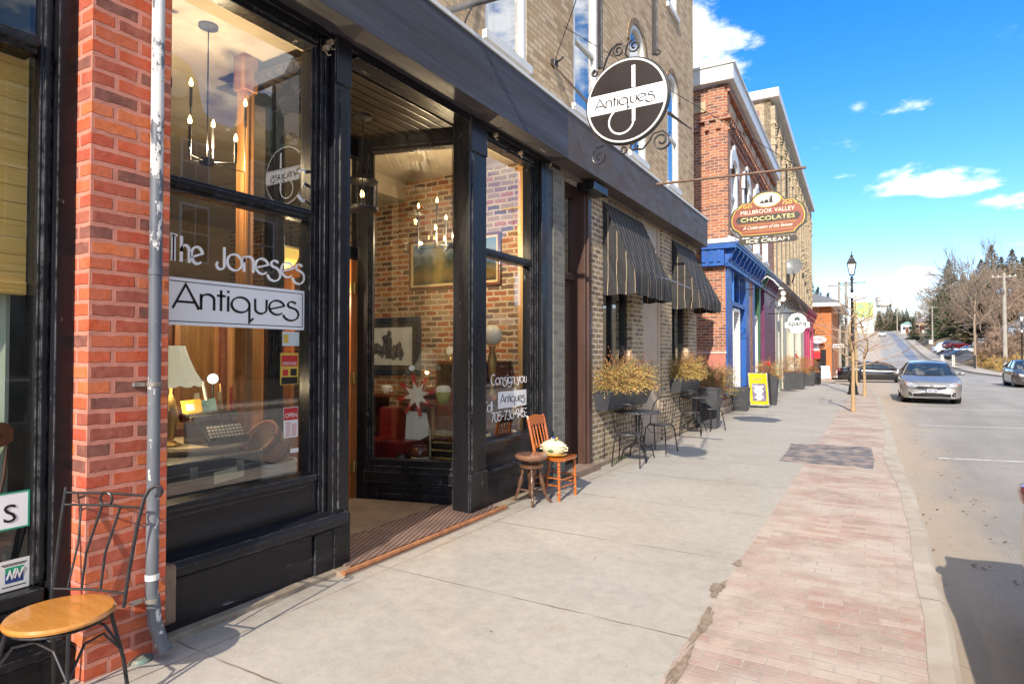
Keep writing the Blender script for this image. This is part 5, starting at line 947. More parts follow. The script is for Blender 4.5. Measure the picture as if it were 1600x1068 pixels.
def window_box(y0, y1, z0, label, glabel, k):
    r = thing('window_box', label, 'planter', (-3.35, (y0+y1)/2, z0))
    b = MB(); A = [(-3.46, y0+.08, z0), (-3.27, y0+.08, z0), (-3.27, y1-.12, z0), (-3.46, y1-.12, z0)]; D = [(-3.46, y0, z0+.27), (-3.18, y0, z0+.27), (-3.18, y1, z0+.27), (-3.46, y1, z0+.27)]
    for i in range(4): j = (i+1) % 4; b.poly([A[i], A[j], D[j], D[i]])
    b.poly(A); b.poly([(x, y, z-.02) for x, y, z in D]); bmesh.ops.remove_doubles(b.b, verts=b.b.verts, dist=.001); b.build('box', BIN, r)
    B(-3.47, -3.165, y0-.01, y1+.01, z0+.262, z0+.285, .006).build('rim', BIN, r)
    pl = thing('dried_arrangement', glabel, 'plant', (-3.3, (y0+y1)/2, z0+.27), 'dried branches in the window boxes')
    c = (-3.30, (y0+y1)/2-.02, z0+.25); L_ = (y1-y0)/2
    sprays((c[0], c[1], c[2]+.04), L_*.92, .10, .27, 1300, rp, .23, .75, .015, (.5, 0, 0)).build('straw_branches', STRAW[0], pl); sprays(c, L_*.92, .09, .38, 420, rp, .22, .2, .014, (.1, 0, 0)).build('olive_branches', STRAW[1], pl); sprays(c, L_*.8, .09, .46, 260, rp, .2, .2, .015, (.2, 0, 0)).build('rust_branches', STRAW[2], pl)
    b = MB()
    for i in range(22): x = c[0]+rp.uniform(-.1, .15); y = c[1]+rp.uniform(-.9, .9)*L_; b.tube([(x, y, c[2]+.1), (x+rp.uniform(-.05, .1), y+rp.uniform(-.12, .12), c[2]+.4), (x+rp.uniform(-.05, .18), y+rp.uniform(-.2, .2), c[2]+rp.uniform(.5, .66))], [.004, .003, .0015], 4)
    b.build('twigs', pm('reddish twigs', (.22, .08, .05), (.3, .15, .08)), pl)
window_box(8.05, 9.95, .80, 'black window box of dried branches next to the brown street door', 'large straw coloured dried arrangement in the first window box', 0)
window_box(11.75, 13.3, .86, 'black window box behind the second bistro table', 'smaller drooping dried arrangement in the second window box', 1)
# ================= awnings
STR = stripes('black awning canvas with tan stripes', (.024, .023, .024), (.40, .31, .2), .138, .06, axis=3)
def awning(y0, y1, label, proj=.50, zt=3.87, zb=2.80, val=.22):
    r = thing('window_awning', label, 'awning', (-3.46, (y0+y1)/2, zb), 'black striped window awnings'); xw = -3.455; xf = xw+proj; n = 24
    P = []
    for i in range(9):
        t_ = i/8; x = xw+proj*t_; z = zt+(zb-zt)*t_; P.append([(x+.012*math.sin(j*1.9)*t_-.02*math.sin(math.pi*t_), y0+(y1-y0)*j/n, z-.01) for j in range(n+1)])
    for v_ in (.5, 1): P.append([(xf+.012*math.sin(j*1.9)+.02*math.sin(j*2.6)*v_, y0+(y1-y0)*j/n, zb-val*v_-(.03*abs(math.sin(j*math.pi/6))*v_)) for j in range(n+1)])
    MB().grid(P).build('canopy', STR, r, smooth=True)
    for y in (y0, y1):
        P = [[(xw+(xf-xw)*u*t_ + 0, y+(.02*math.sin(u*9+t_*5) if t_ > .8 else 0), zt+(zb-zt)*t_-.0) for u in [k/8 for k in range(9)]] for t_ in [k/8 for k in range(9)]]
        P += [[(xw+(xf-xw)*k/8, y+.025*math.sin(k*1.6)*v_, zb-val*v_-.02*v_*abs(math.sin(k*.8))) for k in range(9)] for v_ in (.5, 1)]
        MB().grid(P).build('side_flap', STR, r, smooth=True)
    b = MB().tube([(xw, y0+.05, zb+.0), (xf-.06, y0+.05, zb-.03), (xf-.06, y1-.05, zb-.03), (xw, y1-.05, zb+.0)], .010, 8).tube([(xw, y0, zt), (xw, y1, zt)], .012, 8); b.build('frame', pm('zinc rod', (.4, .4, .4), (.3, .3, .3), metal=.6, rough=.4), r)
    return r
awning(8.44, 10.22, 'black tan striped awning over the nearer window box', .50, 3.87, 2.78, .30)
awning(12.0, 13.62, 'black tan striped awning at the far end of the fascia', .58, 3.87, 2.70, .20)
T([(-3.0, 9.2, 3.0), (-2.98, 10.4, 2.86), (-2.98, 11.6, 2.79)], .010, 6)
o = T([(-3.02, 8.5, 2.80), (-3.0, 10.3, 2.86), (-3.02, 11.75, 2.84)], .012, 8).build('awning_arm', MC['zinc rod']); tag(o, 'thin white metal bar along the front of the nearer awning', 'rod')
# ================= hanging ANTIQUES sign
sg = thing('hanging_sign', 'round brown sign with white letter J in black scrollwork', 'sign', (-1.64, 4.5, 3.55)); sg.scale = (1.03,)*3; sc0 = Vector((-1.64, 4.5, 3.55)); FS = fr(sc0+Vector((0, -.025, 0)), (1, 0, 0), (0, 0, 1)); FB = fr(sc0+Vector((0, .025, 0)), (-1, 0, 0), (0, 0, 1))
BRS = pm('sign brown', (.017, .0105, .009), (.023, .015, .012), scale=4, spec=.25, rough=.5, bmp=0)
T([sc0+Vector((0, -.024, 0)), sc0+Vector((0, .024, 0))], .312, 64).build('disc', WHT, sg)
T([sc0+Vector((.318*math.cos(R(i*6)), 0, .318*math.sin(R(i*6)))) for i in range(60)], .012, 8, closed=True).build('rim', IRON, sg, smooth=True)
for k, F in enumerate((FS, FB)):
    outline(F, [(.297*math.cos(R(i*6)), .297*math.sin(R(i*6))) for i in range(60)], .0005, .0015).build('brown_face', BRS, sg)
    def chord(z): return math.sqrt(.297**2-z*z)
    z0, z1 = -.072, .078
    outline(F, [(-chord(z0), z0), (chord(z0), z0)]+[(chord(z0+(z1-z0)*i/8), z0+(z1-z0)*i/8) for i in range(1, 9)]+[(-chord(z1-(z1-z0)*i/8), z1-(z1-z0)*i/8) for i in range(0, 8)], .002, .003).build('white_band', MIR, sg)
    b = strokes('Antiques', -.245, -.030, .052, .0085, F, width=.47, c=.0032)
    for z in (-.062, .068): merge(b, panel(F, -chord(z)*.99, chord(z)*.99, z-.0012, z+.0012, .0032, .0038))
    b.build('lettering', INK, sg)
    b = MB(); ribbon(b, [(.062, .25), (.062, .085)], .028, F, .002); b2 = [(.062, -.075), (.062, -.15)]+arc(-.035, -.15, .097, .095, 0, -235, 22); 
    ribbon(b, b2[:4], .026, F, .002); ribbon(b, b2[3:], .013, F, .0021); b.build('letter_stroke', MIR, sg)
def spiral(c, r0, r1, a0, a1, n=26): return [(c[0]+(r0+(r1-r0)*i/n)*math.cos(R(a0+(a1-a0)*i/n)), c[1]+(r0+(r1-r0)*i/n)*math.sin(R(a0+(a1-a0)*i/n))) for i in range(n+1)]
b = MB(); w3_ = lambda pts: [sc0+Vector((x, 0, z)) for x, z in pts]
for c, r0, r1, a0, a1, tail in (((-.065, .40), .05, .012, 60, 600, [(-.19, .28), (-.16, .36), (-.12, .425), (-.07, .455)]), ((.06, .405), .052, .012, 100, 640, [(.015, .32), (-.01, .36), (.0, .42), (.04, .455)]), ((-.255, .27), .028, .010, 90, 560, None), ((.235, .315), .028, .010, 90, 560, None), ((-.22, -.385), .065, .015, 120, 640, [(-.18, -.30), (-.25, -.31)]), ((.26, -.34), .07, .015, -20, -520, [(.05, -.37), (.12, -.38), (.17, -.33), (.2, -.28), (.27, -.27), (.32, -.32)]), ((-.03, -.36), .035, .012, 180, 600, None), ((.05, -.345), .035, .01, 0, -420, None)):
    pts = spiral(c, r0, r1, a0, a1); 
    b.tube(w3_(pts), .0075, 6)
    if tail: b.tube(w3_(tail), .0075, 6)
b.build('scrollwork', IRON, sg, smooth=True)
for x in (-.215, .215):
    b = MB().box(sc0.x+x-.018, sc0.x+x+.018, 4.488, 4.512, sc0.z+.30, 4.60, .003); b.build('strap', IRON, sg)
br = thing('sign_bracket', 'grey horizontal pole carrying the round sign straps', 'bracket', (-3.5, 4.5, 4.76)); T([(-3.5, 4.5, 4.76), (-1.1, 4.5, 4.63)], .032, 12).build('pole', pm('galvanised grey', (.12, .12, .125), (.2, .2, .2), rough=.4, metal=.4), br, smooth=True); B(-3.51, -3.48, 4.42, 4.58, 4.71, 4.86, .01).build('wall_plate', IRON, br)
def chain(name, label, p, q, step=.035, r=.006, sag=.0):
    p, q = Vector(p), Vector(q); n = max(2, int((q-p).length/step)); b = MB(); d = (q-p).normalized(); u = d.orthogonal().normalized(); v = d.cross(u)
    for i in range(n):
        c = p.lerp(q, (i+.5)/n)-Vector((0, 0, sag*4*((i+.5)/n)*(1-(i+.5)/n))); w = u if i % 2 else v; b.tube([c+d*.022*math.cos(R(a))+w*.011*math.sin(R(a)) for a in range(0, 360, 45)], r*.5, 4, closed=True)
    o = b.build(name, pm('rusty chain', (.09, .07, .055), (.15, .1, .07), metal=.4, rough=.6)); return tag(o, label, 'chain')
chain('stay_chain', 'rusty chain from the brick wall to the round sign', (-3.5, 6.9, 5.28), (-1.96, 4.5, 3.6)); chain('stay_chain', 'rusty chain running from the round sign towards the far wall', (-1.32, 4.5, 3.4), (-3.5, 13.7, 6.6))
o = MB().box(-3.52, -3.44, 6.85, 6.95, 5.24, 5.32, .01).tube([(-3.45, 6.9, 5.28), (-3.36, 6.84, 5.27), (-3.33, 6.86, 5.31)], .012, 8).build('chain_anchor', IRON); tag(o, 'iron chain anchor bolted between two upper windows', 'anchor')
o = T([(-3.47, 6.9, 5.3), (-2.9, 6.3, 5.6), (-1.2, 4.5, 6.8)], .005, 6).build('stay_cable', IRON); tag(o, 'thin stay cable rising from the iron chain anchor', 'cable')
o = T([(-3.47, 4.9, 4.75), (-3.46, 4.93, 4.9), (-3.48, 5.1, 5.15), (-3.47, 5.15, 5.6), (-3.48, 5.2, 6.2)], .008, 6).build('wall_cable', IRON); tag(o, 'loose black cable on the brick by the first upper window', 'cable')
# ================= chocolates sign
cs = thing('hanging_sign', 'shaped brown and gold chocolate shop sign with an ice cream strip', 'sign', (-1.44, 10.2, 3.35)); K = Vector((-1.44, 10.2, 3.71)); F = fr(K+Vector((0, -.02, 0)), (1, 0, 0), (0, 0, 1)); Fb = fr(K+Vector((0, .02, 0)), (-1, 0, 0), (0, 0, 1))
def shape(s=1, dy=0):
    h = [(0, .43), (.08, .425), (.15, .40), (.20, .36), (.235, .30), (.25, .275), (.40, .275), (.42, .235), (.45, .20), (.50, .175), (.53, .12), (.555, .05), (.56, 0), (.555, -.06), (.53, -.13), (.49, -.165), (.45, -.19), (.42, -.23), (.40, -.265), (.2, -.275), (0, -.275)]
    full = h+[(-x, y) for x, y in h[::-1][1:-1]]; return [(x*s if s == 1 else (abs(x)-s)*(1 if x > 0 else -1) if abs(x) > s else x*.5, y) for x, y in full] if s == 1 else [(x*(1-s/.56), y*(1-s/.36)+.004) for x, y in full]
DKS = pm('dark sign edge', (.035, .028, .02), (.06, .05, .035), scale=5, rough=.4, bmp=0); YEL = pm('yellow gold line', (.72, .50, .08), (.62, .42, .06), rough=.4, bmp=0); BRW = pm('red brown sign board', (.30, .085, .042), (.21, .055, .03), scale=3, stretch=(.5, 1, 4), rough=.4, bmp=0); CRM = pm('cream sign paint', (.82, .78, .66), (.78, .74, .6), bmp=0)
MB().prism([F(x, y, 0) for x, y in shape()], (0, .04, 0)).build('board', DKS, cs)
for kk, G_ in enumerate((F, Fb)):
    outline(G_, shape(.028), .001, .003).build('gold_line', YEL, cs); outline(G_, shape(.040), .0035, .005).build('face', BRW, cs)
    outline(G_, [(.20*math.cos(R(i*12)), .285+.115*math.sin(R(i*12))) for i in range(30)], .0055, .007).build('gold_oval', YEL, cs); outline(G_, [(.188*math.cos(R(i*12)), .285+.103*math.sin(R(i*12))) for i in range(30)], .0075, .009).build('cream_oval', CRM, cs)
    b = MB()
    for x0, z0, w_, h_ in ((-.12, .235, .22, .012), (-.10, .247, .05, .022), (-.04, .247, .06, .032), (.03, .247, .05, .05), (.045, .297, .03, .035), (-.07, .269, .02, .02), (-.02, .279, .02, .02), (.04, .332, .045, .008)): merge(b, panel(G_, x0, x0+w_, z0, z0+h_, .0095, .0105+.0004*len(b.b.faces)/6))
    b.build('engraving', INK, cs)
    b = MB()
    for s_ in (-1, 1):
        for c_, r0, a0, a1 in (((.26, .20), .035, 200, -120), ((.33, .215), .03, 180, 520), ((.40, .20), .025, 160, -90)): ribbon(b, [(s_*x, y) for x, y in spiral(c_, r0, .012, a0, a1, 16)], .012, G_, .0055)
    b.build('flourish', YEL, cs)
    textmesh('MILLBROOK VALLEY', G_, 0, .085, width=.78, height=.062, c=.0055, align='C', bold=-.0).build('lettering', CRM, cs)
    outline(G_, [(-.43, -.055), (.43, -.055), (.45, -.03), (.47, .0), (.45, .03), (.43, .055), (-.43, .055), (-.45, .03), (-.47, 0), (-.45, -.03)], .0055, .007).build('name_plate', DKS, cs)
    textmesh('CHOCOLATES', G_, 0, -.034, width=.78, height=.068, c=.0075, align='C', bold=.012).build('lettering', pm('pale gold', (.78, .68, .3), (.7, .6, .25), bmp=0), cs)
    textmesh('A Celebration of the Senses', G_, 0, -.155, width=.72, height=.055, c=.0055, align='C', shear=.45).build('lettering', CRM, cs)
    for z in (-.085, -.19): panel(G_, -.42, .42, z, z+.004, .0055, .006).build('rule', YEL, cs)
b = MB().prism([F(x, y, 0) for x, y in ((-.40, -.385), (.40, -.385), (.43, -.34), (.40, -.295), (-.40, -.295), (-.43, -.34))], (0, .035, 0)); o = b.build('strip_board', DKS, cs)
for G_ in (F, Fb): textmesh('ICE CREAM', G_, 0, -.37, width=.62, height=.056, c=.001, align='C', bold=.02).build('lettering', CRM, o)
for x in (-.31, .28): T([K+Vector((x, 0, .25)), K+Vector((x, 0, .80))], .012, 6).build('strap', IRON, cs)
br2 = thing('sign_bracket', 'rusty pipe arm carrying the chocolate shop sign', 'bracket', (-3.5, 10.2, 4.5)); T([(-3.5, 10.2, 4.50), (-.89, 10.2, 4.42)], .022, 10).tube([(-1.16, 10.2, 4.42), (-1.16, 10.2, 4.50)], .012, 6).build('pole', pm('rusty pipe', (.13, .075, .05), (.2, .12, .08), scale=12, rough=.6), br2, smooth=True); B(-3.51, -3.48, 10.1, 10.3, 4.4, 4.6, .01).build('wall_plate', IRON, br2)
for p, q_, lb in (((-1.0, 10.2, 4.45), (-3.5, 7.2, 5.9), 'thin wire stay from the pipe arm up to the tan wall'), ((-1.0, 10.2, 4.43), (-3.7, 22.0, 6.6), 'thin wire stay from the pipe arm to the red brick wall')): tag(T([p, q_], .005, 5).build('stay_cable', IRON), lb, 'cable')
# ================= RED BRICK BUILDING with blue and purple shopfronts (local frame: y runs along the facade)
ROT = R(1.26)
def bld(name, label, y0=0):
    r = thing(name, label, 'building', Vector((-3.5, 17.3, 0))); r.rotation_euler = (0, 0, ROT); return r
RB = brick('orange red brick', [(.42, .145, .065), (.36, .11, .055), (.50, .20, .09), (.28, .10, .06), (.45, .17, .08), (.22, .085, .055)], (.45, .36, .29), bw=.22, bh=.078, mo=.011, bst=.7)
SAND = pm('sandstone trim', (.48, .38, .24), (.40, .31, .19), scale=6, rough=.8, bmp=.4)
r2 = bld('brick_building', 'red brick building with white coping above blue and purple shopfronts')
kw = dict(world=False)
HW = [(.55, 1.55, 5.15, 7.15), (2.85, 3.85, 5.15, 7.15), (5.15, 6.15, 5.15, 7.15), (7.45, 8.45, 5.15, 7.15)]
b = wallx(MB(), 0, -.25, (0, 10.95), (4.3, 9.0), HW)
b.poly([(0, 0, 4.3), (0, 0, 9.0), (-9, 0, 9.0), (-9, 0, 4.3)]); b.poly([(-.25, 0, 9.0), (-9, 0, 9), (-9, 10.95, 9), (-.25, 10.95, 9)]); b.poly([(-.02, -.0, .0), (-.02, 0, 4.3), (-9, 0, 4.3), (-9, 0, 0)])
b.box(.0, .06, 0, .45, 4.3, 8.9).box(-.45, -.0, -.05, .0, 4.3, 8.9)
b.build('brick_wall', RB, r2, fix=False, **kw)
b = MB()
for i in range(42): y = .06+.262*i; b.box(0, .10, y, y+.12, 7.75, 7.9).box(0, .16, y+.02, y+.10, 7.9, 8.05)
for i in range(5): x = -.1-.3*i; b.box(x-.12, x, -.12, 0, 7.75, 8.0)
b.box(0, .17, 0, 10.95, 8.05, 8.16).box(-1.8, .17, -.12, 0, 8.0, 8.10).box(0, .06, .45, 10.95, 7.62, 7.72).box(0, .12, 0, 10.95, 8.78, 8.95); b.build('corbel_course', RB, r2, **kw)
boxes('frieze_panel', SAND, r2, [(0, .055, .5+1.32*i, 1.35+1.32*i, 8.28, 8.62) for i in range(8)]+[(-1.5, -.5, -.055, 0, 8.3, 8.6)], .01, **kw)
b = MB().box(-9, .26, -.24, 0, 9.0, 9.42, .01).box(-.2, .26, 0, 11.0, 9.0, 9.42, .01).box(-9, .30, -.28, 0, 9.42, 9.48).box(-.2, .30, 0, 11.0, 9.42, 9.48); b.build('coping', WHT, r2, **kw)
for y0, y1, z0, z1 in HW:
    b = MB(); b.box(-.12, .05, y0-.12, y0+.06, z0, z1-.35, .01).box(-.12, .05, y1-.06, y1+.12, z0, z1-.35, .01).box(-.1, .02, y0, y1, z0, z0+.08); c = (y0+y1)/2
    pts = [(0, y0-.18, z1-.4), (0, y0-.18, z1-.15), (0, y0-.02, z1+.12), (0, c-.12, z1+.30), (0, c-.10, z1+.42), (0, c+.10, z1+.42), (0, c+.12, z1+.30), (0, y1+.02, z1+.12), (0, y1+.18, z1-.15), (0, y1+.18, z1-.4), (0, y1-.02, z1-.35)]+[(0, c+(y1-y0)/2*.9*math.cos(R(a)), z1-.35+.35*math.sin(R(a))) for a in range(0, 181, 20)]+[(0, y0+.02, z1-.35)]
    b.prism([(.001, y, z) for _, y, z in pts], (.09, 0, 0)); b.box(-.1, .0, y0+.05, y1-.05, (z0+z1)/2-.03, (z0+z1)/2+.03); f = b.build('window', WHT, r2, **kw)
    B(-.14, -.13, y0, y1, z0, z1).build('pane', GLASS2, f, **kw); B(-.0, .10, y0-.15, y1+.15, z0-.1, z0).build('sill', WHT, f, **kw)
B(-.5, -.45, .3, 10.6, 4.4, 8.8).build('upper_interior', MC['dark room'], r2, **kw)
BL = pm('bright blue paint', (.012, .10, .40), (.018, .08, .30), scale=3, rough=.4, bmp=.1); BL2 = pm('navy blue paint', (.015, .04, .22), (.02, .05, .26), rough=.4); BLL = pm('mid blue paint', (.04, .20, .58), (.03, .16, .5), rough=.4)
PUR = pm('plum purple paint', (.14, .025, .085), (.11, .02, .07), scale=3, rough=.4, bmp=.1); GRE = pm('bottle green paint', (.02, .09, .04), (.03, .1, .05), rough=.4)
def cornice(root, y0, y1, main, dark, z0=4.02, z1=4.66, step=.62, end=False):
    b = MB(); b.box(-.05, .06, y0, y1, z0, z1-.14).box(-.05, .27, y0, y1, z1-.14, z1-.07).box(-.05, .30, y0, y1, z1-.07, z1).box(-.05, .10, y0, y1, z0-.03, z0+.05)
    n = int((y1-y0)/step)
    for i in range(n+1):
        y = y0+(y1-y0-.14)*i/n; b.prism([(.06, y, z1-.14), (.25, y, z1-.14), (.25, y, z1-.24), (.19, y, z1-.30), (.15, y, z1-.42), (.09, y, z1-.46), (.06, y, z1-.52)], (0, .14, 0))
        for j in range(3): b.box(.06, .085, y+.19+j*.14, y+.26+j*.14, z0+.07, z0+.20)
    o = b.build('cornice', main, root, **kw)
    return o
cornice(r2, -.05, 6.1, BL, BL2); cornice(r2, 6.12, 7.3, GRE, GRE); cornice(r2, 7.32, 10.95, PUR, PUR)
b = MB().box(-.62, -.02, -.2, -.005, 4.0, 4.45).box(-.62, .27, -.26, -.005, 4.45, 4.6)
for i in range(3): b.box(-.6+.2*i, -.5+.2*i, -.24, -.2, 4.1, 4.42, .01)
b.build('cornice_return', BL, r2, **kw)
b = MB().prism([(.33, 0, 4.665), (.33, 0, 4.70), (0, 0, 4.86), (0, 0, 4.665)], (0, 11, 0)).box(-.7, .28, -.28, -.02, 4.602, 4.72); b.build('cornice_flashing', WHT, r2, **kw)
boxes('blue_pier', BL, r2, ((-.35, .0, .12, .95, .6, 4.0), (-.3, .02, 3.15, 3.95, 0, 4.0), (-.3, .02, 4.7, 5.1, 0, 4.0)), .01, **kw); B(-.2, 0, .95, 3.15, 3.0, 3.12).build('transom_bar', BL, r2, **kw); boxes('transom_post', BL, r2, ((-.2, -.05, 1.2, 1.28, 3.12, 4.0), (-.2, -.05, 2.4, 2.48, 3.12, 4.0)), 0, **kw)
B(-.2, .03, .95, 1.0, 3.1, 4.0).build('trim', BLL, r2, **kw); B(-.3, .06, -.3, 3.1, .50, .62, .01).build('window_sill', BL2, r2, **kw)
B(-.3, .02, 4.0, 4.65, 0, 4.0).build('brick_pier', RB, r2, **kw)
B(-.3, .03, 7.5, 10.9, 0, 4.0, .01).build('purple_pier', PUR, r2, **kw); B(-.3, .04, 6.15, 6.4, 0, 4.0, .01).build('green_pier', GRE, r2, **kw)
for y0, y1 in ((1.2, 2.35), (5.3, 6.1)):
    b = MB().box(-.25, -.02, y0, y0+.1, 0, 2.95, .005).box(-.25, -.02, y1-.1, y1, 0, 2.95, .005).box(-.25, -.02, y0, y1, 2.85, 2.95, .005).box(-.22, -.12, y0+.1, y1-.1, 0, .3); o = b.build('shop_door', WHT, r2, **kw); B(-.18, -.17, y0+.1, y1-.1, .3, 2.85).build('pane', GLASS, o, **kw)
for y0, y1 in ((-.05, 1.2), (2.35, 3.15), (6.4, 7.5)): B(-.12, -.11, y0, y1, .6, 4.0).build('pane', GLASS, r2, **kw)
B(-3.2, -3.1, -.1, 10.9, 0, 4.2).build('shop_interior_wall', MC['dim olive wall'], r2, **kw)
B(-9, -.02, -.03, -.001, 0, 1.62).build('pink_dado', pm('salmon pink paint', (.48, .17, .13), (.42, .15, .11), scale=3, rough=.6), r2, **kw); B(-9, .0, -.05, -.031, 1.62, 1.68).build('dado_cap', pm('pale pink stone', (.6, .45, .4), rough=.7), r2, **kw)
# ================= BEIGE BUILDING with cream and pink shopfronts
BB = brick('buff brick', [(.46, .36, .22), (.40, .31, .19), (.52, .42, .27), (.35, .26, .16), (.48, .38, .24)], (.42, .35, .25), bw=.22, bh=.078, mo=.010, bst=.8)
r3 = bld('brick_building', 'tall buff brick building with pilasters and stepped brick corbels')
Y0, Y1 = 11.0, 35.3
b = wallx(MB(), -.1, -.35, (Y0, Y1), (4.2, 12.6), [(Y0+1.3+3.9*i, Y0+2.4+3.9*i, 5.4, 8.3) for i in range(6)]); b.poly([(-.1, Y0, 4.2), (-.1, Y0, 12.6), (-9, Y0, 12.6), (-9, Y0, 4.2)]); b.poly([(-.1, Y1, 0), (-.1, Y1, 12.6), (-12, Y1, 12.6), (-12, Y1, 0)])
b.poly([(-.35, Y0, 12.6), (-9, Y0, 12.6), (-12, Y1, 12.6), (-.35, Y1, 12.6)]); b.build('brick_wall', BB, r3, fix=False, **kw)
B(-3, -.55, Y0-.02, Y0-.001, 9.0, 12.2).build('side_brick_patch', RB, r3, **kw)
for i in range(13):
    b = MB(); y = Y0+.02+1.95*i*.985; b.box(-.1, .08, y, y+.55, 4.3, 12.3, .01).box(-.1, .13, y-.03, y+.58, 10.6, 10.75).box(-.1, .13, y-.03, y+.58, 11.5, 11.62)
    for k in range(6): b.box(.08, .12+.01*k, y+.05, y+.17, 10.8+.13*k, 10.86+.13*k)
    if i < 12:
        for k in range(7): b.box(-.1, -.04+.02*k, y+.56+.0*k, y+1.9, 11.62+.1*k, 11.70+.1*k)
    b.build('pilaster', BB, r3, **kw)
b = MB()
for i in range(11):
    y = Y0+14.0+1.95*.0+i*.9
    for k in range(5): b.box(-.1, .14, y+.3*(k % 2), y+.28+.3*(k % 2), 8.6-.42*k-.22*i*.6, 8.78-.42*k-.22*i*.6)
b.build('projecting_brick', BB, r3, **kw)
b = MB().box(-12, .26, Y0-.22, Y0, 12.6, 12.98, .01).box(-.3, .26, Y0, Y1+.05, 12.6, 12.98, .01); b.build('coping', WHT, r3, **kw)
for i in range(6):
    y0, y1 = Y0+1.3+3.9*i, Y0+2.4+3.9*i; b = MB().box(-.25, -.06, y0, y0+.1, 5.4, 8.3).box(-.25, -.06, y1-.1, y1, 5.4, 8.3).box(-.25, -.06, y0, y1, 8.2, 8.3).box(-.25, -.06, y0, y1, 5.35, 5.45).box(-.22, -.1, y0, y1, 6.8, 6.88); f = b.build('window', WHT, r3, **kw); B(-.2, -.19, y0, y1, 5.4, 8.3).build('pane', GLASS2, f, **kw)
CRS = pm('cream shopfront paint', (.56, .53, .42), (.5, .47, .36), scale=3, rough=.5); PNK = pm('raspberry pink paint', (.45, .03, .11), (.38, .025, .09), scale=3, rough=.45); DKC = pm('dark weathered cornice', (.14, .10, .07), (.22, .16, .11), scale=5, rough=.7)
cornice(r3, 11.0, 15.5, pm('tan wooden cornice', (.34, .23, .14), (.25, .17, .1), scale=5), DKC, step=.7); cornice(r3, 15.5, 26.9, DKC, DKC, step=.7); cornice(r3, 26.9, 36.8, PNK, PNK, step=.7)
MB().prism([(.33, 11, 4.665), (.33, 11, 4.70), (-.1, 11, 4.92), (-.1, 11, 4.665)], (0, 25.9, 0)).build('cornice_flashing', pm('brown flashing', (.2, .1, .08), rough=.5), r3, **kw)
for y0, y1 in ((11, 12.0), (12.4, 13.3), (13.9, 15.6), (19.3, 20.2), (24, 26.6)): B(-.3, .03, y0, y1, 0, 4.0, .01).build('cream_pier', CRS, r3, **kw)
B(-.3, .0, 15.6, 24, 0, .75).build('stall_riser', CRS, r3, **kw); B(-.3, 0, 11, 26.6, 3.4, 4.0).build('shop_lintel', CRS, r3, **kw)
for y0, y1 in ((26.9, 28), (29.3, 29.9), (31.5, 32.3), (35.4, 36.3)): B(-.3, .04, y0, y1, 0, 4.0, .01).build('pink_pier', PNK, r3, **kw)
B(-.3, .02, 26.9, 36.3, 3.3, 4.0).build('shop_lintel', PNK, r3, **kw); B(-.3, 0, 30, 36, 0, .6).build('stall_riser', PNK, r3, **kw)
for y0, y1 in ((12, 13.9), (15.6, 19.3), (20.2, 24), (28, 35.4)): B(-.18, -.17, y0, y1, .7, 3.4).build('pane', GLASS, r3, **kw)
B(-3.2, -3.1, 11.1, 36.3, 0, 4.2).build('shop_interior_wall', MC['dim olive wall'], r3, **kw)
B(-.0, .15, 11.0, 11.5, 0, 1.15).build('green_side_panel', pm('pale green board', (.42, .50, .36), rough=.6), r3, **kw)
# dish, flood lights, sparq bracket sign
ds = thing('satellite_dish', 'grey satellite dish above the dark shop cornice', 'satellite dish', (-3.6, 37.0, 5.2)); DG = pm('grey dish enamel', (.2, .21, .22), (.17, .18, .19), rough=.4)
dc = Vector((-3.55, 33.5, 5.95)); MB().lathe([(.001, 0), (.2, .015), (.36, .06), (.44, .10), (.44, .11), (.36, .07), (.001, .015)], dc, (-.1, -.93, .3), n=28).build('dish', DG, ds, smooth=True); T([dc, dc+Vector((.05, .25, -.3)), dc+Vector((-.1, .3, -.75))], .03, 8).tube([dc+Vector((0, 0, -.4)), dc+Vector((.05, -.5, -.25))], .02, 6).build('mount', IRON, ds)
fl = thing('flood_light', 'pair of white flood lights on the purple shopfront corner', 'light', (-3.35, 28.0, 4.0))
for z in (3.95, 4.18): MB().lathe([(.03, 0), (.09, .03), (.11, .15), (.10, .17), (.001, .16)], (-3.38, 27.9, z), (.3, -.9, -.3), n=16).build('lamp_head', WHT, fl, smooth=True)
B(-3.5, -3.4, 27.5, 27.7, 3.6, 3.85, .02).build('box', WHT, fl)
cam2 = thing('goose_light', 'white curved swan neck lamp beside the blue cornice', 'light', (-3.4, 23.5, 3.9))
T([(-3.5, 23.2, 4.2), (-3.3, 23.2, 4.35), (-3.1, 23.2, 4.2), (-2.9, 23.25, 3.95)], .025, 8).build('arm', WHT, cam2, smooth=True); MB().lathe([(.02, 0), (.04, .05), (.10, .12)], (-2.9, 23.25, 3.98), (.4, 0, -1), n=14).build('shade', WHT, cam2, smooth=True)
sb = thing('scroll_bracket', 'thin black scroll bracket reaching out from the blue shopfront', 'bracket', (-3.5, 18.3, 3.6)); b = T([(-3.5, 18.3, 3.42), (-2.25, 18.3, 3.47)], .012, 6); b.tube([(-3.4+x, 18.3, 3.42+z) for x, z in spiral((.15, .22), .17, .04, 260, -180)], .009, 6).tube([(-3.3, 18.3, 3.45), (-3.15, 18.3, 3.75), (-2.8, 18.3, 3.75), (-2.5, 18.3, 3.50)], .009, 6).build('bar', IRON, sb, smooth=True)
sp = thing('hanging_sign', 'white rounded shop sign with green leaf emblem on a scroll bracket', 'sign', (-2.6, 25.5, 2.3)); SC = Vector((-2.55, 25.2, 2.72)); F = fr(SC+Vector((0, -.03, 0)), (1, 0, 0), (0, 0, 1))
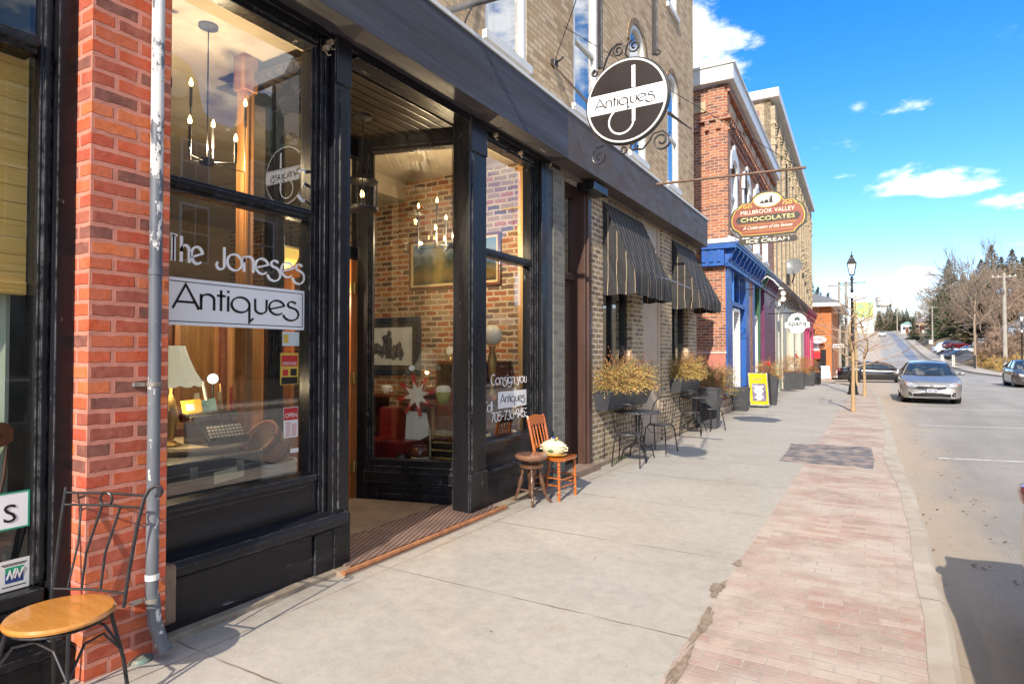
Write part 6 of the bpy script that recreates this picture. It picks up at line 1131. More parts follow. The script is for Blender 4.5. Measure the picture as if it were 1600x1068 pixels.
out_ = [(-.42, -.12), (-.42, .08), (-.33, .10)]+[(.33*math.cos(R(a)), .08+.34*math.sin(R(a))) for a in range(175, 4, -10)]+[(.33, .10), (.42, .08), (.42, -.12), (.30, -.13)]+[(.28*math.cos(R(a)), -.12+.22*math.sin(R(a))) for a in range(-5, -180, -12)]+[(-.30, -.13)]
MB().prism([F(x, y, 0) for x, y in out_], (0, .06, 0)).build('board', MIR, sp)
SG = pm('dark green print', (.01, .06, .04), rough=.5, bmp=0); b = MB()
for a, l in ((90, .19), (48, .16), (132, .16), (12, .13), (168, .13)): c, s = math.cos(R(a)), math.sin(R(a)); o_ = (0, .16); merge(b, outline(F, [(o_[0], o_[1]), (o_[0]+c*l*.5-s*.032, o_[1]+s*l*.5+c*.032), (o_[0]+c*l, o_[1]+s*l), (o_[0]+c*l*.5+s*.032, o_[1]+s*l*.5-c*.032)], .001+a*.00001, .003+a*.00001))
b.build('leaf_emblem', SG, sp); textmesh('sparq', F, 0, -.10, width=.62, height=.17, c=.001, align='C', bold=.02).build('lettering', SG, sp)
panel(F, -.42, .42, .075, .082, .001, .002).build('rule', GRN, sp); panel(F, -.2, .2, -.19, -.18, .001, .002).build('rule', DKC, sp)
b = T([(-3.6, 25.23, 3.15), (-2.15, 25.23, 3.15)], .018, 6); 
for c, r0, a0, a1 in (((-3.25, 3.45), .26, 200, -220), ((-2.8, 3.38), .2, 200, -200), ((-2.45, 3.28), .12, 200, -200)): b.tube([(x, 25.23, z) for x, z in spiral(c, r0, .03, a0, a1)], .014, 6)
b.tube([(-2.8, 25.23, 3.15), (-2.8, 25.23, 3.05)], .012, 6).tube([(-2.3, 25.23, 3.15), (-2.3, 25.23, 3.05)], .012, 6); b.build('scroll_bracket', IRON, sp, smooth=True)
# ================= planters, stone bed, a-frame, bench
rs_ = random.Random(21)
def planter(name, label, c, r0, r1, h, zg=0):
    t = thing(name, label, 'planter', (c[0], c[1], zg), 'tapered dark grey pavement planters'); taper(MB(), c, r0, r1, zg, zg+h).build('pot_body', BIN, t); return t
planter('tapered_planter', 'empty tapered dark planter beside the stone bed', (-3.33, 18.35), .165, .22, .66)
planter('tapered_planter', 'tall dark planter of dried flowers behind the yellow board', (-2.98, 21.0), .22, .30, .92)
planter('tapered_planter', 'square dark planter of rust foliage before the cream shopfront', (-3.25, 31.0), .36, .42, .80)
planter('tapered_planter', 'dark planter near the pink shopfront beside the bench', (-3.0, 34.5), .25, .32, .75)
def shrub(name, label, c, L_, Wd, H_, n, mix, ln=.2, grp='dried shrubs in the pavement planters', extra=None):
    t = thing(name, label, 'plant', c, grp)
    for k, (mi, fr_) in enumerate(mix): sprays(c, L_*.9, Wd*.9, H_, int(n*fr_*2.2), rs_, ln*1.2, .6, .020, (0, 0, 0)).build(['straw_branches', 'cedar_branches', 'rust_branches', 'green_branches'][mi], STRAW[mi], t)
    if extra:
        b = MB()
        for i in range(3): b.sphere((c[0]+rs_.uniform(-.08, .08), c[1]+rs_.uniform(-.08, .08), c[2]+H_*rs_.uniform(.9, 1.2)), .05, (1, 1, 1), 8, 6)
        b.build('bauble', MC['red print'], t, smooth=True); T([(c[0], c[1], c[2]), (c[0]+.05, c[1], c[2]+H_*1.5)], .01, 6).build('twig', MC['reddish twigs'], t)
    return t
shrub('dried_shrub', 'dried red and gold arrangement behind the yellow board', (-2.98, 21.0, .86), .28, .28, .45, 260, ((2, .4), (0, .6)), .2, extra=1)
shrub('dried_shrub', 'wide rust coloured arrangement before the cream shopfront', (-3.2, 31.0, .74), .5, .45, .7, 420, ((2, .75), (0, .25)), .24, extra=1)
shrub('dried_shrub', 'small rust coloured arrangement beside the bench', (-3.0, 34.5, .7), .35, .35, .6, 260, ((2, .7), (0, .3)), .24)
shrub('cedar_shrub', 'olive green cedar arrangement above the rough stone bed', (-3.62, 16.7, .58), .75, .28, .62, 520, ((1, .62), (0, .28), (2, .1)), .24, grp=None)
sw = thing('stone_bed', 'low raised bed of rough stacked blocks under the blue window', 'planter', (-3.6, 17.6, 0)); b = MB()
for k in range(3):
    y = 16.55+.1*(k % 2); 
    while y < 18.6: l = rs_.uniform(.3, .5); b.box(-3.95, -3.52-.02*k+rs_.uniform(-.02, .02), y, y+l-.015, .20*k+.005, .20*k+.195, .03); y += l
    x = -3.95
    while x < -3.6: b.box(x, min(x+.33, -3.53), 16.3+rs_.uniform(-.01, .01), 16.56, .2*k+.005, .2*k+.195, .03); x += .34
b.build('stone_blocks', pm('rough grey beige stone', (.40, .33, .25), (.28, .22, .165), scale=7, rough=.9, bmp=1, bd=.02, bs=14), sw, smooth=True); B(-3.9, -3.6, 16.6, 18.5, .3, .56).build('soil', pm('dark soil', (.05, .035, .025), (.08, .06, .04), scale=9), sw)
ab = thing('a_frame_sign', 'yellow a-frame board with purple menu panel on the pavement', 'sign', (-3.15, 19.9, 0)); YL = pm('bright yellow board', (.50, .42, .0), (.46, .39, .0), rough=.95, bmp=0); PU2 = pm('deep purple panel', (.05, .02, .09), rough=.5, bmp=0)
o0, u, v = Vector((-3.28, 19.6, .10)), Vector((.93, .12, 0)).normalized(), Vector((-.10, .26, .96)).normalized(); F = fr(o0, u, v); w_ = .50
panel(F, -.02, w_+.02, -.04, .97, -.03, 0).build('frame', INK, ab); panel(F, 0, w_, .0, .95, .001, .006).build('yellow_face', YL, ab); panel(F, .07, w_-.05, .1, .64, .007, .010).build('purple_panel', PU2, ab)
b = MB()
for k, wd in enumerate((.30, .2, .25, .28, .22, .14, .2, .26, .12)): merge(b, panel(F, .10+(.3-wd)/2, .10+(.3+wd)/2, .14+.05*(8-k), .158+.05*(8-k), .011, .0125))
b.build('menu_line', MIR, ab); b = MB()
for cxx in (.14, .19, .24, .29, .34): ribbon(b, [(cxx-.02, .72), (cxx-.02, .79), (cxx, .81), (cxx+.015, .78)], .010, F, .0065)
b.build('emblem_stroke', PU2, ab)
F2 = fr(o0+Vector((.02, .42, 0)), u, Vector((-.02, -.12, .99))); panel(F2, 0, w_, -.04, .94, -.03, 0).build('rear_leaf', INK, ab)
bc = thing('bench', 'small dark bench beside the pink shopfront planter', 'bench', (-2.85, 35.9, 0)); B(-3.2, -2.6, 35.2, 36.4, .42, .47, .01).build('seat', IRON, bc); B(-3.22, -3.16, 35.2, 36.4, .47, .85, .01).build('backrest', IRON, bc)
for x in (-3.15, -2.65):
    for y in (35.3, 36.3): T([(x, y, .42), (x+.05, y, 0)], .03, 8).build('leg', IRON, bc)
bb2 = thing('litter_bin', 'dark round litter bin beyond the pink shopfront bench', 'bin', (-2.9, 37.4, 0)); MB().lathe([(.22, 0), (.27, .02), (.29, .9), (.25, .95), (.1, .97)], (-2.9, 37.4, 0), n=20).build('bin_body', IRON, bb2, smooth=True)
# ================= street lamp
def street_lamp(label, loc, s=1.0, world=False):
    t = thing('street_lamp', label, 'street lamp', (0, 0, 0), 'black heritage street lamps')
    MB().lathe([(.20, 0), (.20, .05), (.17, .09), (.15, .32), (.12, .40), (.10, .55), (.085, .6), (.075, .8), (.062, 1.0)], n=20).build('base', IRON, t, smooth=True)
    MB().lathe([(.062, 1.0), (.058, 2.5), (.052, 4.1), (.062, 4.12), (.062, 4.18), (.05, 4.2), (.045, 4.55), (.07, 4.58), (.07, 4.62), (.04, 4.66), (.05, 4.72)], n=16).build('post', IRON, t, smooth=True)
    T([(-.42, 0, 4.45), (.42, 0, 4.45)], .016, 8).sphere((-.43, 0, 4.45), .026, (1, 1, 1), 8, 6).sphere((.43, 0, 4.45), .026, (1, 1, 1), 8, 6).build('crossarm', IRON, t)
    b = MB(); zb_, zt_, rb_, rt2 = 4.78, 5.22, .10, .185
    for k in range(4):
        a = R(45+90*k); a2 = R(135+90*k); p = lambda an, r, z: (r*math.cos(an)*1.2, r*math.sin(an)*1.2, z); b.tube([p(a, rb_, zb_), p(a, rt2, zt_)], .014, 6).tube([p(a, rb_, zb_), p(a2, rb_, zb_)], .014, 6).tube([p(a, rt2, zt_), p(a2, rt2, zt_)], .018, 6).tube([(0, 0, 4.70), p(a, rb_, zb_)], .010, 6)
    b.build('lantern_frame', IRON, t); b = MB(); q_ = lambda k, r, z: (r*math.cos(R(45+90*k))*1.2, r*math.sin(R(45+90*k))*1.2, z)
    for k in range(4): b.poly([q_(k, rb_, zb_), q_(k+1, rb_, zb_), q_(k+1, rt2, zt_), q_(k, rt2, zt_)])
    b.build('lantern_glass', MC.get('frosted') or frosted(), t)
    b = MB().lathe([(.235, 5.22), (.24, 5.24), (.12, 5.42), (.11, 5.46), (.075, 5.48), (.08, 5.52), (.03, 5.60), (.02, 5.64), (.03, 5.67), (.008, 5.76)], n=4); bmesh.ops.rotate(b.b, verts=b.b.verts, matrix=Matrix.Rotation(R(45), 3, 'Z')); b.build('lantern_roof', IRON, t)
    B(-.05, .05, -.075, -.055, 3.85, 4.05).build('number_plate', MIR, t); t.location = loc; return t
def frosted():
    m, t, b = base('frosted glass'); b.inputs['Base Color'].default_value = (.75, .76, .74, 1); b.inputs['Roughness'].default_value = .4; b.inputs['Alpha'].default_value = .6; MC['frosted'] = m; return m
l0 = street_lamp('tall black heritage lamp post behind the tan tree trunk', (-.83, 28.0, 0)); copy_tree(l0, (7.2, 45.5, .25), 0, 'black heritage lamp post across the road at the frame edge', scale=.68)
# ================= TREES
BARK = pm('grey brown bark', (.20, .145, .10), (.12, .085, .06), scale=6, rough=.95, bmp=.6, bs=12, stretch=(1, 1, .2)); TANB = pm('tan young bark', (.42, .29, .15), (.34, .23, .12), scale=9, rough=.8, bmp=.3); TWG = pm('brown twigs', (.30, .235, .165), (.21, .165, .115), scale=4, rough=.95, bmp=0); TWR = pm('reddish brown twigs', (.31, .21, .145), (.23, .155, .105), scale=4, rough=.95, bmp=0)
def grow(b, p, d, l, r, lev, rnd, spread, kids, up, minr, bt=None):
    n = 4; pts = [p]; rr = [r]
    for i in range(n): d = (d+Vector((rnd.uniform(-1, 1), rnd.uniform(-1, 1), rnd.uniform(-.4, 1)*up))*.13).normalized(); pts.append(pts[-1]+d*l/n); rr.append(max(minr, r*(1-.5*(i+1)/n)))
    (b if (lev > 0 or bt is None) else bt).tube(pts, rr, 5 if lev < 2 else 3, cap=False)
    if lev >= kids[0]: return
    for k in range(kids[1+min(lev, len(kids)-2)]):
        i = rnd.randint(1, n) if k else n; q = pts[i]; a = rnd.uniform(0, 2*math.pi); u = d.orthogonal().normalized(); v = d.cross(u); s = rnd.uniform(.5, 1)*spread; nd = (d+(u*math.cos(a)+v*math.sin(a))*s+Vector((0, 0, up*.2))).normalized(); grow(b, q, nd, l*rnd.uniform(.55, .85), rr[i]*.62, lev+1, rnd, spread, kids, up, minr, bt)
def bare_tree(name, label, h, seed, tm, cm, kids=(4, 6, 5, 4, 3), th=.35, r=.02, spread=.9, minr=.012, group=None, up=.8, wob=.012):
    t = thing(name, label, 'tree', (0, 0, 0), group); rnd = random.Random(seed); tr = MB(); cr = MB(); H_ = h*th
    pts = [Vector((rnd.uniform(-wob, wob)*h*(i/5), rnd.uniform(-wob, wob)*h*(i/5), H_*i/5)) for i in range(6)]; tr.tube(pts, [h*r*(1.25 if i == 0 else 1-.06*i) for i in range(6)], 8)
    top = pts[-1]; tr.tube([top]+[top+Vector((rnd.uniform(-.03, .03)*h, rnd.uniform(-.03, .03)*h, h*.1*(i+1))) for i in range(4)], [h*r*(.7-.13*i) for i in range(5)], 6)
    for i in range(kids[1]+3):
        z = h*(th*.75+(.75-th*.75)*i/(kids[1]+2)); a = i*2.4+rnd.uniform(-.4, .4); d = Vector((math.cos(a), math.sin(a), rnd.uniform(.35, 1.1)*up)).normalized(); grow(cr, Vector((0, 0, z)), d, h*rnd.uniform(.22, .32)*(1-.45*i/(kids[1]+2)), h*r*.42, 1, rnd, spread, (kids[0], *kids[1:]), up, minr)
    tr.build('trunk', tm, t, world=False, smooth=True); cr.build('crown', cm, t, world=False); return t
y1 = bare_tree('young_tree', 'young bare street tree with tan trunk before the lamp post', 4.1, 4, TANB, pm('tan twigs', (.36, .25, .17), (.28, .19, .13), bmp=0), (3, 6, 4, 3), .40, .0135, 1.0, .0035, 'young street trees in the brick strip', .45, .003); y1.location = (-.58, 19.6, 0)
y2 = copy_tree(y1, (-.42, 27.2, 0), R(130), 'young bare street tree just beyond the lamp post'); copy_tree(y1, (-.9, 35.8, 0), R(250), 'young bare street tree at the side street corner')
CON = [pm('dark conifer foliage', (.045, .065, .028), (.075, .085, .035), scale=1.2, rough=.95, bmp=0), pm('brownish conifer foliage', (.17, .13, .07), (.11, .10, .045), scale=1.2, rough=.95, bmp=0), pm('bright cedar foliage', (.07, .12, .03), (.05, .085, .025), scale=1.2, rough=.95, bmp=0)]
def conifer(label, h, w, seed, cm, n=2600, group=None, name='evergreen_tree', low=.08, pw=.85):
    t = thing(name, label, 'tree', (0, 0, 0), group); rnd = random.Random(seed); T([(0, 0, 0), (0, 0, h*.5), (0, 0, h)], [h*.02, h*.013, h*.002], 7).build('trunk', BARK, t, world=False); b = MB(); lay = int(h*2.2)
    for i in range(n):
        lz = rnd.random()**1.25; z = h*(low+(1-low)*lz); ring = math.sin(z*2*math.pi/(h/lay))*.12; R_ = w*((1-lz)**pw)*(1+ring)+.012*w; a = rnd.uniform(0, 2*math.pi); ra = R_*(rnd.random()**.4)*(1+.22*math.sin(a*3+z)+.15*math.sin(a*7+z*2)); d = Vector((math.cos(a), math.sin(a), rnd.uniform(-.55, .1))).normalized(); p = Vector((math.cos(a)*ra, math.sin(a)*ra, z-ra*.12)); s = Vector((-d.y, d.x, rnd.uniform(-.6, .6))).normalized(); l = h*rnd.uniform(.022, .05)*(1.1-.75*lz); 
        b.poly([p-d*l*.5, p+s*l*.42, p+d*l*.8, p-s*l*.42])
    b.build('crown', cm, t, world=False, fix=False); return t
# ================= CARS (front towards -y, length along +y)
def ipt(tab, v):
    if v <= tab[0][0]: return tab[0][1]
    for (a, p), (b, q) in zip(tab, tab[1:]):
        if v <= b: return p+(q-p)*(v-a)/(b-a)
    return tab[-1][1]
RUB = pm('tyre rubber', (.018, .018, .018), (.03, .03, .03), rough=.8, scale=9); CGL = pm('car window glass', (.02, .028, .032), (.03, .04, .045), rough=.05, bmp=0, coat=1); CHR = pm('chrome', (.75, .75, .76), (.6, .6, .6), metal=1, rough=.12, bmp=0); TRIMB = pm('black trim', (.012, .012, .013), rough=.35, bmp=0); LAMPW = pm('clear headlamp', (.62, .64, .66), (.3, .32, .34), scale=14, rough=.08, bmp=0, coat=1, metal=.4); LAMPO = pm('amber indicator', (.55, .14, .02), rough=.2, bmp=0); LAMPR = pm('red tail lamp', (.28, .01, .01), (.18, .008, .008), rough=.15, bmp=0, coat=1); RIM = pm('alloy wheel', (.42, .42, .43), (.3, .3, .31), metal=.8, rough=.3, bmp=0)
def car(name, label, paint, kind='sedan', cat='car', group=None, rim=RIM, wheels_dark=False):
    t = thing(name, label, cat, (0, 0, 0), group); Ln = 4.8; W1, W2 = .92, 3.72
    top = [(0, .60), (.03, .66), (.09, .715), (.25, .765), (.8, .89), (1.25, .97), (2.4, .99), (3.9, 1.03), (4.45, 1.02), (4.68, .97), (4.76, .80), (4.8, .62)]
    hw = [(0, .69), (.05, .78), (.2, .865), (.6, .90), (2.4, .915), (4.0, .905), (4.5, .86), (4.72, .78), (4.8, .70)]
    roof = [(1.12, .96), (1.5, 1.16), (1.95, 1.365), (2.3, 1.43), (2.9, 1.45), (3.35, 1.38), (3.75, 1.22), (4.2, 1.03)]
    if kind == 'hatch': Ln = 4.4; roof = [(1.05, .96), (1.5, 1.22), (1.85, 1.45), (2.3, 1.52), (3.6, 1.5), (4.0, 1.38), (4.3, 1.04)]; top = [(0, .60), (.03, .7), (.09, .78), (.25, .83), (.8, .93), (1.15, .99), (3.9, 1.03), (4.25, 1.02), (4.36, .9), (4.4, .62)]; hw = [(0, .69), (.05, .78), (.2, .86), (.6, .89), (2.4, .9), (3.8, .89), (4.2, .86), (4.36, .78), (4.4, .72)]; W2 = 3.45
    if kind == 'van': Ln = 5.2; roof = [(.75, 1.1), (1.2, 1.65), (1.5, 1.95), (2.2, 2.08), (4.9, 2.08), (5.12, 1.95), (5.2, 1.1)]; top = [(0, .7), (.05, .9), (.2, 1.0), (.8, 1.12), (4.9, 1.15), (5.15, 1.1), (5.2, .7)]; hw = [(0, .8), (.1, .9), (.5, .97), (4.8, .98), (5.1, .95), (5.2, .9)]; W2 = 4.1
    def plan(s, x): return .26*(x/.9)**2*max(0, 1-s/.9)**1.3-.14*(x/.9)**2*max(0, 1-(Ln-s)/.7)
    def zlow(s):
        z = .20+.10*max(0, 1-s/.4)*0+.12*max(0, 1-(Ln-s)/.5)
        for w in (W1, W2):
            if abs(s-w) < .37: z = max(z, .31+math.sqrt(.37**2-(s-w)**2)*.98)
        return z
    S = sorted({round(i*.06, 3) for i in range(int(Ln/.06)+1)} | {0.02, .04, Ln, W1-.37, W1+.37, W2-.37, W2+.37, W1-.36, W1+.36, W2-.36, W2+.36}); P = []
    for s in S:
        zt_, w, zl = ipt(top, s), ipt(hw, s), zlow(s); zl = min(zl, zt_-.14); row = []
        for m_, f_ in ((0, 0), (.85, 0), (.93, .0), (.985, .14), (1, .42), (.99, .66), (.985, .70), (.955, .9), (.88, .985), (.6, 1.02), (0, 1.035)): row.append((m_*w, zl+(zt_-zl)*f_))
        full = [(-x, z) for x, z in row[1:]][::-1]+row
        # order : top centre (left copy) ... bottom ... top centre
        P.append([(x, s+plan(s, x), z) for x, z in full])
    b = MB().grid(P); 
    for row in (P[0], P[-1]): b.poly(row)
    bmesh.ops.remove_doubles(b.b, verts=b.b.verts, dist=.0005); b.build('body', paint, t, world=False, smooth=True)
    # greenhouse
    s0, s1 = roof[0][0], roof[-1][0]; zb = 1.0 if kind != 'van' else 1.1; zm = max(z for _, z in roof); P = []; wb, wt_ = (.80, .60) if kind != 'van' else (.93, .80)
    for i in range(41):
        s = s0+(s1-s0)*i/40; z = ipt(roof, s); f_ = max(0, (z-.96)/(zm-.96)); w = wb+(wt_-wb)*f_; pl = .12*max(0, 1-(s-s0)/.9); row = [(wb+.02, .93), (wb, .965), (wb+(w-wb)*.55, .965+(z-.965)*.55), (w, z-.035), (w*.86, z), (w*.4, z+.022), (0, z+.03)]
        full = [(-x, q) for x, q in row]+[(x, q) for x, q in row[::-1][1:]]; P.append([(x, s+pl*(x/.8)**2, q) for x, q in full])
    if kind != 'van': MB().grid(P).build('windows', CGL, t, world=False, smooth=True)
    else:
        MB().grid(P).build('upper_body', paint, t, world=False, smooth=True); MB().grid([[(x*.93, s-.012+.12*max(0, 1-(s-s0)/.9)*(x/.8)**2, z+.012) for x in (-.86, -.4, 0, .4, .86)] for s, z in ((.85, 1.2), (1.2, 1.62), (1.42, 1.86))]).build('windscreen', CGL, t, world=False, smooth=True)
        for s_ in (-1, 1): MB().grid([[(s_*(.925-.0*q), s, z) for s in (1.25+q, 1.9, 2.5)] for z, q in ((1.2, 0), (1.7, .2))]).build('side_window', CGL, t, world=False)
        B(-.5, .5, 1.02, 1.06, 2.0, 2.0+.001).b.free() if False else None
    if kind != 'van':
        P2 = [row for i, row in enumerate(P) if 11 <= i <= (29 if kind == 'sedan' else 34)]; P2 = [[(x*1.004, s, z+.006) for x, s, z in row[3:-3]] for row in P2]; MB().grid(P2).build('roof', paint, t, world=False, smooth=True)
        for s_ in (-1, 1):
            T([(s_*.815, s0+.13, .97), (s_*.72, 1.55, 1.18), (s_*.60, 1.99, 1.375), (s_*.585, 2.4, 1.425 if kind == 'sedan' else 1.5)], .028, 6).build('pillar', paint, t, world=False, smooth=True)
            e = roof[-1][0]; T([(s_*.80, e-.1, 1.0), (s_*.70, e-.5, 1.2), (s_*.60, e-.9 if kind == 'sedan' else e-.45, 1.385 if kind == 'sedan' else 1.44)], [.09, .05, .03], 6).build('pillar', paint, t, world=False, smooth=True)
            T([(s_*.812, 2.62, .98), (s_*.615, 2.66, 1.40)], .022, 5).build('pillar', TRIMB, t, world=False)
            T([(s_*.838, 1.35, .985), (s_*.835, 3.9, 1.01)], .010, 5).build('window_trim', CHR if kind == 'sedan' else TRIMB, t, world=False)
    for s_ in (-1, 1):
        mb_ = MB().sphere((s_*.99, 1.42, 1.03), .11, (1, .55, .62), 12, 8); mb_.build('mirror', paint, t, world=False, smooth=True); T([(s_*.82, 1.42, .985), (s_*.93, 1.42, 1.0)], .02, 6).build('mirror_arm', TRIMB, t, world=False)
        for W_ in (W1, W2):
            xo = s_*(ipt(hw, W_)-.02); a_ = (s_, 0, 0)
            wl = MB().lathe([(.20, -.2), (.31, -.2), (.335, -.17), (.338, -.05), (.32, -.005), (.235, -.0), (.225, -.02)], (xo, W_, .335), a_, n=32).build('wheel', RUB, t, world=False, smooth=True)
            rb_ = MB().lathe([(.226, -.02), (.228, -.005), (.20, -.03), (.001, -.045)], (xo, W_, .335), a_, n=32)
            for k in range(10): a = R(36*k); rb_.tube([(xo-s_*.012, W_+.05*math.cos(a), .335+.05*math.sin(a)), (xo-s_*.008, W_+.215*math.cos(a), .335+.215*math.sin(a))], .017, 5)
            rb_.build('rim', rim, wl, world=False, smooth=True)
            MB().lathe([(.37, -.3), (.37, -.02), (.36, -.02), (.36, -.3)], (xo, W_, .335), a_, n=28).build('wheel_well', TRIMB, t, world=False)
    def ys_(x, z):
        s = 0 if z <= .6 else ipt([(zz, ss_) for ss_, zz in top[:6]], z); 
        # follow the narrowing nose: body half width at s limits x
        return s+plan(s, x)
    def patch(cols, m_, nm, off=.008):
        P = [[(x, ys_(x, z0+(z1-z0)*k/4)-off, z0+(z1-z0)*k/4) for k in range(5)] for x, z0, z1 in cols]; return MB().grid(P).build(nm, m_, t, world=False, smooth=True)
    if kind != 'van':
        for s_ in (-1, 1):
            patch([(s_*x, a, b_) for x, a, b_ in ((.40, .60, .645), (.5, .57, .69), (.6, .565, .73), (.70, .60, .745), (.75, .64, .74))], LAMPW, 'headlight', .02)
            B(s_*.735-.03, s_*.735+.025, ys_(.72, .66)-.01, ys_(.72, .66)+.08, .655, .72, .015).build('indicator', LAMPO, t, world=False, smooth=True)
            patch([(s_*x, a, b_) for x, a, b_ in ((.56, .28, .30), (.60, .27, .38), (.68, .27, .42))], TRIMB, 'fog_recess', .014); MB().sphere((s_*.63, ys_(.63, .33)-.0, .325), .034, (1, .4, 1), 10, 8).build('fog_light', LAMPW, t, world=False, smooth=True)
        patch([(x, .515+.08*abs(x), .625-abs(x)*.02) for x in (-.42, -.2, 0, .2, .42)], TRIMB, 'grille', .014); 
        for z in (.565, .615): T([(x, ys_(x, z)-.016, z) for x in (-.41+.05*(z < .56), -.2, 0, .2, .41-.05*(z < .56))], .009 if z > .6 else .003, 6).build('grille_bar', CHR, t, world=False)
        T([(.06*math.cos(R(i*20)), -.02, .615+.038*math.sin(R(i*20))) for i in range(18)], .007, 6, closed=True).tube([(.028*math.cos(R(i*20)), -.02, .615+.034*math.sin(R(i*20))) for i in range(18)], .005, 6, closed=True).build('badge', CHR, t, world=False)
        patch([(x, .255, .385-.03*(abs(x) > .4)) for x in (-.54, -.42, -.25, 0, .25, .42, .54)], TRIMB, 'lower_intake', .014)
        T([(x, ys_(x, .24)-.012, .245) for x in (-.6, -.3, 0, .3, .6)], .012, 6).build('lip', paint, t, world=False)
    yb = -.025 if kind != 'van' else -.02; pz = .40 if kind != 'van' else .45
    pl = B(-.155, .155, yb-.006, yb+.03, pz, pz+.125, .004).build('number_plate', pm('plate white', (.48, .49, .52), rough=.6, bmp=0), t, world=False)
    b = MB(); [b.box(-.12+.034*i, -.12+.034*i+.018, yb-.008, yb-.005, pz+.035, pz+.095) for i in range(8) if i != 4]; b.build('plate_marks', BLU, pl, world=False)
    for s_ in (-1, 1):
        yr = Ln-.12; B(s_*.70-.13, s_*.70+.10, yr-.14, yr+.045, .80, .92, .04).build('tail_light', LAMPR, t, world=False, smooth=True)
    B(-.155, .155, Ln-.02, Ln+.015, .62, .74, .004).build('number_plate', MIR, t, world=False)
    if kind == 'van':
        for s_ in (-1, 1): B(s_*.74-.12, s_*.74+.12, .06, .25, .72, .92, .05).build('headlight', LAMPW, t, world=False, smooth=True)
        B(-.45, .45, -.015, .04, .66, .84, .02).build('grille', TRIMB, t, world=False)
    return t
def paint(name, c, metal=.55, rough=.32): return pm(name, c, tuple(x*.94 for x in c), scale=1, metal=metal, rough=rough, bmp=0, coat=1)
SILV = paint('silver car paint', (.33, .32, .305), .5, .35); BLKP = paint('black car paint', (.012, .012, .014), .2, .2); GRYP = paint('warm grey car paint', (.22, .20, .18)); WHP = paint('white car paint', (.75, .75, .74), 0, .3); REDP = paint('dark red car paint', (.22, .015, .02), .3, .3); DGP = paint('dark grey car paint', (.075, .068, .06), .2, .4)
sv = car('parked_car', 'silver sedan parked at the kerb facing the camera', SILV); sv.location = (1.62, 25.6, -.12)
nc = copy_tree(sv, (1.575, .24, -.12), 0, 'warm grey car cut by the right frame edge beside the kerb', mats={SILV: GRYP})
bk_ = copy_tree(sv, (1.55, 48.6, -.34), R(-84), 'black sedan crossing the junction side-on', mats={SILV: BLKP, RIM: TRIMB, CHR: TRIMB}); bk_.rotation_euler = (0, 0, R(96)); bk_.location = (2.3, 49.2, road_z(.3, 49)-.02)
bk_.name = 'car'; sv.name = 'parked_car'
rg = copy_tree(sv, (7.05, 40.5, -.15), 0, 'dark grey car at the right frame edge on the far side of the road', mats={SILV: DGP}); rg2 = copy_tree(sv, (8.1, 48.5, -.1), R(180), 'black car parked behind the dark grey car', mats={SILV: BLKP})
vn = car('parked_van', 'white van parked in the sloping car park', WHP, 'van', 'van'); tz = lambda x, y: terrain_h(x, y)+.17
def lot(o, x, y, rz): o.location = (x, y, tz(x, y)); o.rotation_euler = (0, 0, R(rz))
lot(vn, 9.5, 149, -72)
hb = car('parked_car', 'small white hatchback in front of the white van', WHP, 'hatch'); lot(hb, 9.6, 143.0, -75)
for o, x, y, rz in ((copy_tree(sv, label='silver sedan parked nearest the railing in the car park', mats={SILV: DGP}), 9.6, 124, -66), (copy_tree(sv, label='white sedan parked beyond the railing', mats={SILV: WHP}), 11.6, 128, -60), (copy_tree(hb, label='dark red hatchback parked in the middle of the car park', mats={WHP: REDP}), 14.6, 141, 120), (copy_tree(sv, label='grey sedan parked behind the bare roadside tree', mats={SILV: GRYP}), 15.8, 139, -70), (copy_tree(hb, label='white hatchback parked at the right of the car park'), 20.5, 150, 100)): lot(o, x, y, rz)
fc = copy_tree(hb, (1.6, 232, road_z(1.6, 232)+.02), R(180), 'small white car driving up the far hill')
bc_ = copy_tree(hb, (-5.1, 66, terrain_h(-5, 66)+.35), R(80), 'blue car half hidden behind the orange corner shop', mats={WHP: paint('blue car paint', (.03, .16, .42), .2)})
# ================= ORANGE CORNER BUILDING
OB = thing('corner_shop', 'orange brick corner shop with hip roof beyond the side street', 'building', (-6, 58, -.4)); ORB = brick('bright orange brick', [(.58, .17, .04), (.52, .14, .035), (.62, .21, .06)], (.5, .25, .12), bw=.22, bh=.078, mo=.008)
gz = -.42; xr = -3.15
B(-13, xr, 56, 68, gz, 5.5).build('brick_wall', ORB, OB); MB().box(-13.5, -2.3, 55.2, 69, 5.45, 5.75, .02).build('soffit', WHT, OB)
b = MB().b and MB(); b.prism([(-13.5, 55.2, 5.76), (-2.3, 55.2, 5.76), (-5.4, 61, 7.3), (-13.5, 61, 7.3)], (0, .02, .0)); b.prism([(-2.3, 55.2, 5.76), (-2.3, 69, 5.76), (-5.4, 64, 7.3), (-5.4, 61, 7.3)], (-.02, 0, .0)); b.build('roof', pm('grey slate roof', (.14, .14, .145), (.2, .2, .2), scale=9, rough=.8, bmp=.5), OB)
B(-4.95, -4.05, 55.9, 56.0, 1.9, 2.85, .01).build('shop_board', MIR, OB); B(-4.95, -3.95, 55.4, 56.0, 1.25, 1.8, .02).build('awning', MC['bright red cloth'], OB); B(-4.9, -3.95, 55.93, 55.99, -.1, 1.25, .01).build('shop_window', CGL, OB); B(-3.95, -3.55, 55.92, 56.0, gz, 2.0, .01).build('black_pier', TRIMB, OB)
b = MB().box(-4.8, -4.6, 55.88, 55.9, 2.3, 2.36).box(-4.55, -4.2, 55.88, 55.9, 2.3, 2.36).box(-4.8, -4.2, 55.88, 55.9, 2.05, 2.09); b.build('sign_marks', INK, OB); B(-4.9, -3.6, 55.9, 55.96, 3.05, 3.15).build('stone_band', SAND, OB)
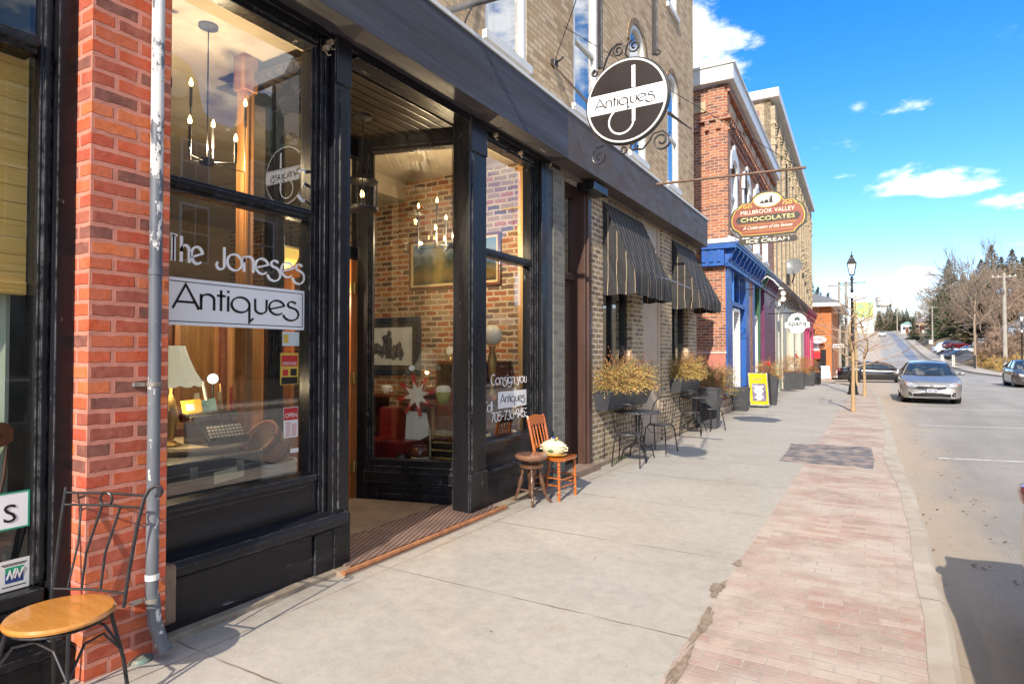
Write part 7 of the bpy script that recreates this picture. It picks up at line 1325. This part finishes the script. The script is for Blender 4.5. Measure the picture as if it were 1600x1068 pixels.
os_ = thing('hanging_sign', 'white oval sign with red script on the orange corner shop', 'sign', (-4.0, 55.2, 2.5)); F = fr((-4.05, 55.2, 2.78), (1, 0, 0), (0, 0, 1)); outline(F, [(.58*math.cos(R(a)), .28*math.sin(R(a))) for a in range(0, 360, 15)], -.06, 0).build('board', MIR, os_); b = MB(); ribbon(b, [(-.35, -.05), (-.25, .08), (-.2, -.05), (-.1, .08), (0, -.05), (.1, .08), (.2, -.05), (.35, .1)], .05, F, .002); b.build('script_stroke', MC['red print'], os_)
b = T([(-5.0, 55.2, 3.2), (-3.5, 55.2, 3.2)], .03, 6); [b.tube([(x, 55.2, z) for x, z in spiral(c, r0, .04, 200, -200, 16)], .02, 5) for c, r0 in (((-4.6, 3.6), .3), ((-4.1, 3.5), .25), ((-3.75, 3.4), .15))]; b.build('scroll_bracket', IRON, os_)
af = thing('a_frame_sign', 'white a-frame board on the far corner by the black car', 'sign', (-3.7, 53.6, -.3)); F = fr((-3.75, 53.4, -.3), (.97, .1, 0), (.28, .1, .95)); panel(F, -.32, .32, 0, 1.0, -.03, 0).build('board', MIR, af); b = MB(); [merge(b, panel(F, -.22, .22-.06*(k % 3), .2+.14*k, .25+.14*k, .001, .003)) for k in range(5)]; b.build('menu_line', MC['dull nickel'], af); panel(fr((-3.4, 53.9, -.3), (.97, .1, 0), (-.1, -.1, .97)), -.32, .32, 0, 1.0, -.03, 0).build('rear_leaf', MIR, af)
ssn = thing('street_name_sign', 'small white street name plate beside the utility poles', 'sign', (-2.9, 56, 2.2)); T([(-3.05, 56, -.4), (-3.05, 56, 2.6)], .03, 8).build('post', MC['dull nickel'], ssn); b = B(-3.05, -2.2, 55.97, 56.0, 2.15, 2.42).build('plate', MIR, ssn); B(-2.95, -2.3, 55.955, 55.965, 2.24, 2.32).build('plate_marks', INK, ssn)
# ================= poles, wires
PWD = pm('weathered pole wood', (.36, .31, .25), (.28, .24, .19), scale=5, rough=.9, stretch=(1, 1, .1), bmp=.3); CONC = pm('pale concrete pole', (.36, .33, .28), (.29, .265, .22), scale=2, rough=.9)
def upole(label, x, y, zb, zt, m_=PWD, arm=True, r=.14, rot=0):
    t = thing('utility_pole', label, 'utility pole', (x, y, zb), 'utility poles along the street'); T([(x, y, zb-.3), (x, y, zt)], [r, r*.7], 10).build('pole', m_, t, smooth=True)
    if arm:
        c, s = math.cos(rot), math.sin(rot); T([(x-.9*c, y-.9*s, zt-.35), (x+.9*c, y+.9*s, zt-.35)], .06, 6).build('crossarm', m_, t)
        for d in (-.8, -.4, .4, .8): MB().lathe([(.04, 0), (.06, .05), (.04, .12)], (x+d*c, y+d*s, zt-.3), n=8).build('insulator', MC['white glaze'], t)
    return t
upole('pale utility pole just right of the orange corner shop', -2.75, 60, -.4, 7.9, CONC); upole('slim pole behind the pale pole by the corner shop', -2.6, 70, -.4, 8.9, PWD, False, .16); upole('tan utility pole third beyond the corner shop', -2.4, 82, -.3, 8.6, pm('tan pole wood', (.45, .33, .18), (.36, .26, .14), scale=4, rough=.9), True); upole('short tan pole close to the black lamp post', -2.45, 96, 0, 7.2, MC['tan pole wood'], False, .2)
upole('tall pale utility pole with transformer cans at the right', 9.9, 70, .2, 8.9, CONC, True, .19); upole('leaning pale utility pole beside the bright green cedar', 11.0, 170, terrain_h(11, 170), 12.7, CONC, True, .19); upole('distant utility pole at the top of the hill road', 5.9, 240, terrain_h(9, 240), 18.2, PWD, True, .22)
tr_ = thing('transformer_cans', 'three small grey transformer cans on the tall pale pole', 'transformer', (9.9, 70, 7)); [MB().lathe([(.12, 0), (.14, .03), (.14, .45), (.08, .52)], (9.9+dx, 69.8, 6.9+dz), n=12).build('can', MC['dull nickel'], tr_, smooth=True) for dx, dz in ((-.45, 0), (-.15, .1), (.35, 0))]
b = MB()
def wire(p, q, sag=.6, lb='overhead power line'):
    p, q = Vector(p), Vector(q); o = T([p.lerp(q, i/12)-Vector((0, 0, sag*4*(i/12)*(1-i/12))) for i in range(13)], .018, 4).build('power_line', TRIMB); tag(o, lb, 'cable', 'power lines between the street poles')
for dx, wn in ((-.8, 'left'), (0, 'middle'), (.8, 'right')): wire((9.9+dx, 70, 8.6), (11+dx, 170, 12.4), 1.2, f'{wn} one of three power lines between the two pale poles')
wire((11, 170, 12.4), (5.9, 240, 17.9), 1.5, 'power line climbing to the pole on top of the hill'); wire((9.9, 70, 8.4), (16, 60, 4.5), .3, 'guy wire sloping down from the tall pale pole')
wire((-2.75, 60, 7.5), (-2.4, 82, 8.2), .4, 'power line above the orange corner shop poles')
# ================= railing, road signs
rl = thing('railing', 'black railing between white concrete posts by the car park', 'railing', (7.8, 86, .1))
A, Bv = Vector((6.9, 92, 0)), Vector((8.9, 81, 0)); n = 30; z0 = .25; b = MB()
for i in range(4, n+1): p = A.lerp(Bv, i/n); b.tube([(p.x, p.y, z0+.1), (p.x, p.y, z0+1.15)], .022, 4)
for z in (.12, 1.15): b.tube([(A.x, A.y, z0+z), (Bv.x, Bv.y, z0+z)], .035, 6)
b.build('bars', TRIMB, rl)
for k in (0, .38): p = A.lerp(Bv, k); B(p.x-.14, p.x+.14, p.y-.14, p.y+.14, z0-.2, z0+1.25, .02).build('post', CRM, rl)
p = A.lerp(Bv, 1); B(p.x-.1, p.x+.1, p.y-.1, p.y+.1, z0-.2, z0+1.3, .02).build('post', TRIMB, rl)
B(6.2, 6.9, 90, 94, z0-.1, z0+.6, .03).build('parapet', CONC, rl)
for lb, x, y, h in (('white road sign on the grass verge below the houses', 10.3, 185, 3.0), ('small white marker post sign on the grass verge', 10.0, 160, 1.8)):
    z = terrain_h(x, y); t = thing('road_sign', lb, 'sign', (x, y, z)); T([(x, y, z), (x, y, z+h)], .05, 6).build('post', MC['dull nickel'], t); B(x-.45*h/2.6, x+.45*h/2.6, y-.06, y-.03, z+h-.5, z+h+.3, .01).build('plate', CRM, t)
# ================= far houses, mural wall, tower
MUW = pm('pale mural wall paint', (.55, .55, .50), (.48, .48, .43), scale=.3, bmp=0)
mu = thing('mural_wall', 'tall white gable end with a faded green landscape mural on the hill', 'building', (-4.5, 262, 9)); B(-8, -.7, 262, 285, 8.5, 21.2, .02).build('wall', MUW, mu)
m, t, bs = base('faded mural'); v = ocoord(t, (1, 1, 1.4)); c = ramp(t, noise(t, v, .55, 4, .6, .8), [(.3, (.55, .56, .5)), (.42, (.25, .45, .08)), (.5, (.6, .52, .12)), (.57, (.08, .3, .3)), (.63, (.4, .5, .12)), (.7, (.5, .55, .48))]); L(t, c, bs.inputs['Base Color']); bs.inputs['Roughness'].default_value = .8
B(-7.6, -1.1, 261.9, 261.98, 15.2, 20.8).build('mural', m, mu); B(-7.9, -.8, 261.9, 261.98, 12.6, 12.9).build('band', MC['pale blue card'], mu)
wt2 = thing('water_tower', 'squat white water tower above the far conifers', 'water tower', (5, 560, 18)); MB().lathe([(4.6, 0), (5.6, 1.2), (5.6, 7.5), (5.1, 8.2), (.5, 8.8)], (5.2, 560, 38.5), n=28).build('tank', MUW, wt2, smooth=True)
for k in range(6): a = R(60*k); T([(5.2+4.4*math.cos(a), 560+4.4*math.sin(a), 41), (5.2+5.2*math.cos(a), 560+5.2*math.sin(a), 12)], .35, 6).build('leg', WHT, wt2)
T([(-.5+5.7*math.cos(R(a))+5.7, 560+5.7*math.sin(R(a)), 43) for a in range(0, 360, 20)], .12, 5, closed=True).build('catwalk', MC['dull nickel'], wt2)
def house(name, label, x, y, w, d, h, wm_, rm_, z=None, rz=0):
    z = terrain_h(x, y) if z is None else z; t = thing(name, label, 'house', (x, y, z)); B(x-w/2, x+w/2, y, y+d, z-.5, z+h).build('wall', wm_, t)
    b = MB(); b.prism([(x-w/2-.3, y-.3, z+h), (x+w/2+.3, y-.3, z+h), (x, y-.3, z+h+w*.28)], (0, d+.6, 0)); b.build('roof', rm_, t)
    for k in range(2): 
        xx = x-w*.25+k*w*.5; f = B(xx-.5, xx+.5, y-.06, y-.01, z+h*.35, z+h*.75).build('window', WHT, t); B(xx-.42, xx+.42, y-.08, y-.062, z+h*.38, z+h*.72).build('pane', CGL, f)
    B(x-.5, x+.5, y-.05, y-.01, z, z+2.1).build('door', DW, t); return t
SLT = MC['grey slate roof']; TNW = pm('tan siding', (.42, .27, .17), (.36, .23, .14)); GRW = pm('blue grey siding', (.3, .34, .38), (.26, .3, .34))
house('house', 'tan house on the grassy bank left of the bright cedar', 12.2, 232, 4.5, 9, 3.2, TNW, SLT); house('house', 'small white porch house at the top of the bank', 9.3, 258, 3.6, 8, 3.0, WHT, pm('teal roof', (.2, .36, .34), (.16, .3, .28))); house('house', 'pale grey house in the trees at the right frame edge', 22.5, 135, 6, 9, 4.2, GRW, SLT); house('house', 'white gable house high among the trees', 14.6, 240, 4, 8, 3.4, WHT, GRW)
# ================= OPPOSITE ROW (seen reflected in the shop windows)
XO = 14.0; OPB = brick('dull tan brick', [(.46, .34, .20), (.40, .29, .17), (.52, .40, .25)], (.36, .28, .19), bw=.22, bh=.078)
def opp(name, label, y0, y1, h, m_, trim, roof=None):
    t = thing(name, label, 'building', (XO, (y0+y1)/2, 0)); B(XO, XO+10, y0, y1, -.3, h).build('wall', m_, t); B(XO-.35, XO, y0, y1, h-.35, h).box(XO-.5, XO, y0, y1, h-.12, h).build('cornice', trim, t); B(XO-.18, XO, y0, y1, 3.6, 4.1).build('shop_cornice', trim, t)
    n = max(2, int((y1-y0)/2.6)); st_ = (y1-y0)/n
    for i in range(n):
        yc = y0+st_*(i+.5)
        for z0, z1 in ((4.9, 7.0), (7.7, 9.3)):
            if z1 > h-.6: continue
            f = B(XO-.05, XO, yc-.55, yc+.55, z0, z1).build('window', WHT, t); B(XO-.07, XO-.052, yc-.47, yc-.03, z0+.08, (z0+z1)/2-.03).box(XO-.07, XO-.052, yc+.03, yc+.47, z0+.08, (z0+z1)/2-.03).box(XO-.07, XO-.052, yc-.47, yc-.03, (z0+z1)/2+.03, z1-.08).box(XO-.07, XO-.052, yc+.03, yc+.47, (z0+z1)/2+.03, z1-.08).build('pane', CGL, f)
        B(XO-.06, XO, yc-st_*.42, yc+st_*.36, .6, 3.3).build('shop_window', CGL, t)
    return t
STN = pm('olive painted stone', (.55, .50, .33), (.46, .41, .27), scale=3, rough=.8)
ob = opp('terrace_building', 'long tan brick terrace with curved stone gables across the street', -8, 17.4, 9.9, OPB, STN)
MB().prism([(XO-.1, -8, 9.9), (XO+4, -8, 11.9), (XO+4, -8, 9.9)], (0, 25.4, 0)).build('roof', pm('shingle roof', (.2, .16, .11), (.14, .11, .08), scale=6, rough=.9, bmp=.5), ob)
for yc in (2.0, 12.2, 15.9):
    pts = [(-1.5, 9.9), (-1.45, 10.2), (-1.1, 10.4), (-.95, 10.9), (-.85, 11.4), (-.55, 11.85), (0, 12.0)]; pts = pts+[(-a, z) for a, z in pts[::-1][1:]]
    g = MB().prism([(XO-.3, yc+a, z) for a, z in pts], (.4, 0, 0)).build('gable', STN, ob); MB().lathe([(.38, 0), (.48, 0), (.48, .08), (.38, .08)], (XO-.36, yc, 11.0), (1, 0, 0), n=24).build('window_ring', CRM, g); MB().lathe([(.001, .05), (.38, .05), (.38, .07)], (XO-.36, yc, 11.0), (1, 0, 0), n=24).build('pane', CGL, g)
o2 = opp('terrace_building', 'brick block with steep slate pyramid tower across the street', 17.45, 24, 10.4, OPB, STN); b = MB(); b.prism([(XO-.2, 18, 10.4), (XO+5, 18, 10.4), (XO+3.2, 20.3, 16.5), (XO+1.8, 20.3, 16.5)], (0, .01, 0)); b.prism([(XO-.2, 18, 10.4), (XO-.2, 23.6, 10.4), (XO+1.8, 21.4, 16.5), (XO+1.8, 20.3, 16.5)], (-.01, 0, 0)); b.prism([(XO-.2, 23.6, 10.4), (XO+5, 23.6, 10.4), (XO+3.2, 21.4, 16.5), (XO+1.8, 21.4, 16.5)], (0, -.01, 0)); b.build('roof', SLT, o2)
opp('terrace_building', 'lower two storey brick shop across the street', 24.05, 36, 7.4, RB, WHT); opp('terrace_building', 'single storey pale shop at the end of the opposite row', 36.1, 44, 4.8, CONC, WHT)
# ================= forest and bushes
BT = [bare_tree('bare_tree', 'tall bare roadside tree rising above the railing', 13, 31, pm('pale tan bark', (.34, .25, .17), (.25, .18, .12), scale=5, rough=.9), TWG, (4, 6, 5, 4, 3), .5, .0105, .62, .014, None, 1.9, .006)]
BT[0].location = (9.4, 85, terrain_h(9.4, 85))
V2 = bare_tree('bare_tree', 'spreading bare tree behind the leaning pole', 12, 32, BARK, TWG, (4, 6, 5, 4, 4), .25, .014, 1.1, .022, 'bare trees on the hillside', .9); V3 = bare_tree('bare_tree', 'bare tree with reddish twigs on the slope', 11, 33, BARK, TWR, (4, 7, 5, 4, 4), .25, .013, 1.0, .022, 'bare trees on the hillside', 1.0)
rt = random.Random(77)
def put(o, x, y, top, h0, lb=None, rz=None, first=False):
    g = terrain_h(x, y)-.1; s = max(.3, (top-g)/h0); rz = rt.uniform(0, 6.28) if rz is None else rz
    if first: o.location = (x, y, g); o.scale = (s,)*3; o.rotation_euler = (0, 0, rz); return o
    return copy_tree(o, (x, y, g), rz, lb, scale=s)
zt_ = lambda px_up, y: 1.6+px_up*y/1116
put(V2, .0665*215, 215, zt_(112, 215), 12, first=True); put(V3, .092*205, 205, zt_(118, 205), 11, first=True)
SIDES = ['among the parked cars', 'behind the parking lot', 'high on the wooded slope', 'near the top of the hill road', 'at the far skyline']
def lab_y(y): return 'beyond the car park' if y < 150 else 'on the wooded slope' if y < 230 else 'on the far skyline'
HC = conifer('large brownish conifer rising behind the bright cedar', 14, 3.6, 41, CON[1], 5200, None); put(HC, .0835*186, 186, zt_(142, 186), 14, first=True)
CD = conifer('bright green cedar beside the leaning pale pole', 9, 2.5, 42, CON[2], 4200, None, low=.02, pw=.6); put(CD, .0755*176, 176, zt_(97, 176), 9, first=True)
DC = conifer('dark evergreen tree behind the orange corner shop', 12, 2.8, 43, CON[0], 4200, 'evergreen trees above the corner shop'); put(DC, -.085*84, 84, zt_(132, 84), 12, first=True)
put(DC, -.073*88, 88, zt_(110, 88), 12, 'shorter dark evergreen right of the tallest one'); put(DC, -.060*92, 92, zt_(100, 92), 12, 'dark evergreen just left of the utility poles'); put(DC, -.095*96, 96, zt_(118, 96), 12, 'dark evergreen half hidden by the buff brick building'); put(DC, -.048*118, 118, zt_(84, 118), 12, 'distant dark evergreen behind the utility poles')
for r_, y, up_, lb in ((.118, 158, 138, 'brown conifer right of the large bare tree'), (.129, 156, 158, 'tall brown conifer with a pointed tip'), (.139, 158, 140, 'broad brown conifer near the tall pale pole'), (.150, 152, 150, 'brown conifer close to the right frame edge'), (.160, 172, 138, 'brown conifer cut by the right frame edge'), (.098, 184, 118, 'brown conifer behind the bare tree crown'), (.106, 180, 100, 'shorter brown conifer below the bare crown'), (.166, 178, 148, 'brown conifer beyond the right frame edge')): put(HC, r_*y, y, zt_(up_, y), 14, lb)
put(DC, .0435*205, 205, zt_(58, 205), 12, 'round dark evergreen beside the tan house')
def mass(name, label, items):
    """a wood or thicket that reads as one mass: one mesh"""
    vs, fs, mi, ms, off = [], [], [], [], 0
    for src, x, y, sc_, rz, g in items:
        M_ = Matrix.Translation((x, y, g)) @ Matrix.Rotation(rz, 4, 'Z') @ Matrix.Scale(sc_, 4)
        for ch in src.children:
            me = ch.data; mt = me.materials[0]
            if mt not in ms: ms.append(mt)
            vs += [M_ @ v.co for v in me.vertices]; fs += [[i+off for i in p.vertices] for p in me.polygons]; mi += [ms.index(mt)]*len(me.polygons); off += len(me.vertices)
    me = bpy.data.meshes.new(name); me.from_pydata([tuple(v) for v in vs], [], fs)
    for m_ in ms: me.materials.append(m_)
    me.polygons.foreach_set('material_index', mi); o = bpy.data.objects.new(name, me); COL.objects.link(o); return tag(o, label, kind='stuff')
VL = bare_tree('bare_tree', 'slender bare tree at the near end of the wooded slope', 11, 66, BARK, TWG, (3, 6, 4, 4), .25, .013, 1.0, .03, 'bare trees on the hillside', 1.0); put(VL, .062*198, 198, zt_(80, 198), 11, first=True)
it = []
for i in range(34): y = 300+rt.uniform(0, 60); r_ = .0005+.0016*i; it.append((DC if i % 3 else VL, r_*y, y, max(.4, (zt_((74 if abs(i-5.5) > 2 else 66)+rt.uniform(-9, 9)*(abs(i-5.5) > 2)-(10 if i > 18 else 0), y)-terrain_h(r_*y, y))/12), rt.uniform(0, 6), terrain_h(r_*y, y)-.1))
mass('far_wood', 'far conifers and bare trees on the skyline', it)
it = []
for i in range(60):
    y = rt.uniform(170, 300); r_ = rt.uniform(.03 if y > 200 else .062, .17); x = r_*y
    if x < RR(y)+4: continue
    it.append((VL, x, y, max(.4, (zt_(min(140, 60+rt.uniform(-8, 12)+(r_-.02)*480), y)-terrain_h(x, y))/11), rt.uniform(0, 6), terrain_h(x, y)-.1))
mass('hill_wood', 'brown bare wood covering the upper slope', it)
for r_, y, up_, lb in ((.100, 208, 125, 'bare tree above the bright green cedar'), (.123, 165, 118, 'bare tree left of the tall pale pole'), (.131, 160, 126, 'bare tree just behind the transformer cans'), (.146, 163, 134, 'bare tree right of the tall pale pole'), (.157, 150, 120, 'bare tree above the pale grey house'), (.165, 128, 130, 'bare tree at the very right edge'), (.09, 178, 112, 'bare tree behind the brownish conifer tip'), (.070, 190, 92, 'bare tree above the tan house')):
    o = put(V2 if y % 4 else V3, r_*y, y, zt_(up_, y), 12, lb); o['group'] = 'bare trees on the hillside'
for i, lb in enumerate(('bare tree behind the slim pole', 'bare tree behind the third utility pole', 'bare tree hanging over the corner shop roof', 'bare tree between the poles and the black lamp post')): y = 100+11*i; o = put(V2, RL(y)-4-(3.5*i) % 8, y, zt_(82-8*i, y), 12, lb); o['group'] = 'bare trees left of the hill road'
put(V2, .112*118, 118, zt_(150, 118), 12, 'leafless tree with tall pale trunk behind the pole'); put(V3, .137*112, 112, zt_(120, 112), 11, 'leafless tree leaning behind the tall pale pole')
BS = bare_tree('bush', 'reddish bare bush right behind the railing end post', 3.2, 55, TWR, TWR, (4, 8, 6, 5, 3), .06, .010, 1.2, .014, None, .8); BS.location = (11.5, 96, terrain_h(11.5, 96))
it = []
for i in range(90): y = rt.uniform(84, 185); x = max(RR(y)+2.6+rt.uniform(0, 1.2) if y < 94 or y > 162 else 19, rt.uniform(.105, .175)*y); it.append((BS, x, y, rt.uniform(.7, 1.5), rt.uniform(0, 6), terrain_h(x, y)-.1))
mass('brush', 'reddish bare brush covering the bank', it)
it = []
BSS = copy_tree(BS, (10.4, 82, terrain_h(10.4, 82)), 1.0, 'straw coloured bare bush beside the railing end post', scale=.5, mats={TWR: MC['straw foliage']})
for i in range(16): y = rt.uniform(68, 92); x = RR(y)+rt.uniform(2.2, 6); it.append((BSS, x, y, rt.uniform(.35, .65), rt.uniform(0, 6), terrain_h(x, y)-.1))
mass('dry_scrub', 'straw coloured scrub beside the railing', it)
# leaves and grit lying about
b = MB(); rg_ = random.Random(8)
for i in range(90):
    x, y = (rg_.uniform(.4, 1.1), rg_.uniform(5, 16)) if i % 3 else (rg_.uniform(-3.3, .2), rg_.uniform(2.6, 14)); z = -.112 if x > .36 else .010; a = rg_.uniform(0, 3.1); l = rg_.uniform(.01, .035) if x > .36 else rg_.uniform(.005, .013); c_, s_ = math.cos(a)*l, math.sin(a)*l
    b.poly([(x-c_, y-s_, z), (x+s_*.4, y-c_*.4, z+.006), (x+c_, y+s_, z+.002), (x-s_*.4, y+c_*.4, z+.005)])
tag(b.build('leaf_litter', pm('dead leaf', (.16, .07, .03), (.1, .05, .025)), fix=False), 'scattered dead leaves and grit', 'litter', kind='stuff')
b = MB()
for i in range(70):
    cx_, cy_ = ((-3.33, 8.6), (-3.36, 8.95), (-3.37, 10.4))[i % 3]; a = rg_.uniform(0, 6.28); r_ = rg_.uniform(0, .09); x, y = cx_+r_*math.cos(a)*.5, cy_+r_*math.sin(a)*1.5; h = rg_.uniform(.03, .09); dx = rg_.uniform(-.03, .03); b.poly([(x-.003, y, .005), (x+.003, y, .005), (x+dx, y+rg_.uniform(-.03, .03), h)])
tag(b.build('weeds', STRAW[3], fix=False), 'green weeds at the foot of the brick wall', 'weeds', kind='stuff')
